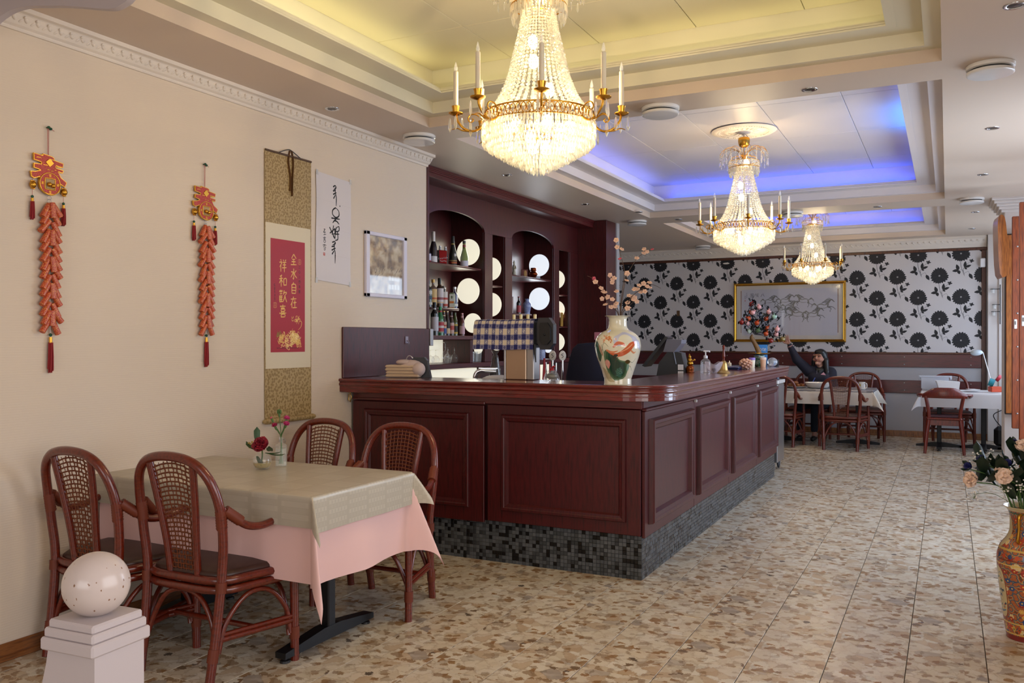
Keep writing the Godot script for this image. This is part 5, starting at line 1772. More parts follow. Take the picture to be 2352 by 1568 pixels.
func calligraphy() -> void:
	var im := blank(400, 770, Color("d4cccb"))
	var ink := Color("0c0b0c")
	for k in 3:
		im.fill_rect(Rect2i(0, 190 + k * 190, 400, 1), Color("c9c0bf"))
	glyph(im, "30,10 60,0 72,10 36,22;25,30 64,22;62,8 58,40;26,46 76,32;62,40 72,58 66,99;30,66 58,46", Rect2(165, 62, 80, 150), 11.0, ink)
	glyph(im, "50,4 18,22 16,48 50,62 84,48 82,20 50,4;50,62 50,80;4,72 96,66;50,70 18,99;30,84 62,84 88,98;95,-16 99,-10", Rect2(160, 218, 106, 122), 11.0, ink)
	glyph(im, "4,22 40,66 60,88;40,6 34,60;10,60 56,26 62,52 26,64;52,20 60,84 40,72;70,10 62,40 94,30 92,4 72,14;62,58 98,52;80,40 88,86 60,99", Rect2(142, 350, 118, 112), 10.0, ink)
	glyph(im, "30,6 60,0 72,8 34,18;22,26 64,20;62,6 56,36;22,42 78,28;60,36 72,54 68,99;28,60 56,42", Rect2(158, 470, 84, 160), 11.0, ink)
	for k in 3:
		glyph(im, ["20,10 60,5 22,40;50,20 10,60;15,60 80,50;50,40 48,95;20,98 90,80", "10,25 90,15;50,0 45,60;20,45 80,40;30,60 30,95;30,62 75,60 74,95;30,95 75,93", "50,0 50,12;12,18 90,14;14,18 8,34;90,14 84,30;50,20 15,60;50,35 92,60;35,68 70,66 68,92 36,94 35,68"][k], Rect2(76, 395 + k * 54, 40, 46), 4.5, ink)
	im.fill_rect(Rect2i(82, 566, 20, 22), Color("b4564e"))
	im.fill_rect(Rect2i(86, 570, 12, 3), Color("d4b4b0"))
	im.fill_rect(Rect2i(90, 570, 3, 16), Color("d4b4b0"))
	var o := thing("calligraphy_sheet", "white paper sheet of four black brushed characters taped beside the scroll", "calligraphy", W(WL + 0.002, 2.213, 4.782), PI / 2)
	# the sheet bellies a little
	var rows := []
	for j in 13:
		var r := PackedVector3Array()
		for i in 9:
			var u := i / 8.0 - 0.5
			var v := 0.5 - j / 12.0
			r.append(Vector3(u * 0.378 + 0.004 * sin(v * 7.0), v * 0.735 - 0.02 * u, 0.004 + 0.006 * cos(u * 3.0) * (0.6 + 0.4 * sin(v * 9.0 + u * 4.0)) * (1.0 - absf(v) * 1.6)))
		rows.append(r)
	part("paper", Mb.new().grid(rows, false, false, true), mat(Color.WHITE, 0.8, 0.0, {"albedo_texture": tex(im)}), o)
	for q in [[-0.18, 0.37], [0.185, 0.36], [-0.185, -0.36], [0.18, -0.37]]:
		part("tape", Mb.new().box(Vector3(q[0], q[1], 0.006), Vector3(0.02, 0.035, 0.001)), mat(Color(0.85, 0.85, 0.84, 0.4), 0.2, 0.0, {"transparency": 1}), o)

func framed_print() -> void:
	var o := thing("framed_print", "small white framed sepia landscape print under glass by the bar", "picture", W(WL, 2.008, 5.398), PI / 2)
	var w := 0.53
	var h := 0.482
	var f := Mb.new()
	f.box(Vector3(0, h / 2 - 0.014, 0.013), Vector3(w, 0.028, 0.026), 0.004).box(Vector3(0, -h / 2 + 0.014, 0.013), Vector3(w, 0.028, 0.026), 0.004)
	f.box(Vector3(w / 2 - 0.022, 0, 0.013), Vector3(0.044, h, 0.026), 0.004).box(Vector3(-w / 2 + 0.022, 0, 0.013), Vector3(0.044, h, 0.026), 0.004)
	part("frame", f, mat(Color("d3cedb"), 0.4), o)
	var im := ramp(fnoise(61, 0.012, FastNoiseLite.TYPE_SIMPLEX_SMOOTH, 5), 256, 256, [Color("5c3d22"), Color("8a6842"), Color("b3946c"), Color("cbb38f"), Color("d8c7a8")], [0.0, 0.3, 0.5, 0.7, 1.0])
	rng.seed = 9
	for k in 60:
		var x := rng.randf()
		var y := 0.55 + 0.4 * rng.randf()
		brush(im, [Vector2(x, y), Vector2(x + 0.03, y - 0.04), Vector2(x + 0.08 * rng.randf(), y - 0.08)], [6, 3, 1], [Color("6e5130"), Color("8a7a66"), Color("b9a27c")][k % 3])
	for k in 8:
		im.fill_rect(Rect2i(150 + (k % 4) * 22, 170 + (k / 4) * 40, 18, 22), Color("d9d0c0"))
	part("print", plane_uv(Vector3(0, 0, 0.006), w - 0.086, h - 0.054), mat(Color.WHITE, 0.6, 0.0, {"albedo_texture": tex(im)}), o)
	part("glass", Mb.new().box(Vector3(0, 0, 0.014), Vector3(w - 0.084, h - 0.052, 0.003)), M.pane, o)

func horse(im: Image, at: Vector2, s: float, face: float, sd: int) -> void:
	# a galloping horse in brush strokes; face 1 right, -1 left
	rng.seed = sd
	var sz := Vector2(im.get_width(), im.get_height())
	var p := func(x: float, y: float) -> Vector2: return (at + Vector2(x * face, y) * s) / sz
	var dark := Color("37332f")
	var mid := Color("5d564c")
	brush(im, [p.call(-46, -2), p.call(-20, -12), p.call(8, -6), p.call(28, -20), p.call(44, -40), p.call(54, -44)], [3, 7, 5, 13, 10, 4].map(func(v): return v * s), mid)
	brush(im, [p.call(50, -46), p.call(60, -36), p.call(70, -26)], [8 * s, 7 * s, 4 * s], dark)
	brush(im, [p.call(30, -14), p.call(26, 6), p.call(34, 14)], [9 * s, 10 * s, 3 * s], mid)
	brush(im, [p.call(-38, 0), p.call(-44, 14), p.call(-34, 22)], [12 * s, 9 * s, 3 * s], mid)
	brush(im, [p.call(-30, 16), p.call(0, 18), p.call(26, 10)], [2 * s, 4 * s, 2 * s], mid)
	for l in [[30, 8, 48, 22, 40, 38], [34, 6, 60, 10, 72, 22], [-40, 14, -56, 30, -72, 36], [-36, 16, -46, 36, -40, 52]]:
		brush(im, [p.call(l[0], l[1]), p.call(l[2], l[3]), p.call(l[4], l[5]), p.call(l[4] + 5, l[5] + 5)], [7 * s, 4 * s, 3 * s, 4.5 * s], dark)
	for k in 8:
		var y := -40 + k * 4
		brush(im, [p.call(48 - k * 4, y - 4), p.call(34 - k * 5, y - 14 + rng.randf() * 6), p.call(20 - k * 5 - rng.randf() * 8, y - 8 + rng.randf() * 10)], [3 * s, 4 * s, 0.6], dark)
	for k in 5:
		brush(im, [p.call(-46, -2), p.call(-62 - rng.randf() * 6, -10 - k * 2), p.call(-80 - rng.randf() * 12, -2 + k * 5)], [4 * s, 4 * s, 0.6], mid)

func horse_painting() -> void:
	var w := 1.71
	var h := 0.945
	var o := thing("horse_painting", "gold framed ink painting of eight galloping horses on the flower wallpaper", "painting", W(-2.255, 1.889, BACK - 0.006), 0.0)
	var fr := Mb.new()
	var prof := V([0.0, 0.0, 0.0, 0.018, 0.008, 0.03, 0.02, 0.034, 0.03, 0.026, 0.036, 0.03, 0.042, 0.016, 0.044, 0.0])
	for j in prof.size() - 1:
		var q := []
		for k in 2:
			for c in [[-1, -1], [1, -1], [1, 1], [-1, 1]]:
				q.append(Vector3(c[0] * (w / 2 - prof[j + k].x), c[1] * (h / 2 - prof[j + k].x), prof[j + k].y))
		for i in 4:
			fr.quad(q[i], q[(i + 1) % 4], q[4 + (i + 1) % 4], q[4 + i], Vector3(0, 0, 1) if j else Vector3(q[i].x + q[(i + 1) % 4].x, q[i].y + q[(i + 1) % 4].y, 0.1))
	part("frame", fr, M.gold, o)
	var bd := []
	for k in 120:
		bd.append(T(Vector3(-w / 2 + w * k / 119.0, h / 2 - 0.005, 0.024)))
		bd.append(T(Vector3(-w / 2 + w * k / 119.0, -h / 2 + 0.005, 0.024)))
	for k in 66:
		bd.append(T(Vector3(w / 2 - 0.005, -h / 2 + h * k / 65.0, 0.024)))
		bd.append(T(Vector3(-w / 2 + 0.005, -h / 2 + h * k / 65.0, 0.024)))
	many("gilt_beading", Mb.new().ball(Vector3.ZERO, Vector3(0.006, 0.006, 0.006), 6, 4).mesh(M.gold), bd, o)
	var im := blank(1200, 660, Color("c9bfb4"))
	im.fill_rect(Rect2i(62, 46, 1076, 566), Color("bdb9c4"))
	im.fill_rect(Rect2i(50, 60, 9, 520), Color("7c4a34"))
	im.fill_rect(Rect2i(1140, 60, 9, 520), Color("7c4a34"))
	var hs := [[390, 190, 0.9, 1], [570, 185, 0.95, 1], [760, 190, 1.0, -1], [990, 260, 1.15, 1], [520, 310, 0.85, -1], [690, 350, 1.2, -1], [880, 360, 1.1, 1], [620, 260, 0.9, 1]]
	for k in 8:
		horse(im, Vector2(hs[k][0], hs[k][1]), hs[k][2] * 1.45, hs[k][3], 100 + k)
	var ink := Color("2a2628")
	glyph(im, "10,10 10,95;10,10 92,10 92,95;10,95 92,95;30,28 70,26;50,18 50,44;28,46 74,44;36,56 66,55 66,80 36,80 36,56", Rect2(160, 96, 44, 46), 4.0, ink)
	glyph(im, "20,5 20,45 45,45;20,20 42,18;10,50 48,48 40,90;55,20 90,10;70,5 60,40;60,45 92,40;70,50 55,90;60,60 95,95", Rect2(216, 94, 48, 48), 4.0, ink)
	glyph(im, "38,20 30,60 5,92;60,12 72,55 98,85", Rect2(280, 92, 48, 50), 4.5, ink)
	glyph(im, "20,5 80,5;50,0 50,20;15,30 85,28;30,40 30,70;70,38 70,70;20,80 80,78;50,70 50,99", Rect2(112, 86, 18, 66), 2.5, ink)
	glyph(im, "30,5 60,20;20,30 80,28;50,20 40,60;20,70 85,66;50,60 50,99", Rect2(92, 120, 20, 46), 2.5, ink)
	im.fill_rect(Rect2i(94, 176, 14, 14), Color("a8646a"))
	part("painting", plane_uv(Vector3(0, 0, 0.004), w - 0.08, h - 0.08), mat(Color.WHITE, 0.7, 0.0, {"albedo_texture": tex(im)}), o)
	part("glass", Mb.new().box(Vector3(0, 0, 0.012), Vector3(w - 0.08, h - 0.08, 0.003)), M.pane, o)

# one curved petal or leaf: length, width, how far it cups and curls; grows along +y, faces +z
func petal(l: float, w: float, cup: float, curl: float, tip := 0.3, fold := 0.0) -> Mb:
	var rows := []
	for j in 6:
		var v := j / 5.0
		var ww := w * 0.5 * sin(PI * clampf(0.12 + v * (0.88 - tip * 0.35) * 1.0, 0.0, 1.0)) + w * 0.04
		if v == 1.0:
			ww *= 1.0 - tip
		var r := PackedVector3Array()
		for i in 5:
			var u := i / 2.0 - 1.0
			r.append(Vector3(u * ww, l * v * (1.0 - 0.12 * absf(curl) * v), -cup * w * (1.0 - u * u) * sin(PI * minf(v, 0.9)) - curl * l * v * v + fold * absf(u) * ww))
		rows.append(r)
	var b := Mb.new().grid(rows)
	return b

func rose(r: float, open: float) -> Mb:
	var b := Mb.new()
	for ringk in 4:
		var n: int = [3, 5, 5, 6][ringk]
		var f: float = [0.45, 0.65, 0.85, 1.0][ringk]
		for k in n:
			var a := TAU * k / n + ringk * 0.7
			var tilt: float = lerpf(0.05, 0.9 * open, f * f)
			var x := Transform3D(Basis(Vector3.UP, a) * Basis(Vector3.RIGHT, tilt), Vector3(sin(a), 0, cos(a)) * r * 0.2 * f)
			b.add(petal(r * lerpf(1.25, 1.15, f), r * lerpf(0.9, 1.25, f), 0.35, -0.12 * open * f, 0.2), x)
	return b

func leaf_mesh(l: float, w: float) -> Mb:
	return petal(l, w, 0.05, 0.25, 0.9, 0.25)

func make_foreground() -> void:
	# white newel post with a ball
	var x := T(W(-1.573, 0, 1.205), 0.06)
	var o := thing("newel_post", "white painted post with stepped cap and a spotted ball on top, at the lower left", "post", x.origin, 0.06)
	var rows := []
	for q in [[0.0, 0.16], [0.30, 0.157], [0.42, 0.15], [0.55, 0.134], [0.66, 0.108], [0.74, 0.084], [0.79, 0.07], [0.822, 0.064]]:
		var r := PackedVector3Array()
		var hx: float = q[1]
		r.append_array([Vector3(-hx, q[0], -0.062), Vector3(0.066, q[0], -0.062), Vector3(0.066, q[0], 0.062), Vector3(-hx, q[0], 0.062)])
		rows.append(r)
	var b := Mb.new()
	for j in rows.size() - 1:
		for i in 4:
			b.quad(rows[j][i], rows[j][(i + 1) % 4], rows[j + 1][(i + 1) % 4], rows[j + 1][i], rows[j][i] + rows[j][(i + 1) % 4] - Vector3(0, rows[j][i].y * 2, 0))
	var wp := mat(Color("bdb2b2"), 0.5)
	part("shaft", b, wp, o)
	part("cap", Mb.new().box(Vector3(0, 0.835, 0), Vector3(0.148, 0.026, 0.148), 0.004).box(Vector3(0, 0.857, 0), Vector3(0.138, 0.02, 0.138), 0.004).box(Vector3(0, 0.874, 0), Vector3(0.126, 0.018, 0.126), 0.004), wp, o)
	var im := blank(512, 256, Color("d6cdc8"))
	rng.seed = 21
	for k in 60:
		disc(im, Vector2(rng.randf(), 0.15 + 0.6 * rng.randf()), 0.002 + 0.004 * rng.randf(), Color("8d6a50"), 0.004 + 0.012 * rng.randf(), 8)
	part("ball", Mb.new().ball(Vector3(0, 0.945, 0), Vector3(0.0655, 0.0655, 0.0655), 32, 20), mat(Color(0.93, 0.9, 0.89), 0.22, 0.0, {"albedo_texture": tex(im)}), o)
	# scalloped board hanging over the entrance, near the viewer
	var q2 := curve2(V([-3.80, 2.79, -3.74, 2.815, -3.686, 2.842, -3.596, 2.863, -3.5, 2.864, -3.422, 2.853, -3.227, 2.819, -3.042, 2.777, -2.953, 2.761, -2.89, 2.771, -2.858, 2.785, -2.80, 2.83, -2.75, 2.90, -2.73, 2.95]), 4)
	q2.append(Vector2(-3.80, 2.95))
	single("scalloped_valance", Mb.new().prism(q2, 0.03, T(Vector3.ZERO), true), mat(Color("b9b0b4"), 0.6), "white scalloped board hanging from the ceiling, at the top left edge", "valance", W(0, 0, 2.35))
	# tall painted floor vase
	var v := thing("floor_vase", "tall porcelain floor vase with red and gold patterns, cut by the right edge", "vase", W(0.345, 0, 4.87))
	var prof := smooth(V([0, 0.002, 0.08, 0.0, 0.088, 0.012, 0.096, 0.06, 0.109, 0.16, 0.121, 0.26, 0.13, 0.36, 0.129, 0.405, 0.115, 0.45, 0.09, 0.485, 0.077, 0.515, 0.074, 0.55, 0.075, 0.59, 0.083, 0.62, 0.1, 0.636, 0.104, 0.641, 0.098, 0.64, 0.078, 0.617, 0.06, 0.55]), 4)
	part("body", Mb.new().lathe(prof, 48, T(Vector3.ZERO), 0.2), mat(Color.WHITE, 0.14, 0.0, {"albedo_texture": tex(satsuma()), "clearcoat_enabled": true, "clearcoat": 0.6}), v)
	for s in [-1, 1]:
		part("handle", Mb.new().tube(curve(V3([0.03 * s, 0.61, 0.085, 0.04 * s, 0.6, 0.1, 0.04 * s, 0.54, 0.098, 0.045 * s, 0.49, 0.1, 0.04 * s, 0.475, 0.088]), 4), 0.008, 8), M.gold, v)
	# cut flowers standing in it
	var cream := mat(Color("e3c4ae"), 0.65, 0.0, {"backlight_enabled": true, "backlight": Color(0.2, 0.16, 0.13)})
	var blue := mat(Color("1d1f5e"), 0.6)
	var rm := {"c": rose(0.042, 0.75).mesh(cream), "b": rose(0.03, 0.15).mesh(cream), "u": rose(0.027, 0.25).mesh(blue)}
	var lm := leaf_mesh(0.11, 0.05).mesh(M.leaf_dark)
	var lm2 := leaf_mesh(0.05, 0.02).mesh(M.leaf_dark)
	var base := Vector3(0, 0.6, 0)
	# x right, y up, z towards the viewer, from the vase's foot
	var fl := [["c", -0.015, 0.92, 0.05, "wide open cream rose at the bouquet's top"], ["u", -0.052, 0.935, 0.02, "dark blue rosebud left of the topmost cream rose"], ["u", -0.192, 0.86, 0.06, "dark blue rosebud upper left, sprinkled with white sprays"], ["u", -0.245, 0.825, 0.08, "leftmost dark blue rosebud, highest above the cream rose"], ["c", -0.225, 0.765, 0.1, "cream rose drooping at the bouquet's left end"], ["b", -0.115, 0.815, 0.1, "upright cream rosebud in the bouquet's middle"], ["c", -0.092, 0.79, 0.13, "cream rose just above the vase's mouth"], ["u", -0.082, 0.85, 0.09, "dark blue rosebud between cream blooms"], ["c", 0.03, 0.84, 0.08, "cream rose at the right edge of the view"], ["c", 0.13, 0.86, 0.0, "cream rose at the bouquet's far right, outside the view's edge"]]
	for f in fl:
		var at := Vector3(f[1], f[2], f[3])
		var st := thing("artificial_rose", f[4], "flower", v.position, 0.0, "artificial roses in the floor vase")
		var mid := base.lerp(at, 0.5) + Vector3(0, 0.05, 0)
		part("stem", Mb.new().tube(curve([Vector3(at.x * 0.1, 0.5, at.z * 0.1), base + Vector3(at.x * 0.25, 0.02, at.z * 0.25), mid, at - Vector3(0, 0.01, 0)], 5), 0.003, 5), M.stem, st)
		var dir := (at - mid).normalized()
		var ba := Basis(Quaternion(Vector3.UP, dir.lerp(Vector3.BACK, 0.25).normalized()))
		inst("bloom", rm[f[0]], st, Transform3D(ba, at))
		for k in 5:
			var t := 0.25 + 0.17 * k
			var q := base.lerp(at, t) + Vector3(0, 0.05 * sin(PI * t), 0)
			var a: float = k * 2.4 + f[1] * 30.0
			inst("leaf", lm, st, Transform3D(Basis(Vector3.UP, a) * Basis(Vector3.RIGHT, 1.0 + 0.3 * sin(a)), q))
		for k in 4:
			inst("sepal", lm2, st, Transform3D(ba * Basis(Vector3.UP, PI / 2 * k) * Basis(Vector3.RIGHT, 0.9), at - dir * 0.004))
	var spray := thing("babys_breath", "sprigs of tiny white flowers between the roses of the floor vase", "flower", v.position)
	var bs := []
	var twig := Mb.new()
	rng.seed = 33
	for s in [[-0.21, 0.875, 0.07], [-0.23, 0.7, 0.12], [-0.1, 0.74, 0.15], [-0.06, 0.83, 0.14], [0.01, 0.8, 0.15], [-0.16, 0.88, 0.03], [-0.03, 0.76, 0.16]]:
		var e := Vector3(s[0], s[1], s[2])
		twig.tube(curve([base, base.lerp(e, 0.6) + Vector3(0, 0.04, 0), e], 3), 0.0012, 4)
		for k in 14:
			var d := Vector3(rng.randfn(), rng.randfn(), rng.randfn()) * 0.016
			twig.tube([e - Vector3(0, 0.02, 0), e + d], 0.0006, 3)
			bs.append(Transform3D(Basis.IDENTITY.scaled(Vector3.ONE * rng.randf_range(0.7, 1.2)), e + d))
	part("twigs", twig, M.stem, spray)
	many("white_florets", Mb.new().ball(Vector3.ZERO, Vector3(0.0045, 0.004, 0.0045), 6, 4).mesh(mat(Color("e6e0d8"), 0.7)), bs, spray)
	table_flowers()

func satsuma() -> Image:
	var w := 768
	var h := 768
	var im := ramp(fnoise(71, 0.035, FastNoiseLite.TYPE_CELLULAR, 1), w, h, [Color("b98c45"), Color("a5481f"), Color("b4652a"), Color("23406a"), Color("c29a52"), Color("8f2a18"), Color("3f5b33"), Color("c9a868")], [0.0, 0.14, 0.28, 0.4, 0.52, 0.68, 0.84, 1.0])
	rng.seed = 12
	for k in 240:
		var c := Vector2(rng.randf(), 0.1 + 0.85 * rng.randf())
		var k2: Color = [Color("b83a1c"), Color("d9a24a"), Color("26457c"), Color("d8c08a"), Color("9c2617")][k % 5]
		for j in 6:
			var a := TAU * j / 6
			disc(im, c + Vector2(cos(a), sin(a)) * 0.012, 0.008, k2, 0.0, 7)
		disc(im, c, 0.006, Color("e2b850"), 0.0, 7)
	# lens-shaped picture panels on a pale ground
	for c in [0.54, 0.86, 0.2]:
		var lens := curve2([Vector2(c - 0.01, 0.44), Vector2(c - 0.075, 0.5), Vector2(c - 0.08, 0.7), Vector2(c - 0.05, 0.83), Vector2(c + 0.045, 0.85), Vector2(c + 0.075, 0.72), Vector2(c + 0.06, 0.5), Vector2(c + 0.01, 0.435)], 5, true)
		fill(im, lens, Color("8d3a14"))
		var small := PackedVector2Array()
		for q in lens:
			small.append(Vector2(c, 0.64) + (q - Vector2(c, 0.64)) * 0.9)
		fill(im, small, Color("cdbb8c"))
		var lands := [Color("2b4468"), Color("6b7a3a"), Color("b4552a"), Color("30507a"), Color("d8d2b0"), Color("7b8c5a"), Color("23405e"), Color("b98a3a")]
		for k in 40:
			var q := Vector2(c + rng.randf_range(-0.05, 0.045), rng.randf_range(0.5, 0.82))
			brush(im, [q, q + Vector2(0.012, -0.006), q + Vector2(0.026 * rng.randf(), 0.012 * rng.randfn())], [4, 12 * rng.randf() + 3, 2], lands[k % 8])
		brush(im, [Vector2(c - 0.03, 0.78), Vector2(c, 0.795), Vector2(c + 0.05, 0.78)], [4, 14, 5], Color("456a8c"))
		brush(im, [Vector2(c, 0.52), Vector2(c + 0.02, 0.5), Vector2(c + 0.035, 0.525)], [1, 4, 1], Color("4a6a8a"))
		var nk := curve2([Vector2(c, 0.07), Vector2(c - 0.045, 0.14), Vector2(c - 0.04, 0.26), Vector2(c, 0.31), Vector2(c + 0.04, 0.26), Vector2(c + 0.045, 0.14)], 4, true)
		fill(im, nk, Color("c9b684"))
	for y in [[0.0, 0.035, "cdb98a"], [0.045, 0.055, "2c5a3a"], [0.31, 0.325, "c9a24a"], [0.39, 0.4, "7d2a14"], [0.425, 0.435, "d9b45a"], [0.865, 0.875, "d9b45a"], [0.96, 1.0, "7d1a14"], [0.945, 0.955, "d9b45a"]]:
		im.fill_rect(Rect2i(0, int(y[0] * h), w, int((y[1] - y[0]) * h)), Color(y[2]))
	for k in 24:
		disc(im, Vector2((k + 0.5) / 24.0, 0.365), 0.013, Color("26406a") if k % 2 else Color("c04a20"), 0.018, 8)
		var q := Vector2((k + 0.5) / 24.0, 0.91)
		fill(im, PackedVector2Array([q + Vector2(0, -0.035), q + Vector2(0.014, 0), q + Vector2(0, 0.033), q + Vector2(-0.014, 0)]), Color("c9a24a") if k % 2 else Color("b8461e"))
		disc(im, q, 0.006, Color("2f5a3a"), 0.0, 7)
	return im

func table_flowers() -> void:
	var ty := 0.7795
	var g := thing("globe_vase", "small round glass vase of yellowish water with a peony on the near table", "vase", W(-3.185, ty, 3.42))
	var gp := smooth(V([0.0, 0.004, 0.028, 0.0, 0.036, 0.008, 0.047, 0.03, 0.045, 0.055, 0.032, 0.072, 0.025, 0.078, 0.028, 0.082]), 4)
	part("glass", Mb.new().lathe(gp, 24), M.glass, g)
	part("water", Mb.new().lathe(smooth(V([0, 0.004, 0.03, 0.005, 0.041, 0.02, 0.0445, 0.034, 0.0, 0.034]), 2), 20), mat(Color(0.72, 0.62, 0.30, 0.55), 0.05, 0.0, {"transparency": 1}), g)
	var pe := thing("peony", "dark red artificial peony standing in the round glass vase", "flower", W(-3.185, ty, 3.42))
	var pm := mat(Color("86001f"), 0.6, 0.0, {"rim_enabled": true, "rim": 0.3})
	part("stem", Mb.new().tube(curve(V3([-0.01, 0.012, 0, 0.0, 0.06, 0, 0.018, 0.1, 0.02]), 4), 0.0035, 6), M.stem, pe)
	part("bloom", Mb.new().add(rose(0.05, 0.62), Transform3D(Basis(Vector3.RIGHT, 0.75), Vector3(0.018, 0.108, 0.012))).add(rose(0.038, 0.4), Transform3D(Basis(Vector3.RIGHT, 0.75) * Basis(Vector3.UP, 1.0), Vector3(0.018, 0.125, 0.024))), pm, pe)
	var lf := leaf_mesh(0.085, 0.03).mesh(M.leaf)
	for q in [[-0.02, 0.1, 0.02, 1.5, 1.35], [-0.035, 0.13, 0.0, 0.8, 0.35], [0.05, 0.09, 0.03, -1.2, 1.75], [0.06, 0.085, 0.02, -0.7, 1.9], [0.005, 0.07, 0.04, 0.2, 2.5], [0.03, 0.09, -0.03, -2.5, 1.4]]:
		inst("leaf", lf, pe, Transform3D(Basis(Vector3.UP, q[3]) * Basis(Vector3.RIGHT, -q[4]) * Basis(Vector3.UP, PI), Vector3(q[0], q[1], q[2])))
	var yel := Mb.new()
	rng.seed = 3
	for k in 22:
		yel.ball(Vector3(-0.048 + rng.randfn() * 0.013, 0.118 + rng.randfn() * 0.013, 0.015 + rng.randfn() * 0.008), Vector3(0.005, 0.004, 0.005), 6, 4)
	part("yellow_buds", yel, mat(Color("b39a4e"), 0.6), pe)
	var bt := thing("bottle_vase", "clear glass bottle with stems of pink carnations behind the peony", "vase", W(-3.16, ty, 3.535))
	part("glass", Mb.new().lathe(V([0, 0.004, 0.028, 0.0, 0.031, 0.004, 0.031, 0.105, 0.029, 0.113, 0.013, 0.122, 0.011, 0.128, 0.011, 0.145, 0.014, 0.148, 0.014, 0.153, 0.011, 0.154]), 20), M.glass, bt)
	part("water", Mb.new().lathe(V([0, 0.005, 0.028, 0.005, 0.028, 0.095, 0, 0.095]), 16), mat(Color(0.9, 0.93, 0.88, 0.2), 0.03, 0.0, {"transparency": 1}), bt)
	part("swing_wire", Mb.new().tube(curve(V3([0.012, 0.14, 0, 0.028, 0.145, 0.005, 0.034, 0.138, 0.005, 0.026, 0.125, 0, 0.014, 0.128, 0]), 4), 0.0018, 5), M.steel, bt)
	var cr := mat(Color("a01543"), 0.65)
	var pk := mat(Color("c9457f"), 0.65, 0.0, {"backlight_enabled": true, "backlight": Color(0.2, 0.06, 0.1)})
	var mats := [cr, pk, pk]
	var cl := ["crimson carnation in the glass bottle, lowest of its blooms", "pink carnation in the glass bottle, upper of the pair", "pink carnation in the glass bottle, lower right of the pair", "unopened green carnation bud, tallest in the glass bottle", "small pink-tipped bud leaning left in the glass bottle"]
	var ends := V3([-0.03, 0.205, 0.01, 0.035, 0.245, 0.0, 0.045, 0.218, 0.015, -0.022, 0.275, -0.01, -0.062, 0.243, 0.0])
	for k in 5:
		var st := thing("carnation", cl[k], "flower", bt.position, 0.0, "carnations in the glass bottle")
		var e: Vector3 = ends[k]
		part("stem", Mb.new().tube(curve([Vector3(0.008 - 0.004 * k, 0.012, 0.003 * k - 0.006), Vector3(0.002 * k - 0.004, 0.145, 0.002 * k - 0.004), e * Vector3(0.5, 0.0, 0.5) + Vector3(0, lerpf(0.15, e.y, 0.55), 0), e], 4), 0.0022, 5), M.stem, st)
		var dir := (e - Vector3(0, 0.14, 0)).normalized()
		var ba := Basis(Quaternion(Vector3.UP, dir))
		part("calyx", Mb.new().lathe(smooth(V([0.002, -0.018, 0.0055, -0.01, 0.006, 0.0, 0.004, 0.008, 0, 0.008]), 2), 8, Transform3D(ba, e)), M.stem, st)
		if k < 3:
			var fb := Mb.new()
			for j in 13:
				var a := j * 2.4
				fb.add(petal(0.022, 0.02, -0.05, 0.15, 0.0, 0.15), Transform3D(ba * Basis(Vector3.UP, a) * Basis(Vector3.RIGHT, 0.35 + 0.08 * j), e + dir * 0.006))
			part("bloom", fb, mats[k], st)
		elif k == 3:
			for j in 3:
				part("bud", Mb.new().ball(e + Vector3((j - 1) * 0.01, 0.012 + 0.004 * (j % 2), 0), Vector3(0.005, 0.012, 0.005), 8, 6), M.stem, st)
		else:
			part("tip", Mb.new().ball(e + dir * 0.012, Vector3(0.006, 0.007, 0.006), 8, 6), mat(Color("b0455a"), 0.6), st)

func text(called: String, s: String, h: float, x: Transform3D, m: Material, to: Node3D, bold := false) -> void:
	var t := TextMesh.new()
	t.text = s
	t.font_size = 32
	t.pixel_size = h / 32.0
	t.depth = 0.0008
	t.curve_step = 2.0
	var f := SystemFont.new()
	f.font_names = PackedStringArray(["Droid Serif" if bold else "Droid Sans"])
	t.font = f
	t.material = m
	inst(called, t, to, x)

# profile kinds of bottles, unit height and unit radius
func bottle_profile(kind: String, h: float, r: float) -> Array:
	var p: Array = {
		"wine": [0, 0.0, 0.9, 0.0, 1, 0.015, 1, 0.60, 0.93, 0.66, 0.62, 0.73, 0.42, 0.78, 0.38, 0.84, 0.38, 0.99, 0.42, 0.99, 0.42, 1.0, 0, 1.0],
		"slope": [0, 0.0, 0.9, 0.0, 1, 0.015, 1, 0.36, 0.9, 0.46, 0.65, 0.60, 0.45, 0.72, 0.40, 0.80, 0.38, 1.0, 0, 1.0],
		"beer": [0, 0.0, 0.9, 0.0, 1, 0.02, 1, 0.52, 0.9, 0.62, 0.6, 0.74, 0.47, 0.84, 0.42, 0.94, 0.46, 0.95, 0.46, 0.965, 0.4, 0.965, 0, 0.97],
		"square": [0, 0.0, 0.95, 0.0, 1, 0.015, 1, 0.66, 0.9, 0.72, 0.42, 0.77, 0.36, 0.8, 0.36, 0.9, 0.42, 0.91, 0.42, 1.0, 0, 1.0],
		"sparkling": [0, 0.0, 0.9, 0.0, 1, 0.015, 1, 0.42, 0.92, 0.52, 0.65, 0.64, 0.45, 0.72, 0.4, 0.8, 0.4, 0.92, 0.48, 0.94, 0.45, 1.0, 0, 1.0]}[kind]
	var o := []
	for q in V(p):
		o.append(Vector2(q.x * r, q.y * h))
	return o

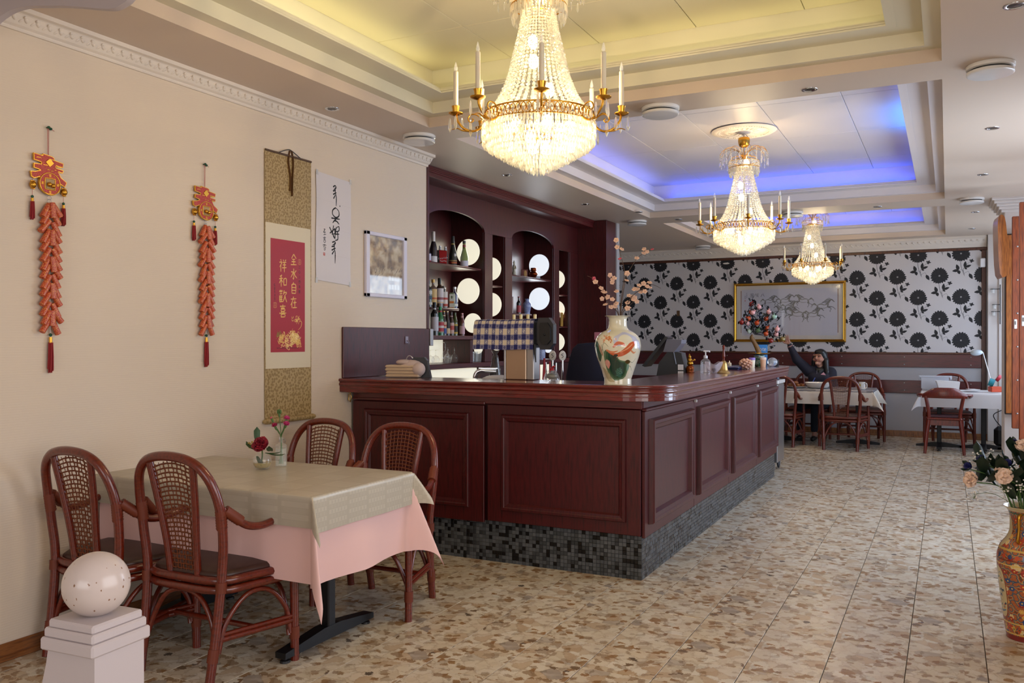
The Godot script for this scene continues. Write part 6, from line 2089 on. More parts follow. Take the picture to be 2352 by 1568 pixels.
func bottle(kind: String, label: String, group: String, at: Vector3, h: float, r: float, glassc: Color, cap: Color, caph: float, lab := [], neck := []) -> Node3D:
	var o := thing("bottle", label, "bottle", at, 0.45, group)
	var prof := bottle_profile(kind, h, r)
	var clear := glassc.a < 0.9
	part("glass", Mb.new().lathe(smooth(prof, 2) if kind != "square" else prof, 16, T(Vector3.ZERO), 0.5), mat(glassc, 0.06 if not clear else 0.04, 0.0, {"transparency": 1 if clear else 0, "clearcoat_enabled": true, "clearcoat": 0.6}), o)
	var top := []
	var rr: float = prof[-2].x
	top = V([rr + 0.0012, h * (1.0 - caph), rr + 0.0018, h * (1.0 - caph) + 0.002, rr + 0.0018, h + 0.001, 0, h + 0.0015])
	part("cap", Mb.new().lathe(top, 14), mat(cap, 0.3, 0.3), o)
	if lab:
		# [y0, y1, colour, ...] bands wrapped on the body; further triples are print bands on it
		for k in lab.size() / 3:
			var w := r + 0.0006 + 0.0003 * k
			part("paper_label", Mb.new().lathe(V([w, h * lab[3 * k], w, h * lab[3 * k + 1]]), 16), mat(Color(lab[3 * k + 2]), 0.55), o)
	if neck:
		var w2: float = neck[3]
		part("neck_label", Mb.new().lathe(V([w2, h * neck[0], w2, h * neck[1]]), 14), mat(Color(neck[2]), 0.4), o)
	return o

func make_back_bar_things() -> void:
	var dark := Color("0c0a0a")
	var g1 := "bottles on the upper shelf of the first arched bay"
	var y := 2.1685
	var x := -4.36
	bottle("beer", "small bottle with white label, leftmost on the upper arched shelf", g1, W(x, y, 6.885), 0.15, 0.026, Color("1a1d33"), Color("2a2a30"), 0.1, [0.1, 0.6, "c9c4d6", 0.1, 0.18, "a03038"])
	bottle("sparkling", "tall sparkling wine bottle with white foil neck, on the upper arched shelf", g1, W(x, y, 6.975), 0.307, 0.036, Color("241a20"), Color("cfcac6"), 0.40, [0.02, 0.24, "d8d4d4"], [0.58, 0.62, "d59a86", 0.024])
	for k in 4:
		bottle("beer", ["cola bottle with silver cap, first in the carton", "cola bottle with silver cap, second in the carton", "cola bottle with silver cap, third in the carton", "cola bottle with silver cap, fourth in the carton"][k], "cola bottles in their carton", W(x - 0.03 * (1 - k % 2), y, 7.045 + 0.05 * k), 0.185, 0.024, Color("1c0d0a"), Color("c9c9cc"), 0.08, [], [0.78, 0.9, "b9b4b4", 0.014])
	var ct := thing("bottle_carton", "red cola carton holding four small bottles on the upper arched shelf", "carton", W(x, y, 7.10), 0.45, "")
	part("sleeve", Mb.new().prism(PackedVector2Array(V([-0.075, 0.0, 0.06, 0.0, 0.06, 0.135, 0.0, 0.14, -0.075, 0.137])), 0.006, T(Vector3(0.005, 0, 0.052))), mat(Color("17090a"), 0.4), ct)
	part("red_face", Mb.new().prism(PackedVector2Array(V([-0.005, 0.0, 0.062, 0.0, 0.062, 0.13, 0.03, 0.136, -0.012, 0.138])), 0.007, T(Vector3(0.005, 0, 0.053))), mat(Color("b0121c"), 0.35), ct)
	text("lettering", "Coca-Cola", 0.020, T(Vector3(0.031, 0.062, 0.0575), 0, 0, 0.12), M.white, ct, true)
	part("swoosh", Mb.new().tube(curve(V3([0.002, 0.04, 0.057, 0.02, 0.032, 0.058, 0.045, 0.036, 0.058, 0.062, 0.03, 0.057]), 4), 0.0028, 5), M.white, ct)
	var cg := bottle("slope", "dark cognac bottle with white seal and red V.S.O.P band", g1, W(x, y, 7.335), 0.302, 0.04, Color("10150f"), Color("16181a"), 0.28, [0.1, 0.26, "1a1613", 0.1, 0.165, "8a1a1c", 0.19, 0.21, "b99a5a"], [0.68, 0.76, "c9a84a", 0.0175])
	part("seal", Mb.new().ball(Vector3(0.022, 0.115, 0.031), Vector3(0.013, 0.016, 0.006), 10, 6), M.white, cg)
	text("lettering", "V.S.O.P", 0.017, T(Vector3(0.018, 0.04, 0.0395), 0.4), M.gold_leaf, cg)
	bottle("slope", "green white-wine bottle with pale label, in front of the disc", g1, W(x + 0.04, y, 7.49), 0.27, 0.040, Color(0.42, 0.50, 0.06, 0.75), Color("3a3338"), 0.1, [0.05, 0.26, "c9c6d0", 0.03, 0.06, "a5484a"], [0.72, 0.86, "8a2230", 0.0165])
	# liquor shelf
	var g2 := "liquor bottles on the middle shelf"
	y = 1.7575
	x = -4.42
	bottle("square", "striped liqueur bottle, leftmost on the middle shelf", g2, W(x, y, 6.985), 0.255, 0.033, Color("2a3026"), Color("3a3a38"), 0.1, [0.5, 0.62, "c9c4b8", 0.3, 0.44, "23485a", 0.1, 0.2, "c9c4b8"])
	bottle("square", "whisky bottle with gold stopper and slanted orange label", g2, W(x, y, 7.065), 0.272, 0.036, Color(0.35, 0.16, 0.05, 0.7), Color("b9924a"), 0.11, [0.1, 0.66, "cfae72", 0.3, 0.36, "c05a22"])
	bottle("wine", "tall whisky bottle with large white label, on the middle shelf", g2, W(x, y, 7.184), 0.292, 0.038, Color("3a2416"), Color("1a1a18"), 0.2, [0.16, 0.66, "c9bfc0", 0.28, 0.36, "8a4a52", 0.18, 0.2, "c9a040"])
	bottle("wine", "amber bottle with orange cap behind the white-labelled ones", g2, W(x - 0.05, y, 7.26), 0.255, 0.032, Color(0.45, 0.2, 0.05, 0.7), Color("b5763a"), 0.1, [0.4, 0.6, "c9b27a"])
	bottle("square", "bottle with tall white and red label beside the square green one", g2, W(x, y, 7.275), 0.205, 0.031, Color("1f241c"), Color("b9b0a6"), 0.06, [0.08, 0.8, "cfc8c0", 0.1, 0.22, "b0402e", 0.42, 0.52, "a83a34"])
	bottle("wine", "dark bottle with black cap behind the square green one", g2, W(x - 0.05, y, 7.335), 0.225, 0.03, Color("0d120e"), Color("17171a"), 0.14, [0.3, 0.4, "a8a49a"])
	var sq := thing("bottle", "square pale green bottle with white label and orange stripe", "bottle", W(x + 0.02, y, 7.385), 0.45, g2)
	part("glass", Mb.new().box(Vector3(0, 0.08, 0), Vector3(0.052, 0.16, 0.045), 0.008), mat(Color("7d8a6a"), 0.1), sq)
	part("paper_label", Mb.new().box(Vector3(0, 0.08, 0.023), Vector3(0.044, 0.13, 0.002)), mat(Color("d0d2c4"), 0.5), sq)
	part("stripe", Mb.new().box(Vector3(0, 0.065, 0.0245), Vector3(0.044, 0.022, 0.001)).box(Vector3(0, 0.012, 0.024), Vector3(0.044, 0.006, 0.001)), mat(Color("c9742e"), 0.5), sq)
	part("emblem", Mb.new().ball(Vector3(0, 0.115, 0.024), Vector3(0.009, 0.016, 0.001), 8, 6), mat(Color("5f6e4a"), 0.5), sq)
	bottle("wine", "violet clear-glass gin bottle with white cap, rightmost on the middle shelf", g2, W(x, y, 7.47), 0.222, 0.033, Color(0.30, 0.28, 0.42, 0.55), Color("d0cecb"), 0.09, [0.12, 0.24, "d2cfcb"])
	# beer shelf
	var g3 := "bottles on the lowest shelf of the first bay"
	y = 1.4905
	x = -4.27
	bottle("wine", "green-gold bottle with orange label, leftmost on the lowest shelf", g3, W(x, y, 6.69), 0.25, 0.034, Color("4a6a18"), Color("5a7a20"), 0.1, [0.1, 0.6, "b0702e"])
	bottle("wine", "green wine bottle with red capsule on the lowest shelf", g3, W(x - 0.05, y, 6.765), 0.30, 0.036, Color("2a4a1c"), Color("8c1a26"), 0.22, [0.12, 0.5, "1c1a1c", 0.16, 0.22, "b01a26"])
	bottle("wine", "dark wine bottle with large white label on the lowest shelf", g3, W(x, y, 6.85), 0.308, 0.037, Color("0e1114"), Color("1c1f26"), 0.17, [0.14, 0.56, "c6c2c8"], [0.78, 0.83, "c4c4c8", 0.0155])
	bottle("beer", "large green beer bottle with round red and white label", g3, W(x, y, 6.952), 0.272, 0.034, Color("0f6a38"), Color("1a7a44"), 0.1, [0.1, 0.5, "9a9a86", 0.14, 0.46, "b0343a", 0.26, 0.34, "d0c8c0"], [0.78, 0.86, "b8262e", 0.017])
	bottle("beer", "brown beer bottle with orange and blue label", g3, W(x, y, 7.015), 0.232, 0.027, Color("2c160c"), Color("c9a04a"), 0.05, [0.08, 0.3, "2a4a8a", 0.3, 0.55, "c9a98a", 0.38, 0.44, "b03a30"], [0.72, 0.84, "cdb79a", 0.014])
	bottle("beer", "brown beer bottle with black and cream label", g3, W(x, y, 7.08), 0.232, 0.027, Color("24120a"), Color("c9b08a"), 0.05, [0.08, 0.36, "cdb28a", 0.3, 0.56, "1c1a1c"])
	bottle("beer", "brown beer bottle with pinkish label and red lettering", g3, W(x, y, 7.155), 0.228, 0.027, Color("2a140c"), Color("3a2a20"), 0.05, [0.08, 0.54, "c9a69a", 0.24, 0.42, "b0463c"], [0.72, 0.84, "c9a69e", 0.014])
	bottle("beer", "olive beer bottle with black and gold label", g3, W(x, y, 7.225), 0.224, 0.027, Color("3c4a10"), Color("3a3a1c"), 0.05, [0.08, 0.5, "b59a3c", 0.16, 0.42, "1f1d14"])
	bottle("beer", "bright green beer bottle with white label", g3, W(x - 0.03, y, 7.275), 0.222, 0.027, Color("1f8a2c"), Color("4a9a4a"), 0.05, [0.08, 0.3, "cfd0c8"], [0.74, 0.84, "c9c9a0", 0.014])
	bottle("beer", "pink-brown soda bottle, rightmost on the lowest shelf", g3, W(x + 0.01, y, 7.345), 0.22, 0.026, Color("5c1d1c"), Color("c98a8a"), 0.06, [0.08, 0.44, "c9a0a8"], [0.7, 0.9, "c48a90", 0.0135])
	# upturned glasses on the ledge
	var wg := thing("wine_glass", "upturned wine glass on the bar ledge, leftmost", "glass", W(-4.33, 1.2265, 6.80), 0.0, "upturned wine glasses on the lit ledge")
	part("bowl", Mb.new().lathe(smooth(V([0.026, 0.0, 0.034, 0.03, 0.034, 0.05, 0.022, 0.075, 0.005, 0.085, 0.004, 0.12, 0.005, 0.135, 0.03, 0.141, 0.031, 0.143, 0.0, 0.1435]), 3), 20), M.glass, wg)
	var gl := ["upturned wine glass on the bar ledge, second from the left", "upturned wine glass on the bar ledge, third from the left", "taller upturned wine glass standing above the rest", "upturned wine glass just right of the tallest one", "upturned wine glass, sixth along the ledge", "upturned wine glass, seventh along the ledge", "rightmost upturned wine glass beside the tumblers"]
	var gz := [6.875, 6.965, 7.06, 7.19, 7.315, 7.445, 7.55]
	for k in 7:
		var d := dup(wg, W(-4.33 + (0.05 if k == 2 else 0.0), 1.2265, gz[k]), 0.0, gl[k], "upturned wine glasses on the lit ledge")
		d.scale = Vector3(1.1, 1.42 if k == 2 else (1.06 if k > 2 else 0.9), 1.1)
	var tb := thing("tumbler", "glass tumbler on the bar ledge, nearest the wine glasses", "glass", W(-4.24, 1.2265, 7.56), 0.0, "tumblers on the ledge")
	part("glass", Mb.new().lathe(V([0, 0.004, 0.026, 0.0, 0.029, 0.004, 0.034, 0.105, 0.032, 0.105, 0.027, 0.01, 0.0, 0.009]), 20), M.glass, tb)
	dup(tb, W(-4.24, 1.2265, 7.64), 0.0, "glass tumbler on the bar ledge, in the middle", "tumblers on the ledge")
	dup(tb, W(-4.31, 1.2265, 7.62), 0.0, "glass tumbler on the bar ledge, at the back", "tumblers on the ledge")
	# second bay
	var blanc := mat(Color("b9b4a2"), 0.5)
	var fg := thing("ivory_figurine", "small ivory-coloured standing figurine at the left of the second arched shelf", "figurine", W(-4.36, 2.1605, 8.68))
	part("robe", Mb.new().lathe(smooth(V([0, 0, 0.024, 0, 0.026, 0.02, 0.02, 0.06, 0.022, 0.1, 0.016, 0.13, 0.008, 0.142, 0, 0.142]), 2), 12, T(Vector3.ZERO), 0.4, 0.7), blanc, fg)
	part("head", Mb.new().ball(Vector3(0, 0.157, 0), Vector3(0.013, 0.017, 0.013), 10, 8).ball(Vector3(0, 0.176, 0), Vector3(0.006, 0.008, 0.006), 8, 6), blanc, fg)
	part("sleeve", Mb.new().tube(V3([0.018, 0.12, 0, 0.03, 0.09, 0.01, 0.01, 0.08, 0.022]), 0.007, 6), blanc, fg)
	var rb := thing("red_gift_box", "small dark red box with gold oval medallion in the second arched bay", "box", W(-4.36, 2.1605, 8.945), 0.45)
	part("box", Mb.new().box(Vector3(0, 0.05, 0), Vector3(0.075, 0.1, 0.04), 0.003), mat(Color("5c0f16"), 0.4), rb)
	part("medallion", Mb.new().ball(Vector3(0.012, 0.05, 0.0205), Vector3(0.018, 0.042, 0.002), 14, 6), mat(Color("b58a52"), 0.45), rb)
	var cp := thing("copper_jar", "lidded copper jar standing before the bluish lit disc", "jar", W(-4.36, 2.1605, 9.19), 0.3)
	var copper := mat(Color("8a3f1c"), 0.22, 0.9)
	part("body", Mb.new().lathe(smooth(V([0, 0, 0.03, 0, 0.032, 0.008, 0.026, 0.015, 0.045, 0.05, 0.05, 0.065, 0.042, 0.082, 0.03, 0.092, 0.034, 0.104, 0.036, 0.108]), 2), 20), copper, cp)
	part("lid", Mb.new().lathe(V([0.041, 0.106, 0.042, 0.11, 0.034, 0.113, 0.034, 0.132, 0.03, 0.137, 0, 0.138]), 20), copper, cp)
	part("frame", Mb.new().box(Vector3(0.055, 0.02, 0.0), Vector3(0.05, 0.04, 0.01), 0.002, T(Vector3.ZERO, 0.3)), mat(Color("a9b4c0"), 0.3), cp, "small pale card")
	bottle("wine", "dark liqueur bottle with pink label leaning in the second bay's lower shelf", "", W(-4.36, 1.7405, 8.80), 0.2, 0.026, Color("140f10"), Color("7a1a22"), 0.05, [0.1, 0.5, "a8444c"])
	single("leaning_card", Mb.new().box(Vector3(0, 0.1, 0), Vector3(0.075, 0.2, 0.004), 0.001, T(Vector3.ZERO, 0, -0.1)), mat(Color("c9b6b4"), 0.7), "pale card with faint writing leaning at the left of the lower shelf", "card", W(-4.42, 1.7405, 8.70), 0.45)
	var bw := ramp(fnoise(81, 0.06, FastNoiseLite.TYPE_SIMPLEX, 3), 256, 256, [Color("c4c9da"), Color("b4bcd4"), Color("2f4590"), Color("24377e")], [0.0, 0.47, 0.53, 1.0])
	M.delft = mat(Color.WHITE, 0.15, 0.0, {"albedo_texture": tex(bw), "uv1_scale": Vector3(2, 2, 1)})
	var bv := thing("blue_white_vase", "small blue and white porcelain vase on the second bay's lower shelf", "vase", W(-4.36, 1.7405, 9.02))
	part("body", Mb.new().lathe(smooth(V([0, 0, 0.032, 0, 0.033, 0.02, 0.04, 0.06, 0.049, 0.1, 0.045, 0.13, 0.028, 0.15, 0.022, 0.165, 0.03, 0.183, 0.028, 0.183, 0.018, 0.165]), 3), 22), M.delft, bv)
	var gj := thing("ginger_jar", "blue and white lidded jar beside the draped dispenser", "jar", W(-4.08, 1.227, 8.80))
	part("body", Mb.new().lathe(smooth(V([0, 0, 0.045, 0, 0.048, 0.01, 0.05, 0.1, 0.044, 0.115, 0.034, 0.12]), 2), 22), M.delft, gj)
	part("lid", Mb.new().lathe(smooth(V([0.038, 0.118, 0.038, 0.128, 0.025, 0.14, 0.006, 0.145, 0.008, 0.152, 0, 0.155]), 2), 18), M.delft, gj)
	var bk := thing("book", "upright book with red and green spine in the last narrow niche", "book", W(-4.30, 1.6155, 9.80), 0.3)
	part("cover", Mb.new().box(Vector3(0, 0.09, 0), Vector3(0.03, 0.18, 0.13), 0.002), mat(Color("8c3a1c"), 0.5), bk)
	part("spine_band", Mb.new().box(Vector3(0, 0.04, 0.064), Vector3(0.031, 0.06, 0.005)).box(Vector3(0.0, 0.15, 0.064), Vector3(0.031, 0.03, 0.005)), mat(Color("2c4a2c"), 0.5), bk)
	var bk2 := single("book", Mb.new().box(Vector3(0, 0.085, 0), Vector3(0.02, 0.17, 0.13), 0.002), mat(Color("b58a3a"), 0.5), "upright yellow book next to the red one in the last niche", "book", W(-4.265, 1.6155, 9.81), 0.3)
	bk2.set_meta("group", "books in the last niche")
	bk.set_meta("group", "books in the last niche")
	for k in 3:
		var cd := thing("red_candle", ["tall red candle in brass holder before the white panel, second from left", "red candle before the white panel, third from left", "rightmost red candle before the white panel"][k], "candle", W(-3.98, 0.92, 8.63 + 0.09 * k), 0.0, "red candles before the white panel")
		part("stick", Mb.new().lathe(V([0.011, 0.0, 0.0105, 0.31 if k == 0 else 0.27, 0.006, (0.31 if k == 0 else 0.27) + 0.004, 0, (0.31 if k == 0 else 0.27) + 0.004]), 12, T(Vector3(0, 0.015, 0), 0, 0, [-0.06, 0.08, -0.02][k])), M.red, cd)
		part("holder", Mb.new().lathe(V([0, 0, 0.025, 0, 0.025, 0.008, 0.014, 0.012, 0.016, 0.05 if k == 0 else 0.03, 0.012, 0.05 if k == 0 else 0.03]), 14), M.brass, cd)
	single("red_candle", Mb.new().lathe(V([0.011, 0, 0.0105, 0.26, 0.005, 0.266, 0, 0.266]), 12), M.red, "leftmost red candle beside the steel dispenser column", "candle", W(-3.98, 0.92, 8.535), 0.0, "red candles before the white panel")
	single("back_bench", Mb.new().box(Vector3(0, 0.45, 0), Vector3(0.3, 0.9, 2.6), 0.004), M.mahogany_dark, "dark low cabinet along the foot of the back bar", "cabinet", W(-4.01, 0.0, 8.8))

func make_counter_things() -> void:
	# bench behind the counter front: carries the tap, tray and wrapped bottle
	single("inner_bench", Mb.new().box(Vector3(0, 0.44, 0), Vector3(1.8, 0.88, 0.42), 0.004), M.steel, "steel wash bench hidden behind the counter front", "bench", W(-2.85, 0, 5.53))
	var yb := 0.8805
	# folded towels and their ring stand
	var tw := thing("towel_stack", "folded cream towels piled beside the splash panel on the counter", "towel", W(-3.47, 1.1805, 5.16), 0.3)
	for k in 4:
		part("fold", Mb.new().box(Vector3(0.0, 0.014 + k * 0.022, 0), Vector3(0.25, 0.021, 0.13), 0.0095, T(Vector3(0.004 * sin(k * 2.0), 0, 0), 0.03 * sin(k * 3.0))), mat(Color("c9b093"), 0.9), tw)
	part("draped_cloth", Mb.new().ball(Vector3(0.05, 0.085, 0.0), Vector3(0.085, 0.042, 0.06), 16, 8).ball(Vector3(0.11, 0.06, 0.02), Vector3(0.05, 0.05, 0.06), 12, 8).ball(Vector3(0.0, 0.11, 0.01), Vector3(0.06, 0.02, 0.05), 12, 8), mat(Color("c6b0a6"), 0.9), tw)
	var rg := []
	for k in 13:
		rg.append(Vector3(0.03 + cos(PI * k / 12.0) * 0.028, 0.11 + sin(PI * k / 12.0) * 0.045, -0.03))
	part("ring_handle", Mb.new().tube(rg, 0.0035, 6), M.chrome, tw)
	single("black_stand", Mb.new().prism(PackedVector2Array(V([-0.09, 0, 0.06, 0, 0.035, 0.12, 0.015, 0.145, -0.06, 0.145, -0.09, 0.12])), 0.05), M.darkgrey, "black wedge-shaped stand behind the cream towels", "stand", W(-3.36, 1.1805, 5.235), 0.3)
	var fc := thing("faucet", "chrome tap with flat lever behind the counter's edge", "faucet", W(-3.03, yb, 5.46), 0.35)
	part("spout", Mb.new().tube(curve(V3([-0.03, 0.0, 0, -0.03, 0.22, 0, -0.022, 0.315, 0.0, 0.01, 0.345, 0.0, 0.06, 0.345, 0, 0.13, 0.343, 0]), 5), 0.016, 12), M.chrome, fc)
	part("lever", Mb.new().box(Vector3(0.07, 0.364, 0), Vector3(0.14, 0.012, 0.03), 0.004, T(Vector3.ZERO, 0, 0, 0.0)), M.chrome, fc)
	var bag := thing("wrapped_bottle", "dark bottle wrapped in clear foil tied at the top, by the tap", "bottle", W(-2.945, yb, 5.56))
	part("foil", Mb.new().lathe(smooth(V([0, 0, 0.052, 0, 0.054, 0.2, 0.045, 0.3, 0.03, 0.4, 0.022, 0.45, 0.014, 0.462, 0.03, 0.49]), 3), 14), mat(Color(0.35, 0.33, 0.32, 0.6), 0.12, 0.0, {"transparency": 1}), bag)
	part("bottle", Mb.new().lathe(smooth(V([0, 0.01, 0.04, 0.01, 0.04, 0.2, 0.03, 0.3, 0.015, 0.36, 0.014, 0.43, 0, 0.43]), 2), 14), mat(Color("241d1c"), 0.2), bag)
	single("white_tray", Mb.new().add(Mb.new().ball(Vector3.ZERO, Vector3(0.13, 0.035, 0.05), 20, 8)), M.white_gloss, "white oval dish showing its rim behind the counter edge", "dish", W(-2.86, 1.165, 5.46), 0.35)
	# dispenser: steel column, head draped with a checked cloth, dark tap housing
	var d := thing("drink_dispenser", "steel drink dispenser column with dark octagonal head on the counter", "dispenser", W(-2.575, 1.1805, 5.24), 0.0)
	part("column", Mb.new().box(Vector3(-0.02, 0.11, 0), Vector3(0.155, 0.22, 0.10), 0.006), M.steel_warm, d)
	part("side_plate", Mb.new().box(Vector3(0.087, 0.11, 0), Vector3(0.055, 0.22, 0.098), 0.006), M.steel, d)
	part("edge_strip", Mb.new().box(Vector3(-0.104, 0.11, 0.0), Vector3(0.012, 0.22, 0.1), 0.003), M.steel, d)
	part("head", Mb.new().box(Vector3(-0.09, 0.31, -0.01), Vector3(0.43, 0.18, 0.13), 0.02).box(Vector3(0.17, 0.31, -0.01), Vector3(0.12, 0.15, 0.11), 0.01), M.darkgrey, d)
	var oc := PackedVector2Array(V([-0.05, 0.105, 0.025, 0.105, 0.058, 0.06, 0.058, -0.065, 0.025, -0.105, -0.035, -0.105, -0.058, -0.06, -0.058, 0.07]))
	var tp := part("tap_housing", Mb.new().prism(oc, 0.05, T(Vector3(0.215, 0.31, 0.06))), M.darkgrey, d)
	var oc2 := PackedVector2Array()
	for q in oc:
		oc2.append(q * 0.68)
	part("boss", Mb.new().prism(oc2, 0.02, T(Vector3(0.218, 0.31, 0.092))).ball(Vector3(0.218, 0.305, 0.102), Vector3(0.008, 0.01, 0.006), 8, 6), M.black, tp)
	part("strap", Mb.new().box(Vector3(0.165, 0.33, 0.062), Vector3(0.008, 0.17, 0.012), 0.002, T(Vector3.ZERO, 0, 0, -0.08)), M.brass, tp)
	part("hose", Mb.new().tube(V3([0.124, 0.24, 0.055, 0.128, 0.19, 0.058, 0.13, 0.12, 0.05]), [0.012, 0.009, 0.004], 7), M.black, d)
	var im := blank(256, 256, Color("d2c4ac"))
	var nv := Color("23265f")
	im.fill_rect(Rect2i(0, 0, 256, 128), Color("7d7a92"))
	im.fill_rect(Rect2i(128, 0, 128, 256), Color("7d7a92"))
	im.fill_rect(Rect2i(128, 0, 128, 128), nv)
	im.fill_rect(Rect2i(0, 128, 128, 128), Color("d2c4ac"))
	fill(im, PackedVector2Array([Vector2(0.25, 0.1), Vector2(0.38, 0.25), Vector2(0.25, 0.4), Vector2(0.12, 0.25)]), nv)
	fill(im, PackedVector2Array([Vector2(0.25, 0.2), Vector2(0.3, 0.25), Vector2(0.25, 0.3), Vector2(0.2, 0.25)]), Color("9a98a8"))
	fill(im, PackedVector2Array([Vector2(0.75, 0.6), Vector2(0.88, 0.75), Vector2(0.75, 0.9), Vector2(0.62, 0.75)]), Color("d8d2c8"))
	fill(im, PackedVector2Array([Vector2(0.7, 0.66), Vector2(0.86, 0.8), Vector2(0.82, 0.86), Vector2(0.66, 0.72)]), Color("7d7a92"))
	var ck := mat(Color.WHITE, 0.9, 0.0, {"albedo_texture": tex(im), "uv1_scale": Vector3(8, 6.5, 1), "heightmap_enabled": false})
	var rows := []
	for q in [[-0.13, 0.33], [-0.09, 0.395], [-0.06, 0.408], [0.0, 0.41], [0.05, 0.407], [0.072, 0.395], [0.082, 0.36], [0.084, 0.3], [0.084, 0.25], [0.086, 0.204]]:
		var r := PackedVector3Array()
		for k in 21:
			var u := k / 20.0
			var droop := 0.004 * sin(u * 19.0)
			r.append(Vector3(lerpf(-0.322, 0.128, u) - (0.41 - q[1]) * 0.045 * (1.0 - u), q[1] + 0.002 * sin(u * 9.0), q[0] + droop * (1.0 if q[1] < 0.39 else 0.0)))
		rows.append(r)
	var cb := Mb.new().grid(rows, false, false, false, Vector2(0, 0), Vector2(1, 1))
	var lrows := []
	for k in 6:
		var r := PackedVector3Array()
		for j in rows.size():
			var p: Vector3 = rows[j][0]
			r.append(Vector3(p.x - 0.002, lerpf(p.y, 0.21, k / 5.0) if j > 0 else p.y - 0.02 * k, p.z))
		lrows.append(r)
	cb.grid(lrows, false, false, false, Vector2(0, 0), Vector2(0.25, 0.6))
	single("checked_cloth", cb, ck, "blue and cream checked cloth draped over the dispenser head", "cloth", d.position)
	for k in 4:
		single("brass_knob", Mb.new().lathe(V([0, 0, 0.011, 0, 0.0115, 0.03, 0.009, 0.034, 0, 0.034]), 12), mat(Color("c9b98a"), 0.3, 0.4), ["pale brass knob above the checked cloth, first from the left", "pale brass knob above the checked cloth, second from the left", "pale brass knob above the checked cloth, third from the left", "pale brass knob above the checked cloth, rightmost"][k], "knob", d.position + Vector3(-0.075 + k * 0.053, 0.409, -0.035), 0.0, "knobs on top of the dispenser")
	# jar, tap handles, jacket behind the counter
	var j := thing("glass_jar", "round clear glass jar with red lid near the vase", "jar", W(-2.36, 1.18, 5.26))
	part("glass", Mb.new().lathe(smooth(V([0, 0.003, 0.05, 0.0, 0.056, 0.01, 0.045, 0.04, 0.026, 0.062, 0.016, 0.068]), 3), 22), M.glass, j)
	part("foil", Mb.new().ball(Vector3(0, 0.028, 0), Vector3(0.04, 0.022, 0.04), 12, 8), mat(Color("6c665f"), 0.3, 0.4), j)
	part("lid", Mb.new().lathe(V([0.017, 0.064, 0.018, 0.078, 0.012, 0.082, 0, 0.083]), 16).tube(V3([0.0, 0.082, 0, 0.014, 0.092, 0, 0.022, 0.094, 0]), 0.006, 6), M.red, j)
	for k in 2:
		var tpp := thing("beer_tap", ["chrome tap with round white badge, left of the pair", "chrome tap with round white badge, right of the pair"][k], "tap", W(-2.775 + 0.085 * k, 0.87, 6.2), 0.35, "beer taps behind the counter")
		part("stem", Mb.new().tube(V3([0, 0, 0, 0, 0.42, 0]), 0.008, 8).tube(V3([-0.05, 0, 0, -0.05, 0.40, 0]), 0.006, 8), M.chrome, tpp)
		part("badge", Mb.new().lathe(V([0, 0.006, 0.03, 0.006, 0.033, 0.0, 0.03, -0.006, 0, -0.006]), 22, Transform3D(Basis(Vector3.RIGHT, PI / 2), Vector3(0, 0.455, 0)).scaled_local(Vector3(0.85, 1, 1.25))), M.white_gloss, tpp)
		part("sign", Mb.new().tube(curve(V3([0.008, 0.472, 0.008, -0.008, 0.465, 0.008, 0.008, 0.45, 0.008, -0.006, 0.438, 0.008]), 4), 0.0018, 4), M.darkgrey, tpp)
	single("back_bench", Mb.new().box(Vector3(0, 0.43, 0), Vector3(0.5, 0.86, 0.4), 0.004), M.steel, "steel tap bench behind the counter", "bench", W(-2.75, 0, 6.2))
	var jk := thing("draped_jacket", "dark navy jacket over a chair back behind the vase", "jacket", W(-2.5, 0.0, 6.4), 0.35)
	var jr := []
	for q in [[0.75, 0.24, 0.1], [0.95, 0.235, 0.1], [1.15, 0.22, 0.09], [1.3, 0.19, 0.075], [1.37, 0.165, 0.06], [1.405, 0.13, 0.045], [1.425, 0.07, 0.03], [1.428, 0.005, 0.005]]:
		var r := PackedVector3Array()
		for k in 28:
			var a := TAU * k / 28
			var rip := 1.0 + 0.06 * sin(a * 5.0 + q[0] * 4.0) + 0.03 * sin(a * 9.0)
			r.append(Vector3(cos(a) * q[1] * rip + (1.43 - q[0]) * 0.02, q[0] + 0.015 * sin(a * 2.0 + 1.0) * (1.0 if q[1] > 0.1 else 0.0), sin(a) * q[2] * rip))
		jr.append(r)
	part("cloth", Mb.new().grid(jr, true, false, true), mat(Color("15152a"), 0.9), jk)
	part("chair_post", Mb.new().box(Vector3(0, 0.5, 0), Vector3(0.34, 1.0, 0.03), 0.01), M.mahogany_dark, jk)
	vase_and_blossom()
	# till
	var pos := thing("till_terminal", "dark grey till with tilted touch screen seen from behind", "till", W(-2.05, 0.9, 7.0), 0.1)
	part("printer", Mb.new().prism(PackedVector2Array(V([-0.12, 0.0, 0.125, 0.0, 0.125, 0.30, 0.095, 0.44, 0.06, 0.45, -0.02, 0.45, -0.09, 0.36, -0.12, 0.2])), 0.2, T(Vector3(0, 0, -0.02))), mat(Color("26262a"), 0.4), pos)
	part("screen", Mb.new().prism(PackedVector2Array(V([-0.225, 0.335, -0.20, 0.325, -0.01, 0.57, -0.03, 0.58])), 0.26, T(Vector3(0, 0, -0.02))), mat(Color("18181b"), 0.35), pos)
	part("screen_back", Mb.new().prism(PackedVector2Array(V([-0.02, 0.556, 0.10, 0.55, 0.096, 0.52, 0.04, 0.45, -0.05, 0.45])), 0.24, T(Vector3(0, 0, -0.02))), mat(Color("6d6c78"), 0.4), pos)
	part("slot_panel", Mb.new().box(Vector3(0.115, 0.37, 0.0), Vector3(0.012, 0.12, 0.17), 0.004, T(Vector3(0.0, 0.02, 0), 0, 0, 0.2)), mat(Color("4a4a52"), 0.4), pos)
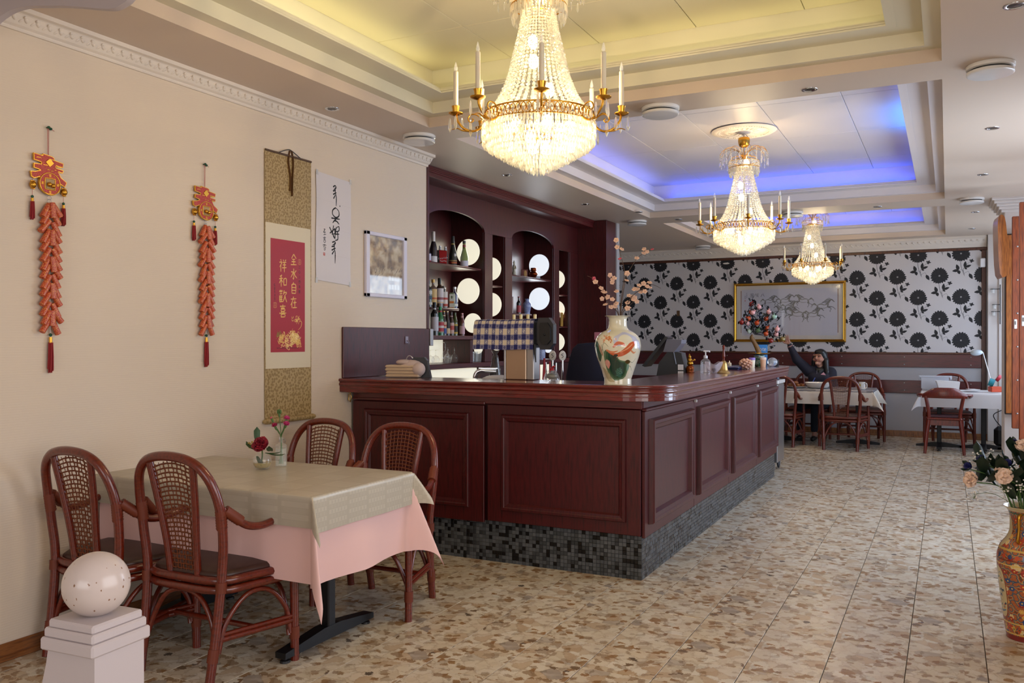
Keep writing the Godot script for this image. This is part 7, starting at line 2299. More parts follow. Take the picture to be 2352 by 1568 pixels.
	for k in 2:
		part("sticker", Mb.new().box(Vector3(0.09, 0.325 - 0.055 * k, 0.082), Vector3(0.045, 0.045, 0.003), 0.001), M.white, pos, "white printed sticker")
	part("paper_tray", Mb.new().box(Vector3(0.12, 0.255, 0.0), Vector3(0.05, 0.03, 0.19), 0.008), mat(Color("3a3a40"), 0.4), pos)
	single("back_bench", Mb.new().box(Vector3(0, 0.45, 0), Vector3(0.4, 0.9, 1.3), 0.004), M.mahogany_dark, "dark till bench behind the counter's long side", "bench", W(-2.17, 0.0, 6.9))
	# lucky figure, pump bottle, bowl, bell
	var f := thing("golden_figurine", "shiny golden figurine on amber base beside the till", "figurine", W(-1.893, 1.1805, 7.0), 0.2)
	part("base", Mb.new().lathe(smooth(V([0, 0, 0.034, 0, 0.036, 0.004, 0.03, 0.01, 0.034, 0.03, 0.03, 0.05, 0.02, 0.056, 0, 0.057]), 2), 16), mat(Color("8a4310"), 0.12, 0.6), f)
	part("body", Mb.new().ball(Vector3(0, 0.075, 0), Vector3(0.026, 0.024, 0.022), 12, 8).ball(Vector3(-0.004, 0.102, 0), Vector3(0.02, 0.02, 0.018), 12, 8).ball(Vector3(0.022, 0.1, 0.008), Vector3(0.012, 0.007, 0.01), 8, 6).ball(Vector3(0.035, 0.104, 0.01), Vector3(0.008, 0.009, 0.008), 8, 6), M.gold, f)
	part("head", Mb.new().ball(Vector3(-0.004, 0.128, 0), Vector3(0.014, 0.014, 0.013), 12, 8).lathe(smooth(V([0.012, 0.134, 0.008, 0.142, 0.004, 0.152, 0, 0.158]), 2), 8, T(Vector3(-0.006, 0, 0), 0, 0, 0.0)), M.gold, f)
	var pb := thing("pump_bottle", "clear pump bottle of hand sanitiser on the counter", "bottle", W(-1.778, 1.1805, 7.05), 0.25)
	part("bottle", Mb.new().lathe(smooth(V([0, 0.002, 0.036, 0.0, 0.04, 0.01, 0.04, 0.08, 0.034, 0.1, 0.018, 0.112, 0.015, 0.12]), 3), 22), M.glass, pb)
	part("gel", Mb.new().lathe(V([0, 0.003, 0.036, 0.006, 0.0365, 0.07, 0, 0.071]), 18), mat(Color(0.88, 0.86, 0.92, 0.35), 0.05, 0.0, {"transparency": 1}), pb)
	part("collar", Mb.new().lathe(V([0, 0.118, 0.017, 0.118, 0.017, 0.138, 0.008, 0.142, 0, 0.142]), 14), M.white, pb)
	part("pump", Mb.new().tube(V3([0, 0.14, 0, 0, 0.172, 0]), 0.005, 8).box(Vector3(0.008, 0.176, 0), Vector3(0.055, 0.012, 0.014), 0.004).box(Vector3(0.033, 0.172, 0), Vector3(0.008, 0.012, 0.01), 0.002), M.white, pb)
	var bwl := thing("glass_bowl", "fluted glass bowl with dark petals in it, before the pump bottle", "bowl", W(-1.69, 1.1805, 6.97))
	var br := []
	for q in [[0.022, 0.002], [0.03, 0.006], [0.052, 0.03], [0.066, 0.06], [0.074, 0.082]]:
		var r := PackedVector3Array()
		for k in 32:
			var a := TAU * k / 32
			var fl: float = 1.0 + 0.08 * sin(a * 6.0) * (q[1] / 0.08)
			r.append(Vector3(cos(a) * q[0] * fl, q[1] + 0.012 * sin(a * 4.0) * pow(q[1] / 0.08, 2.0), sin(a) * q[0] * fl))
		br.append(r)
	part("bowl", Mb.new().grid(br, true), mat(Color(0.86, 0.82, 0.86, 0.4), 0.1, 0.0, {"transparency": 1}), bwl)
	var pt := Mb.new()
	rng.seed = 44
	for k in 18:
		pt.add(petal(0.035, 0.012, 0.2, 0.2, 0.8), Transform3D(Basis(Vector3.UP, k * 2.4) * Basis(Vector3.RIGHT, 0.5 + 0.5 * rng.randf()), Vector3(0, 0.008, 0)))
	part("dried_petals", pt, mat(Color("3c1a1c"), 0.8), bwl)
	var bl := thing("hand_bell", "brass hand bell with turned red wooden handle standing on the counter", "bell", W(-1.618, 1.1805, 7.0))
	part("bell", Mb.new().lathe(smooth(V([0.05, 0.0, 0.052, 0.004, 0.044, 0.012, 0.034, 0.025, 0.029, 0.06, 0.024, 0.085, 0.012, 0.1, 0, 0.104]), 3), 26), mat(Color("b9975a"), 0.3, 0.7), bl)
	part("handle", Mb.new().lathe(smooth(V([0.008, 0.102, 0.012, 0.106, 0.008, 0.114, 0.013, 0.135, 0.011, 0.16, 0.008, 0.19, 0.011, 0.2, 0.008, 0.206, 0.012, 0.216, 0.006, 0.226, 0, 0.228]), 3), 14), mat(Color("6b2413"), 0.25), bl)
	# farther along the counter
	single("small_candle", Mb.new().lathe(V([0, 0, 0.018, 0, 0.019, 0.026, 0.012, 0.03, 0.006, 0.032, 0.004, 0.046, 0, 0.05]), 12), M.ivory, "small cream candle stub on the blue tray's far edge", "candle", W(-1.80, 1.2085, 8.02))
	single("blue_tray", Mb.new().box(Vector3(0, 0.006, 0), Vector3(0.17, 0.01, 0.3), 0.003).box(Vector3(0, 0.02, 0), Vector3(0.19, 0.014, 0.32), 0.004), mat(Color("20264f"), 0.4), "dark blue tray between the bell and the little tree", "tray", W(-1.76, 1.181, 7.95))
	var wb := Mb.new()
	for k in 40:
		var yv := 1.0 - 2.0 * (k + 0.5) / 40.0
		var rr := sqrt(1.0 - yv * yv)
		var a := k * 2.4
		wb.ball(Vector3(cos(a) * rr * 0.05, 0.05 + yv * 0.042, sin(a) * rr * 0.05), Vector3(0.015, 0.012, 0.013), 6, 4)
	wb.ball(Vector3(0, 0.05, 0), Vector3(0.044, 0.04, 0.044), 10, 8)
	single("shell_ball", wb, mat(Color("b98f7a"), 0.6), "knobbly pinkish ball before the purple-lidded cup", "ornament", W(-1.637, 1.1805, 7.95))
	for k in 2:
		var c := thing("lidded_cup", ["paper cup with purple lid, left of the little tree", "beige cup with white lid, right of the little tree"][k], "cup", [W(-1.70, 1.1805, 8.55), W(-1.63, 1.1805, 8.74)][k])
		part("cup", Mb.new().lathe(V([0, 0, 0.024, 0, 0.03, 0.075, 0, 0.075]), 18), [M.ivory, mat(Color("c49a7c"), 0.6)][k], c)
		part("lid", Mb.new().lathe(V([0.031, 0.073, 0.032, 0.088, 0.028, 0.096, 0, 0.097]), 18), [mat(Color("7d5fb0"), 0.4), mat(Color("c9b4a8"), 0.5)][k], c)
	var cb2 := Mb.new()
	cb2.ball(Vector3(0, 0.046, 0), Vector3(0.052, 0.046, 0.052), 10, 7)
	var cbm := cb2
	single("crystal_ball", cbm, mat(Color(0.9, 0.92, 0.95, 0.25), 0.08, 0.0, {"refraction_enabled": true, "refraction_scale": 0.05, "transparency": 1}), "cut glass ball near the counter's far end", "ornament", W(-1.575, 1.1805, 8.93))
	var ad := Mb.new()
	for k in 4:
		ad.lathe(V([0, k * 0.017, 0.04, k * 0.017, 0.045, k * 0.017 + 0.014, 0, k * 0.017 + 0.015]), 14)
	single("dish_pile", ad, M.black, "little pile of black dishes beside the cut glass ball", "dish", W(-1.585, 1.1805, 9.12))
	jade_tree()
	var bc := thing("leaflet", "blue leaflet headed Vote standing behind the little tree", "leaflet", W(-1.735, 1.1805, 9.2), 0.1)
	part("sheet", Mb.new().box(Vector3(0, 0.11, 0), Vector3(0.12, 0.22, 0.006), 0.001, T(Vector3.ZERO, 0, -0.12)), mat(Color("3a86c8"), 0.5), bc)
	text("lettering", "Vote", 0.05, T(Vector3(0.0, 0.17, -0.012), 0, -0.12), M.white, bc)
	part("picture", Mb.new().box(Vector3(0, 0.05, 0.006), Vector3(0.1, 0.07, 0.002), 0.0, T(Vector3.ZERO, 0, -0.12)), mat(Color("7fa9c4"), 0.5), bc)

func koi_vase() -> Image:
	# lathe picture: right of the view towards u 1; the painted side is centred on u 0.75
	var im := blank(768, 512, Color("d9d4be"))
	var S := Vector2(768, 512)
	# map from the photographed face: x -1..1 across the visible half, y 0..1 downwards
	var p := func(x: float, y: float) -> Vector2: return Vector2(0.75 + asin(clampf(x, -0.98, 0.98)) / TAU, y)
	var pts := func(a: Array) -> Array:
		var o := []
		for q in V(a):
			o.append(p.call(q.x, q.y))
		return o
	fill(im, curve2(pts.call([0.0, 0.28, -0.2, 0.32, -0.15, 0.42, 0.1, 0.44, 0.5, 0.40, 0.8, 0.45, 0.95, 0.5, 0.9, 0.36, 0.6, 0.26, 0.3, 0.24]), 3, true), Color("b9bcd4"))
	disc(im, p.call(0.35, 0.36), 0.055, Color("ddd9c4"), 0.085)
	# dark lotus leaves
	var leafk := [Color("5f7a5c"), Color("3c5c40"), Color("1f4433"), Color("17382f")]
	for k in 4:
		var f := 1.0 - k * 0.17
		fill(im, curve2(pts.call([-0.1 - 0.5 * f, 0.62 - 0.1 * f, -0.1 - 0.2 * f, 0.60 - 0.08 * f, 0.0 + 0.1 * f, 0.70 - 0.06 * f, 0.1 + 0.45 * f, 0.72 - 0.04 * f, 0.1 + 0.42 * f, 0.78 + 0.1 * f, 0.0, 0.78 + 0.16 * f, -0.15 - 0.2 * f, 0.78 + 0.14 * f, -0.15 - 0.5 * f, 0.74 + 0.04 * f]), 3, true), leafk[k])
	fill(im, curve2(pts.call([-0.95, 0.38, -0.8, 0.42, -0.72, 0.52, -0.78, 0.62, -0.92, 0.66]), 3, true), Color("2f5a44"))
	for k in 26:
		var a := k * 2.4
		var r := 0.04 * sqrt(float(k))
		brush(im, [p.call(0.05 + cos(a) * r, 0.83 + sin(a) * r * 0.35), p.call(0.09 + cos(a) * r, 0.82 + sin(a) * r * 0.35), p.call(0.1 + cos(a) * r, 0.84 + sin(a) * r * 0.35)], [2, 5, 2], Color("3f7a6a"))
	fill(im, curve2(pts.call([-0.85, 0.75, -0.6, 0.82, -0.4, 0.92, -0.2, 0.96, -0.6, 0.96, -0.8, 0.9]), 3, true), Color("b5aa88"))
	# two orange fish
	brush(im, pts.call([-0.45, 0.52, -0.2, 0.56, 0.1, 0.56, 0.4, 0.50, 0.6, 0.42, 0.78, 0.385]), [3, 18, 34, 40, 36, 16], Color("c25a33"))
	brush(im, pts.call([-0.2, 0.46, 0.0, 0.40, 0.2, 0.41, 0.3, 0.44]), [8, 24, 20, 6], Color("c8694a"))
	brush(im, pts.call([-0.5, 0.5, -0.25, 0.53, 0.0, 0.51]), [12, 16, 4], Color("cc7a52"))
	brush(im, pts.call([0.55, 0.5, 0.7, 0.54, 0.78, 0.52]), [10, 12, 2], Color("d08a62"))
	brush(im, pts.call([0.1, 0.53, 0.4, 0.48, 0.62, 0.41]), [2, 8, 4], Color("dfa078"))
	brush(im, pts.call([-0.22, 0.62, -0.1, 0.58, 0.0, 0.57]), [10, 22, 6], Color("24251f"))
	brush(im, pts.call([-0.14, 0.68, -0.05, 0.62, 0.02, 0.6]), [2, 6, 3], Color("3a3a30"))
	# blossom spray, pods, stalks
	rng.seed = 15
	for k in 40:
		var c := Vector2(-0.52 + rng.randfn() * 0.14, 0.34 + rng.randfn() * 0.025)
		brush(im, [p.call(c.x, c.y), p.call(c.x + 0.03, c.y - 0.012), p.call(c.x + 0.05, c.y + 0.01)], [2, 6, 1], [Color("c97a52"), Color("d9a07a"), Color("b8622e")][k % 3])
	for l in [[-0.7, 0.42, -0.6, 0.6, -0.62, 0.85], [-0.55, 0.72, -0.5, 0.8, -0.5, 0.92], [-0.4, 0.45, -0.6, 0.4, -0.7, 0.55], [0.6, 0.66, 0.75, 0.68, 0.85, 0.62], [0.5, 0.72, 0.7, 0.74, 0.8, 0.8]]:
		brush(im, pts.call(l), [2, 3, 2], Color("5d6a50"))
	fill(im, curve2(pts.call([-0.82, 0.42, -0.72, 0.46, -0.66, 0.56, -0.72, 0.58, -0.8, 0.5]), 3, true), Color("b0907a"))
	for k in 7:
		var a := -1.2 + k * 0.4
		brush(im, [p.call(-0.53, 0.77), p.call(-0.53 + sin(a) * 0.09, 0.72 - cos(a) * 0.03), p.call(-0.53 + sin(a) * 0.12, 0.68 - cos(a) * 0.05)], [4, 13, 1], [Color("c9857a"), Color("d9b0a0")][k % 2])
	fill(im, curve2(pts.call([0.35, 0.67, 0.45, 0.64, 0.58, 0.65, 0.62, 0.68, 0.5, 0.7]), 3, true), Color("4a3c1c"))
	fill(im, curve2(pts.call([0.5, 0.7, 0.62, 0.73, 0.6, 0.8, 0.5, 0.78]), 3, true), Color("7a9a8a"))
	im.fill_rect(Rect2i(0, 0, 768, 6), Color("c9c4b0"))
	return im

func vase_and_blossom() -> void:
	var at := W(-1.80, 1.1805, 4.998)
	var v := thing("koi_vase", "white porcelain vase painted with orange fish and green lotus on the counter corner", "vase", at, 0.345)
	var prof := V([0.0, 0.004, 0.078, 0.0, 0.083, 0.004, 0.083, 0.032, 0.086, 0.042, 0.105, 0.1, 0.126, 0.16, 0.1395, 0.215, 0.14, 0.245, 0.128, 0.285, 0.1, 0.314, 0.07, 0.33, 0.058, 0.345, 0.054, 0.37, 0.055, 0.395, 0.062, 0.408, 0.077, 0.413, 0.076, 0.416, 0.06, 0.412, 0.05, 0.395, 0.048, 0.34])
	part("body", Mb.new().lathe(smooth(prof, 4), 48, T(Vector3.ZERO, 0), 0.3), mat(Color.WHITE, 0.1, 0.0, {"albedo_texture": tex(koi_vase()), "clearcoat_enabled": true, "clearcoat": 0.7, "clearcoat_roughness": 0.05}), v)
	# five-petalled blossoms
	var pinkish := mat(Color("e0bba6"), 0.7, 0.0, {"backlight_enabled": true, "backlight": Color(0.3, 0.24, 0.2)})
	var bud := mat(Color("c9566a"), 0.7)
	var bm := Mb.new()
	for k in 5:
		bm.add(petal(0.017, 0.017, 0.25, -0.2, 0.0), Transform3D(Basis(Vector3.UP, TAU * k / 5) * Basis(Vector3.RIGHT, 1.05), Vector3.ZERO))
	for k in 4:
		bm.add(petal(0.012, 0.011, 0.3, 0.1, 0.0), Transform3D(Basis(Vector3.UP, TAU * k / 4 + 0.5) * Basis(Vector3.RIGHT, 0.6), Vector3.ZERO))
	var blossom := bm.mesh(pinkish)
	var mpp := 0.000679
	var twigs := [
		["blossom branch rising tallest from the koi vase", [480, 800, 500, 600, 520, 420, 500, 310, 470, 200, 448, 90], [448, 132, 455, 195, 495, 215, 480, 300]],
		["blossom branch leaning to the upper right of the koi vase", [485, 800, 505, 640, 535, 460, 580, 370, 660, 265, 775, 215], [545, 425, 540, 495, 695, 215, 690, 250, 630, 295, 720, 240, 768, 217]],
		["blossom branch with the densest flowers, right of the koi vase", [490, 800, 530, 720, 600, 620, 680, 565, 760, 530, 840, 565], [650, 540, 610, 572, 690, 522, 742, 518, 742, 560, 700, 592, 640, 575, 720, 548, 665, 600]],
		["low blossom branch at the right of the koi vase's neck", [500, 800, 540, 740, 590, 690, 640, 650], [590, 635, 560, 628, 630, 680, 550, 692, 545, 740, 600, 662, 560, 735, 612, 645]],
		["blossom branch sweeping far left from the koi vase", [465, 800, 430, 740, 370, 680, 310, 570, 250, 480, 190, 448], [262, 505, 250, 470, 312, 562, 345, 602, 320, 652, 372, 640, 412, 662, 352, 710, 400, 732, 330, 590]],
		["blossom branch at the left with a pink bud near its top", [470, 800, 445, 690, 440, 590, 410, 490, 398, 380], [415, 480, 390, 440, 430, 470, 450, 590, 410, 510, 450, 700, 435, 720]]]
	rng.seed = 61
	for t in twigs:
		var o := thing("blossom_branch", t[0], "branch", at, 0.345, "blossom branches in the koi vase")
		var path := []
		var n: int = t[1].size() / 2
		var dz := rng.randf_range(-0.05, 0.06)
		for k in n:
			var f := float(k) / (n - 1)
			path.append(Vector3((t[1][2 * k] - 462) * mpp, (1418 - t[1][2 * k + 1]) * mpp, dz * f))
		path.push_front(Vector3((n - 3.5) * 0.008, 0.25, 0))
		var cv := curve(path, 5)
		var rad := []
		for k in cv.size():
			rad.append(lerpf(0.0035, 0.0011, float(k) / cv.size()))
		part("twig", Mb.new().tube(cv, rad, 6), M.bark, o)
		for k in t[2].size() / 2:
			var c := Vector3((t[2][2 * k] - 462) * mpp, (1418 - t[2][2 * k + 1]) * mpp, 0)
			c.z = dz * clampf((c.y - 0.4) / 0.4, 0.3, 1.0) + rng.randf_range(0.0, 0.015)
			var x := Transform3D(Basis(Vector3(1, 0, 0), rng.randf_range(0.5, 1.5)) * Basis(Vector3.UP, rng.randf() * TAU) * Basis(Vector3(0, 0, 1), rng.randf_range(-0.5, 0.5)), c)
			var last: bool = k == t[2].size() / 2 - 1 and c.y > 0.6 or k == 1 and t[2].size() > 16 and c.x < 0
			inst("blossom", blossom, o, x.scaled_local(Vector3.ONE * (0.8 if last else rng.randf_range(0.95, 1.2))), bud if last else null)

func jade_tree() -> void:
	var at := W(-1.69, 1.1805, 8.85)
	var m := 0.000502
	var o := thing("jade_tree", "little stone tree with coloured fruit and dark leaves in a painted pot", "ornamental tree", at, 0.19)
	var p := func(x: float, y: float, z := 0.0) -> Vector3: return Vector3((x - 690) * m, (1425 - y) * m, z)
	part("pot", Mb.new().lathe(smooth(V([0, 0, 0.036, 0.0, 0.038, 0.006, 0.044, 0.012, 0.05, 0.04, 0.052, 0.09, 0.05, 0.115, 0, 0.116]), 2), 24), mat(Color.WHITE, 0.2, 0.0, {"albedo_texture": tex(ramp(fnoise(91, 0.02, FastNoiseLite.TYPE_SIMPLEX, 3), 128, 128, [Color("16261f"), Color("2c4a34"), Color("5f7a6a"), Color("8a9a8c"), Color("3a5a78"), Color("6a4a2c")], [0.0, 0.35, 0.5, 0.6, 0.75, 1.0]))}), o)
	part("rim_tray", Mb.new().lathe(V([0, 0.13, 0.09, 0.13, 0.108, 0.138, 0.11, 0.134, 0.09, 0.122, 0.03, 0.118, 0, 0.118]), 24, T(Vector3.ZERO), 0.6, 0.7), M.brass, o)
	part("trunk", Mb.new().tube(curve([p.call(690, 1165), p.call(655, 1060), p.call(600, 950), p.call(550, 850), p.call(560, 780)], 5), [0.029, 0.027, 0.025, 0.025, 0.026, 0.026, 0.025, 0.024, 0.023, 0.022, 0.021, 0.021, 0.022, 0.023, 0.024, 0.023, 0.02, 0.016, 0.012, 0.009, 0.006], 9), mat(Color("6a4a22"), 0.55), o)
	var cols := {"r": Color("7a1c14"), "o": Color("a8431c"), "p": Color("cf9a98"), "m": Color("9dbcab"), "g": Color("5a7a58"), "y": Color("7a6a34"), "w": Color("b9cdbd")}
	var mats := {}
	for k in cols:
		mats[k] = mat(cols[k], 0.15, 0.0, {"subsurf_scatter_enabled": true, "subsurf_scatter_strength": 0.15})
	var fr := "r540,175 p685,240 p565,345 o535,335 p875,335 m980,430 o820,470 o490,465 r350,540 p465,560 w500,715 g665,700 o830,660 p1035,680 p1015,775 o820,770 r920,905 y1135,875 o645,555"
	rng.seed = 71
	var br := Mb.new()
	var spots := []
	for s in fr.split(" "):
		var q := s.substr(1).split(",")
		var c: Vector3 = p.call(float(q[0]), float(q[1]), rng.randf_range(-0.03, 0.05))
		spots.append(c)
		var hub: Vector3 = p.call(600, 780)
		br.tube(curve([hub, hub.lerp(c, 0.5) + Vector3(0, 0.02, -0.01), c], 3), 0.003, 5)
		var f := part("fruit", Mb.new().lathe(smooth(V([0, -0.024, 0.014, -0.02, 0.025, 0.0, 0.022, 0.014, 0.01, 0.024, 0.006, 0.028, 0.012, 0.036, 0.008, 0.036, 0, 0.026]), 2), 12, Transform3D(Basis.from_euler(Vector3(rng.randf_range(-0.5, 0.9), 0, rng.randf_range(-0.9, 0.9))), c)), mats[s[0]], o)
	part("branches", br, M.black, o)
	var lf := petal(0.05, 0.022, 0.1, 0.2, 0.9, 0.2)
	var ls := []
	for k in 260:
		var c: Vector3 = spots[k % spots.size()]
		if k % 3 == 0:
			c = c.lerp(p.call(720, 580), 0.5)
		var at2 := c + Vector3(rng.randfn(), rng.randfn(), rng.randfn() - 0.6) * 0.028
		ls.append(Transform3D(Basis.from_euler(Vector3(rng.randf_range(-1.2, 1.8), rng.randf() * TAU, rng.randf_range(-0.6, 0.6))).scaled(Vector3.ONE * rng.randf_range(0.7, 1.1)), at2))
	var lm := mat(Color("10181a"), 0.2)
	var lmesh := lf.mesh(lm)
	for k in ls.size():
		inst("leaf", lmesh, o, ls[k])

func make_small() -> void:
	# things on the white pier and the back wall
	var s := thing("candle_sconce", "black iron wall rack holding small glass candle cups on the far white pier", "sconce", W(0.66, 1.67, BACK - 0.20))
	part("iron", Mb.new().box(Vector3(0, 0.28, 0.03), Vector3(0.012, 0.56, 0.02), 0.003).tube(V3([-0.1, 0.5, 0, 0.0, 0.5, 0]), 0.005, 5).tube(V3([-0.08, 0.28, 0, 0.0, 0.28, 0]), 0.005, 5).tube(V3([-0.09, 0.18, 0, 0.0, 0.18, 0]), 0.005, 5), M.black, s)
	var ring2 := []
	for k in 14:
		ring2.append(Vector3(cos(TAU * k / 14) * 0.034, 0, sin(TAU * k / 14) * 0.034))
	for q in [[-0.085, 0.5], [-0.065, 0.28], [-0.075, 0.18]]:
		part("ring", Mb.new().tube(ring2, 0.004, 5, true).add(Mb.new(), T(Vector3.ZERO)), M.black, s).position = Vector3(q[0], q[1], 0)
		part("glass_cup", Mb.new().lathe(V([0, -0.06, 0.026, -0.06, 0.031, 0.008, 0.028, 0.008, 0.024, -0.054, 0, -0.054]), 14, T(Vector3(q[0], q[1], 0))), M.glass, s)
	single("wooden_sign", Mb.new().prism(curve2(V([-0.03, 0.0, 0.035, -0.01, 0.05, 0.1, 0.02, 0.5, -0.01, 0.58, -0.045, 0.55, -0.05, 0.4]), 3, true), 0.3, T(Vector3.ZERO), true), M.sash, "rounded wooden sign seen edge-on beside the white pier", "sign", W(0.475, 2.10, 9.9), 0.1)
	single("wall_sensor", Mb.new().box(Vector3.ZERO, Vector3(0.07, 0.13, 0.06), 0.01), M.white, "white box fixed to the wooden trim at the wallpaper's right edge", "sensor", W(0.45, 2.56, BACK - 0.055))
	single("brown_tag", Mb.new().box(Vector3.ZERO, Vector3(0.05, 0.09, 0.004), 0.001), mat(Color("5c3f22"), 0.6), "small brown tag stuck on the wallpaper left of the painting", "tag", W(-4.04, 1.895, BACK - 0.008), 0.0)
	single("torn_patch", Mb.new().ball(Vector3.ZERO, Vector3(0.055, 0.014, 0.003), 12, 6), M.paper, "pale torn patch on a black flower near the wallpaper's top", "patch", W(-3.24, 2.7, BACK - 0.007))
	var b := Mb.new().box(Vector3(0, 0.14, 0), Vector3(0.2, 0.28, 0.18), 0.05).tube(curve(V3([0.0, 0.26, 0, -0.08, 0.36, 0, -0.1, 0.44, 0.02, 0.0, 0.5, 0]), 4), 0.006, 5)
	single("black_bag", b, M.black, "black bag on the floor behind the white pier, below the far right table", "bag", W(0.66, 0.0, 13.4))

# a body as one smooth surface round tapered bones: surface nets over a signed distance
func sdf_mesh(bones: Array, cell: float, k: float) -> Mb:
	# bone: [ax,ay,az, bx,by,bz, ra, rb, (flatten z)]
	var lo := Vector3.ONE * 1e9
	var hi := -lo
	for b in bones:
		var r: float = maxf(b[6], b[7]) + cell * 2.5
		lo = lo.min(Vector3(minf(b[0], b[3]), minf(b[1], b[4]), minf(b[2], b[5])) - Vector3.ONE * r)
		hi = hi.max(Vector3(maxf(b[0], b[3]), maxf(b[1], b[4]), maxf(b[2], b[5])) + Vector3.ONE * r)
	var n := Vector3i(((hi - lo) / cell).ceil()) + Vector3i.ONE
	var sy := n.x
	var sz := n.x * n.y
	var f := PackedFloat32Array()
	f.resize(n.x * n.y * n.z)
	f.fill(1.0)
	for b in bones:
		var a := Vector3(b[0], b[1], b[2])
		var c := Vector3(b[3], b[4], b[5])
		var ra: float = b[6]
		var rb: float = b[7]
		var fz: float = b[8] if b.size() > 8 else 1.0
		var rm := maxf(ra, rb) * maxf(1.0, 1.0) + k + cell * 2.0
		var l := Vector3i(((a.min(c) - Vector3.ONE * rm - lo) / cell).floor()).clamp(Vector3i.ZERO, n - Vector3i.ONE)
		var h := Vector3i(((a.max(c) + Vector3.ONE * rm - lo) / cell).ceil()).clamp(Vector3i.ZERO, n - Vector3i.ONE)
		var d := c - a
		var dd := maxf(d.length_squared(), 1e-9)
		for z in range(l.z, h.z + 1):
			for y in range(l.y, h.y + 1):
				var o := z * sz + y * sy
				for x in range(l.x, h.x + 1):
					var p := lo + Vector3(x, y, z) * cell - a
					var t := clampf(p.dot(d) / dd, 0.0, 1.0)
					var q := p - d * t
					q.z *= fz
					var s := q.length() - lerpf(ra, rb, t)
					var e := f[o + x]
					var g := maxf(k - absf(s - e), 0.0) / k
					f[o + x] = minf(s, e) - g * g * k * 0.25
	var b2 := Mb.new()
	var id := {}
	for z in n.z - 1:
		for y in n.y - 1:
			for x in n.x - 1:
				var o := z * sz + y * sy + x
				var v := [f[o], f[o + 1], f[o + sy], f[o + sy + 1], f[o + sz], f[o + sz + 1], f[o + sz + sy], f[o + sz + sy + 1]]
				var neg := 0
				for q in v:
					if q < 0.0:
						neg += 1
				if neg == 0 or neg == 8:
					continue
				var sum := Vector3.ZERO
				var cnt := 0
				for e in [[0, 1], [2, 3], [4, 5], [6, 7], [0, 2], [1, 3], [4, 6], [5, 7], [0, 4], [1, 5], [2, 6], [3, 7]]:
					var p0: float = v[e[0]]
					var p1: float = v[e[1]]
					if (p0 < 0.0) != (p1 < 0.0):
						var t := p0 / (p0 - p1)
						var ca := Vector3(e[0] & 1, (e[0] >> 1) & 1, e[0] >> 2)
						var cb := Vector3(e[1] & 1, (e[1] >> 1) & 1, e[1] >> 2)
						sum += ca.lerp(cb, t)
						cnt += 1
				var gr := Vector3(v[1] + v[3] + v[5] + v[7] - v[0] - v[2] - v[4] - v[6], v[2] + v[3] + v[6] + v[7] - v[0] - v[1] - v[4] - v[5], v[4] + v[5] + v[6] + v[7] - v[0] - v[1] - v[2] - v[3])
				id[o] = b2.vert(lo + (Vector3(x, y, z) + sum / cnt) * cell, gr.normalized())
	for o: int in id:
		var x := o % n.x
		var y := (o / n.x) % n.y
		var z := o / sz
		for ax in 3:
			var st: int = [1, sy, sz][ax]
			if (f[o] < 0.0) == (f[o + st] < 0.0):
				continue
			var u: int = [sy, sz, 1][ax]
			var w: int = [sz, 1, sy][ax]
			if id.has(o - u) and id.has(o - w) and id.has(o - u - w):
				var i0: int = id[o]
				b2.ix.append_array([i0, id[o - u], id[o - u - w], i0, id[o - u - w], id[o - w]])
	return b2

func bone(a: Vector3, b: Vector3, ra: float, rb: float, fz := 1.0) -> Array:
	return [a.x, a.y, a.z, b.x, b.y, b.z, ra, rb, fz]

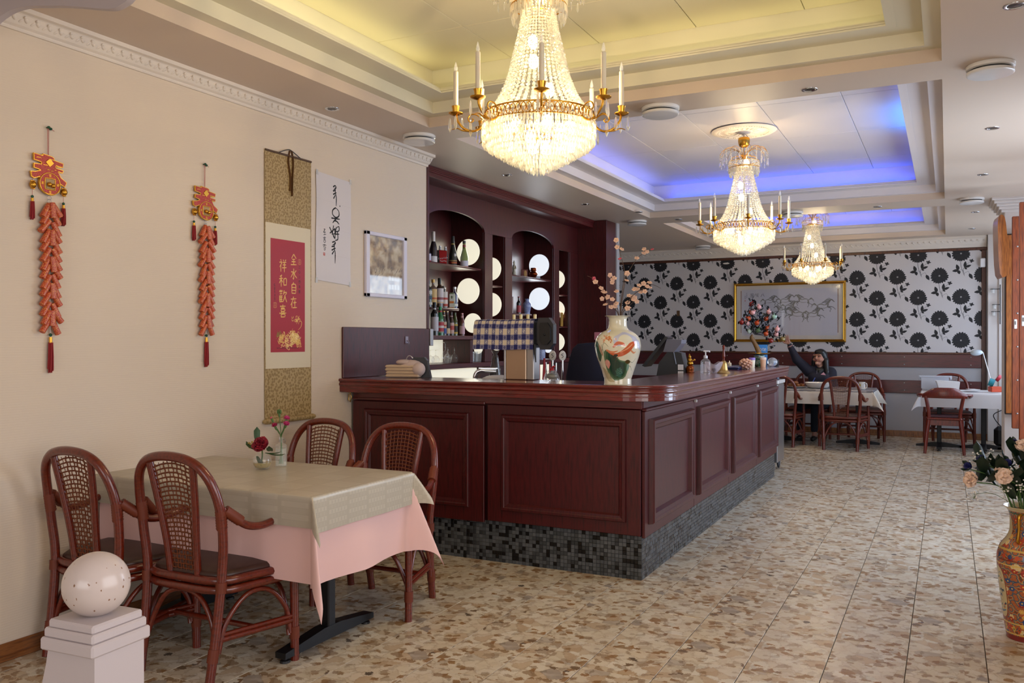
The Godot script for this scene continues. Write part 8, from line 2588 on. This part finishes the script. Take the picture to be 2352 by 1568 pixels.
func make_person() -> void:
	# she sits facing the room, head turned up to her right, right arm stretched up to the little tree
	var at := W(-1.66, 0.0, 13.32)
	var o := thing("person", "seated woman in dark navy jacket with long black hair, right arm raised towards the tree", "person", at, 0.0)
	var skin := mat(Color("b07e6b"), 0.5, 0.0, {"subsurf_scatter_enabled": true, "subsurf_scatter_strength": 0.12})
	var navy := mat(Color("17172a"), 0.8, 0.0, {"rim_enabled": true, "rim": 0.2})
	# body: hips on the seat, torso, neck, thighs, shins, arms
	var hip := Vector3(-0.03, 0.55, -0.05)
	var chest := Vector3(-0.02, 0.93, -0.02)
	var neck := Vector3(-0.01, 1.045, 0.0)
	var shr := Vector3(-0.165, 0.985, -0.01)
	var shl := Vector3(0.135, 0.97, -0.01)
	var elr := Vector3(-0.33, 1.16, 0.06)
	var wrr := Vector3(-0.43, 1.385, 0.10)
	var ell := Vector3(0.185, 0.76, 0.08)
	var wrl := Vector3(0.06, 0.82, 0.24)
	var head := Vector3(-0.015, 1.18, 0.02)
	# skin: head, neck and the legs' feet are one continuous figure with the trunk under the clothes
	var hb := [bone(neck - Vector3(0, 0.06, 0), head - Vector3(0, 0.05, 0.01), 0.05, 0.046), bone(head + Vector3(0.0, 0.025, -0.015), head + Vector3(0.0, 0.03, -0.005), 0.082, 0.08), bone(head + Vector3(-0.008, -0.02, 0.03), head + Vector3(-0.012, -0.07, 0.048), 0.06, 0.036), bone(head + Vector3(-0.035, -0.02, 0.045), head + Vector3(0.025, -0.02, 0.045), 0.035, 0.035)]
	# nose, brow, lips, ears, chin (face turned a little to her right and up)
	var face := Basis(Vector3.UP, -0.38) * Basis(Vector3.RIGHT, -0.22)
	var fc := func(x: float, y: float, z: float) -> Vector3: return head + face * Vector3(x, y, z)
	hb += [bone(fc.call(0, 0.012, 0.084), fc.call(0, -0.022, 0.102), 0.009, 0.0125), bone(fc.call(-0.014, -0.025, 0.09), fc.call(0.014, -0.025, 0.09), 0.008, 0.008), bone(fc.call(-0.05, 0.03, 0.072), fc.call(0.05, 0.03, 0.072), 0.014, 0.014), bone(fc.call(-0.02, -0.052, 0.083), fc.call(0.02, -0.052, 0.083), 0.008, 0.008), bone(fc.call(0, -0.088, 0.07), fc.call(0, -0.092, 0.072), 0.02, 0.018), bone(fc.call(0.075, 0.0, 0.0), fc.call(0.078, -0.025, 0.0), 0.014, 0.01), bone(fc.call(-0.04, -0.03, 0.06), fc.call(-0.042, -0.035, 0.06), 0.026, 0.024), bone(fc.call(0.04, -0.03, 0.06), fc.call(0.042, -0.035, 0.06), 0.026, 0.024)]
	var body := sdf_mesh(hb, 0.006, 0.014)
	# trunk, legs and left forearm under the clothes, coarser, same skin surface
	var tb := [bone(hip, chest, 0.12, 0.105, 1.2), bone(chest, neck, 0.085, 0.048)]
	for s in [-1.0, 1.0]:
		var kn := Vector3(hip.x + s * 0.1 - 0.1, 0.5, 0.33)
		tb += [bone(hip + Vector3(s * 0.08, 0, 0), kn, 0.075, 0.055), bone(kn, Vector3(kn.x - 0.02, 0.09, 0.27 + s * 0.03), 0.05, 0.033), bone(Vector3(kn.x - 0.02, 0.06, 0.25 + s * 0.03), Vector3(kn.x - 0.03, 0.03, 0.38 + s * 0.03), 0.034, 0.024)]
	body.add(sdf_mesh(tb, 0.015, 0.03))
	part("body", body, skin, o)
	# right hand: palm and five fingers reaching, seen from the back of the photo's left
	var d := (wrr - elr).normalized()
	var hx := d.cross(Vector3.BACK).normalized()
	var hz := hx.cross(d)
	var pt := func(u: float, v: float, w: float) -> Vector3: return wrr + d * u + hx * v + hz * w
	var hand := [bone(elr.lerp(wrr, 0.6), wrr, 0.032, 0.025), bone(pt.call(0.0, 0, 0), pt.call(0.05, -0.012, 0), 0.022, 0.02, 1.3), bone(pt.call(0.02, 0.012, 0), pt.call(0.075, 0.022, 0), 0.02, 0.014, 1.3), bone(pt.call(0.03, -0.014, 0), pt.call(0.08, -0.022, 0), 0.018, 0.014, 1.3)]
	var fg := [[-0.028, 0.066, -0.045, 0.0085], [-0.010, 0.078, -0.012, 0.009], [0.008, 0.074, 0.012, 0.009], [0.025, 0.06, 0.03, 0.0075]]
	for q in fg:
		var a: Vector3 = pt.call(0.08, q[0], 0)
		var m1: Vector3 = pt.call(0.08 + q[1] * 0.5, q[0] + q[2] * 0.3, 0.006)
		var e1: Vector3 = pt.call(0.08 + q[1] * 0.98, q[0] + q[2] * 0.55, 0.024)
		hand += [bone(a, m1, q[3] + 0.001, q[3]), bone(m1, e1, q[3], q[3] - 0.002)]
	hand += [bone(pt.call(0.025, -0.02, 0.004), pt.call(0.05, -0.052, 0.012), 0.014, 0.0105), bone(pt.call(0.05, -0.052, 0.012), pt.call(0.078, -0.066, 0.016), 0.0105, 0.008)]
	part("right_hand", sdf_mesh(hand, 0.0045, 0.006), skin, o)
	var lh := [bone(ell.lerp(wrl, 0.6), wrl, 0.03, 0.024), bone(wrl, wrl + Vector3(-0.06, 0.005, 0.04), 0.022, 0.024)]
	for k in 4:
		var a := wrl + Vector3(-0.06 - 0.004 * k, 0.012 - 0.008 * k, 0.055 - 0.012 * k)
		lh += [bone(a, a + Vector3(-0.035, -0.004, 0.012), 0.0095, 0.009), bone(a + Vector3(-0.035, -0.004, 0.012), a + Vector3(-0.05, -0.028, 0.008), 0.009, 0.0075)]
	lh += [bone(wrl + Vector3(-0.03, 0.01, 0.05), wrl + Vector3(-0.075, 0.015, 0.075), 0.012, 0.009)]
	part("left_hand", sdf_mesh(lh, 0.0055, 0.008), skin, o)
	# jacket
	var jb := [bone(hip + Vector3(0, -0.02, 0), chest, 0.155, 0.135, 1.15), bone(chest, chest + Vector3(0, 0.06, -0.005), 0.12, 0.09, 1.1), bone(shr, shl, 0.078, 0.078), bone(shr, elr, 0.082, 0.062), bone(elr, elr.lerp(wrr, 0.86), 0.062, 0.042), bone(shl, ell, 0.08, 0.066), bone(ell, ell.lerp(wrl, 0.85), 0.064, 0.044), bone(neck + Vector3(0, -0.02, -0.02), neck + Vector3(0, 0.005, -0.02), 0.068, 0.066)]
	for k in 4:
		jb.append(bone(Vector3(-0.09, 0.64 + k * 0.085, 0.055), Vector3(0.06, 0.64 + k * 0.085, 0.055), 0.08, 0.08))
	part("jacket", sdf_mesh(jb, 0.011, 0.022), navy, o)
	part("zip", Mb.new().tube(curve(V3([-0.05, 0.7, 0.125, -0.055, 0.82, 0.128, -0.045, 0.93, 0.115, -0.04, 1.02, 0.075]), 4), 0.004, 5), mat(Color("55566a"), 0.4), o)
	part("cuff", Mb.new().tube([elr.lerp(wrr, 0.84), elr.lerp(wrr, 0.91)], [0.043, 0.041], 14), mat(Color("a47c78"), 0.8), o)
	part("watch", Mb.new().tube([wrr - d * 0.012, wrr + d * 0.006], 0.031, 14), M.black, o)
	part("scarf", sdf_mesh([bone(neck + Vector3(-0.03, -0.04, 0.035), neck + Vector3(0.03, -0.04, 0.035), 0.045, 0.045), bone(neck + Vector3(0.0, -0.06, 0.05), neck + Vector3(0.01, -0.12, 0.075), 0.045, 0.03)], 0.012, 0.02), M.black, o)
	part("collar_patch", Mb.new().prism(PackedVector2Array(V([-0.03, 0, 0.04, -0.01, 0.01, 0.035])), 0.012, T(Vector3(0.045, 0.945, 0.115), 0, -0.3)), mat(Color("b98a9c"), 0.7), o, "pink patch")
	part("lanyard", Mb.new().tube(curve(V3([-0.06, 0.90, 0.14, -0.09, 0.84, 0.155, -0.12, 0.78, 0.16]), 3), 0.008, 6, false, 0.4), mat(Color("3a4a8c"), 0.5), o)
	# trousers and shoes
	var tr := [bone(hip + Vector3(-0.06, -0.02, 0), hip + Vector3(0.06, -0.02, 0), 0.115, 0.115)]
	var sh := []
	for s: float in [-1.0, 1.0]:
		var kn := Vector3(hip.x + s * 0.1 - 0.1, 0.5, 0.33)
		tr += [bone(hip + Vector3(s * 0.08, -0.01, 0), kn, 0.09, 0.068), bone(kn, Vector3(kn.x - 0.02, 0.16, 0.27 + s * 0.03), 0.066, 0.05)]
		sh.append([bone(Vector3(kn.x - 0.02, 0.045, 0.24 + s * 0.03), Vector3(kn.x - 0.03, 0.035, 0.39 + s * 0.03), 0.04, 0.032)])
	part("trousers", sdf_mesh(tr, 0.016, 0.03), mat(Color("18202f"), 0.85), o)
	for q in sh:
		part("shoe", sdf_mesh(q, 0.01, 0.01), M.black, o)
	# hair: long, parted, falling to the shoulders
	var ha := [bone(head + Vector3(0.012, 0.045, -0.03), head + Vector3(0.012, 0.05, -0.02), 0.092, 0.09), bone(head + Vector3(0.05, 0.05, -0.01), head + Vector3(0.085, -0.04, 0.0), 0.055, 0.042), bone(head + Vector3(0.085, -0.04, 0.0), head + Vector3(0.105, -0.2, 0.035), 0.045, 0.036), bone(head + Vector3(0.105, -0.2, 0.035), head + Vector3(0.11, -0.28, 0.06), 0.036, 0.02), bone(head + Vector3(0.02, 0.0, -0.075), head + Vector3(0.03, -0.2, -0.07), 0.075, 0.07), bone(head + Vector3(-0.06, 0.03, -0.03), head + Vector3(-0.085, -0.06, -0.03), 0.04, 0.03), bone(head + Vector3(-0.085, -0.06, -0.03), head + Vector3(-0.1, -0.13, -0.02), 0.03, 0.018), bone(head + Vector3(-0.03, 0.09, 0.035), head + Vector3(0.035, 0.09, 0.03), 0.036, 0.04)]
	part("hair", sdf_mesh(ha, 0.0095, 0.02), mat(Color("0d0b0d"), 0.35), o)
	# eyes, brows, lips
	for s: float in [-1.0, 1.0]:
		part("eye", Mb.new().ball(fc.call(s * 0.031, 0.008, 0.082), Vector3(0.0125, 0.0055, 0.006), 10, 6, T(Vector3.ZERO)), mat(Color("1c1414"), 0.2), o)
		part("brow", Mb.new().tube([fc.call(s * 0.014, 0.028, 0.089), fc.call(s * 0.034, 0.034, 0.086), fc.call(s * 0.05, 0.028, 0.077)], 0.003, 5), M.black, o)
	part("lips", Mb.new().ball(Vector3.ZERO, Vector3(0.021, 0.0075, 0.006), 12, 6, Transform3D(face, fc.call(0, -0.052, 0.0905))), mat(Color("7c3a3a"), 0.4), o)
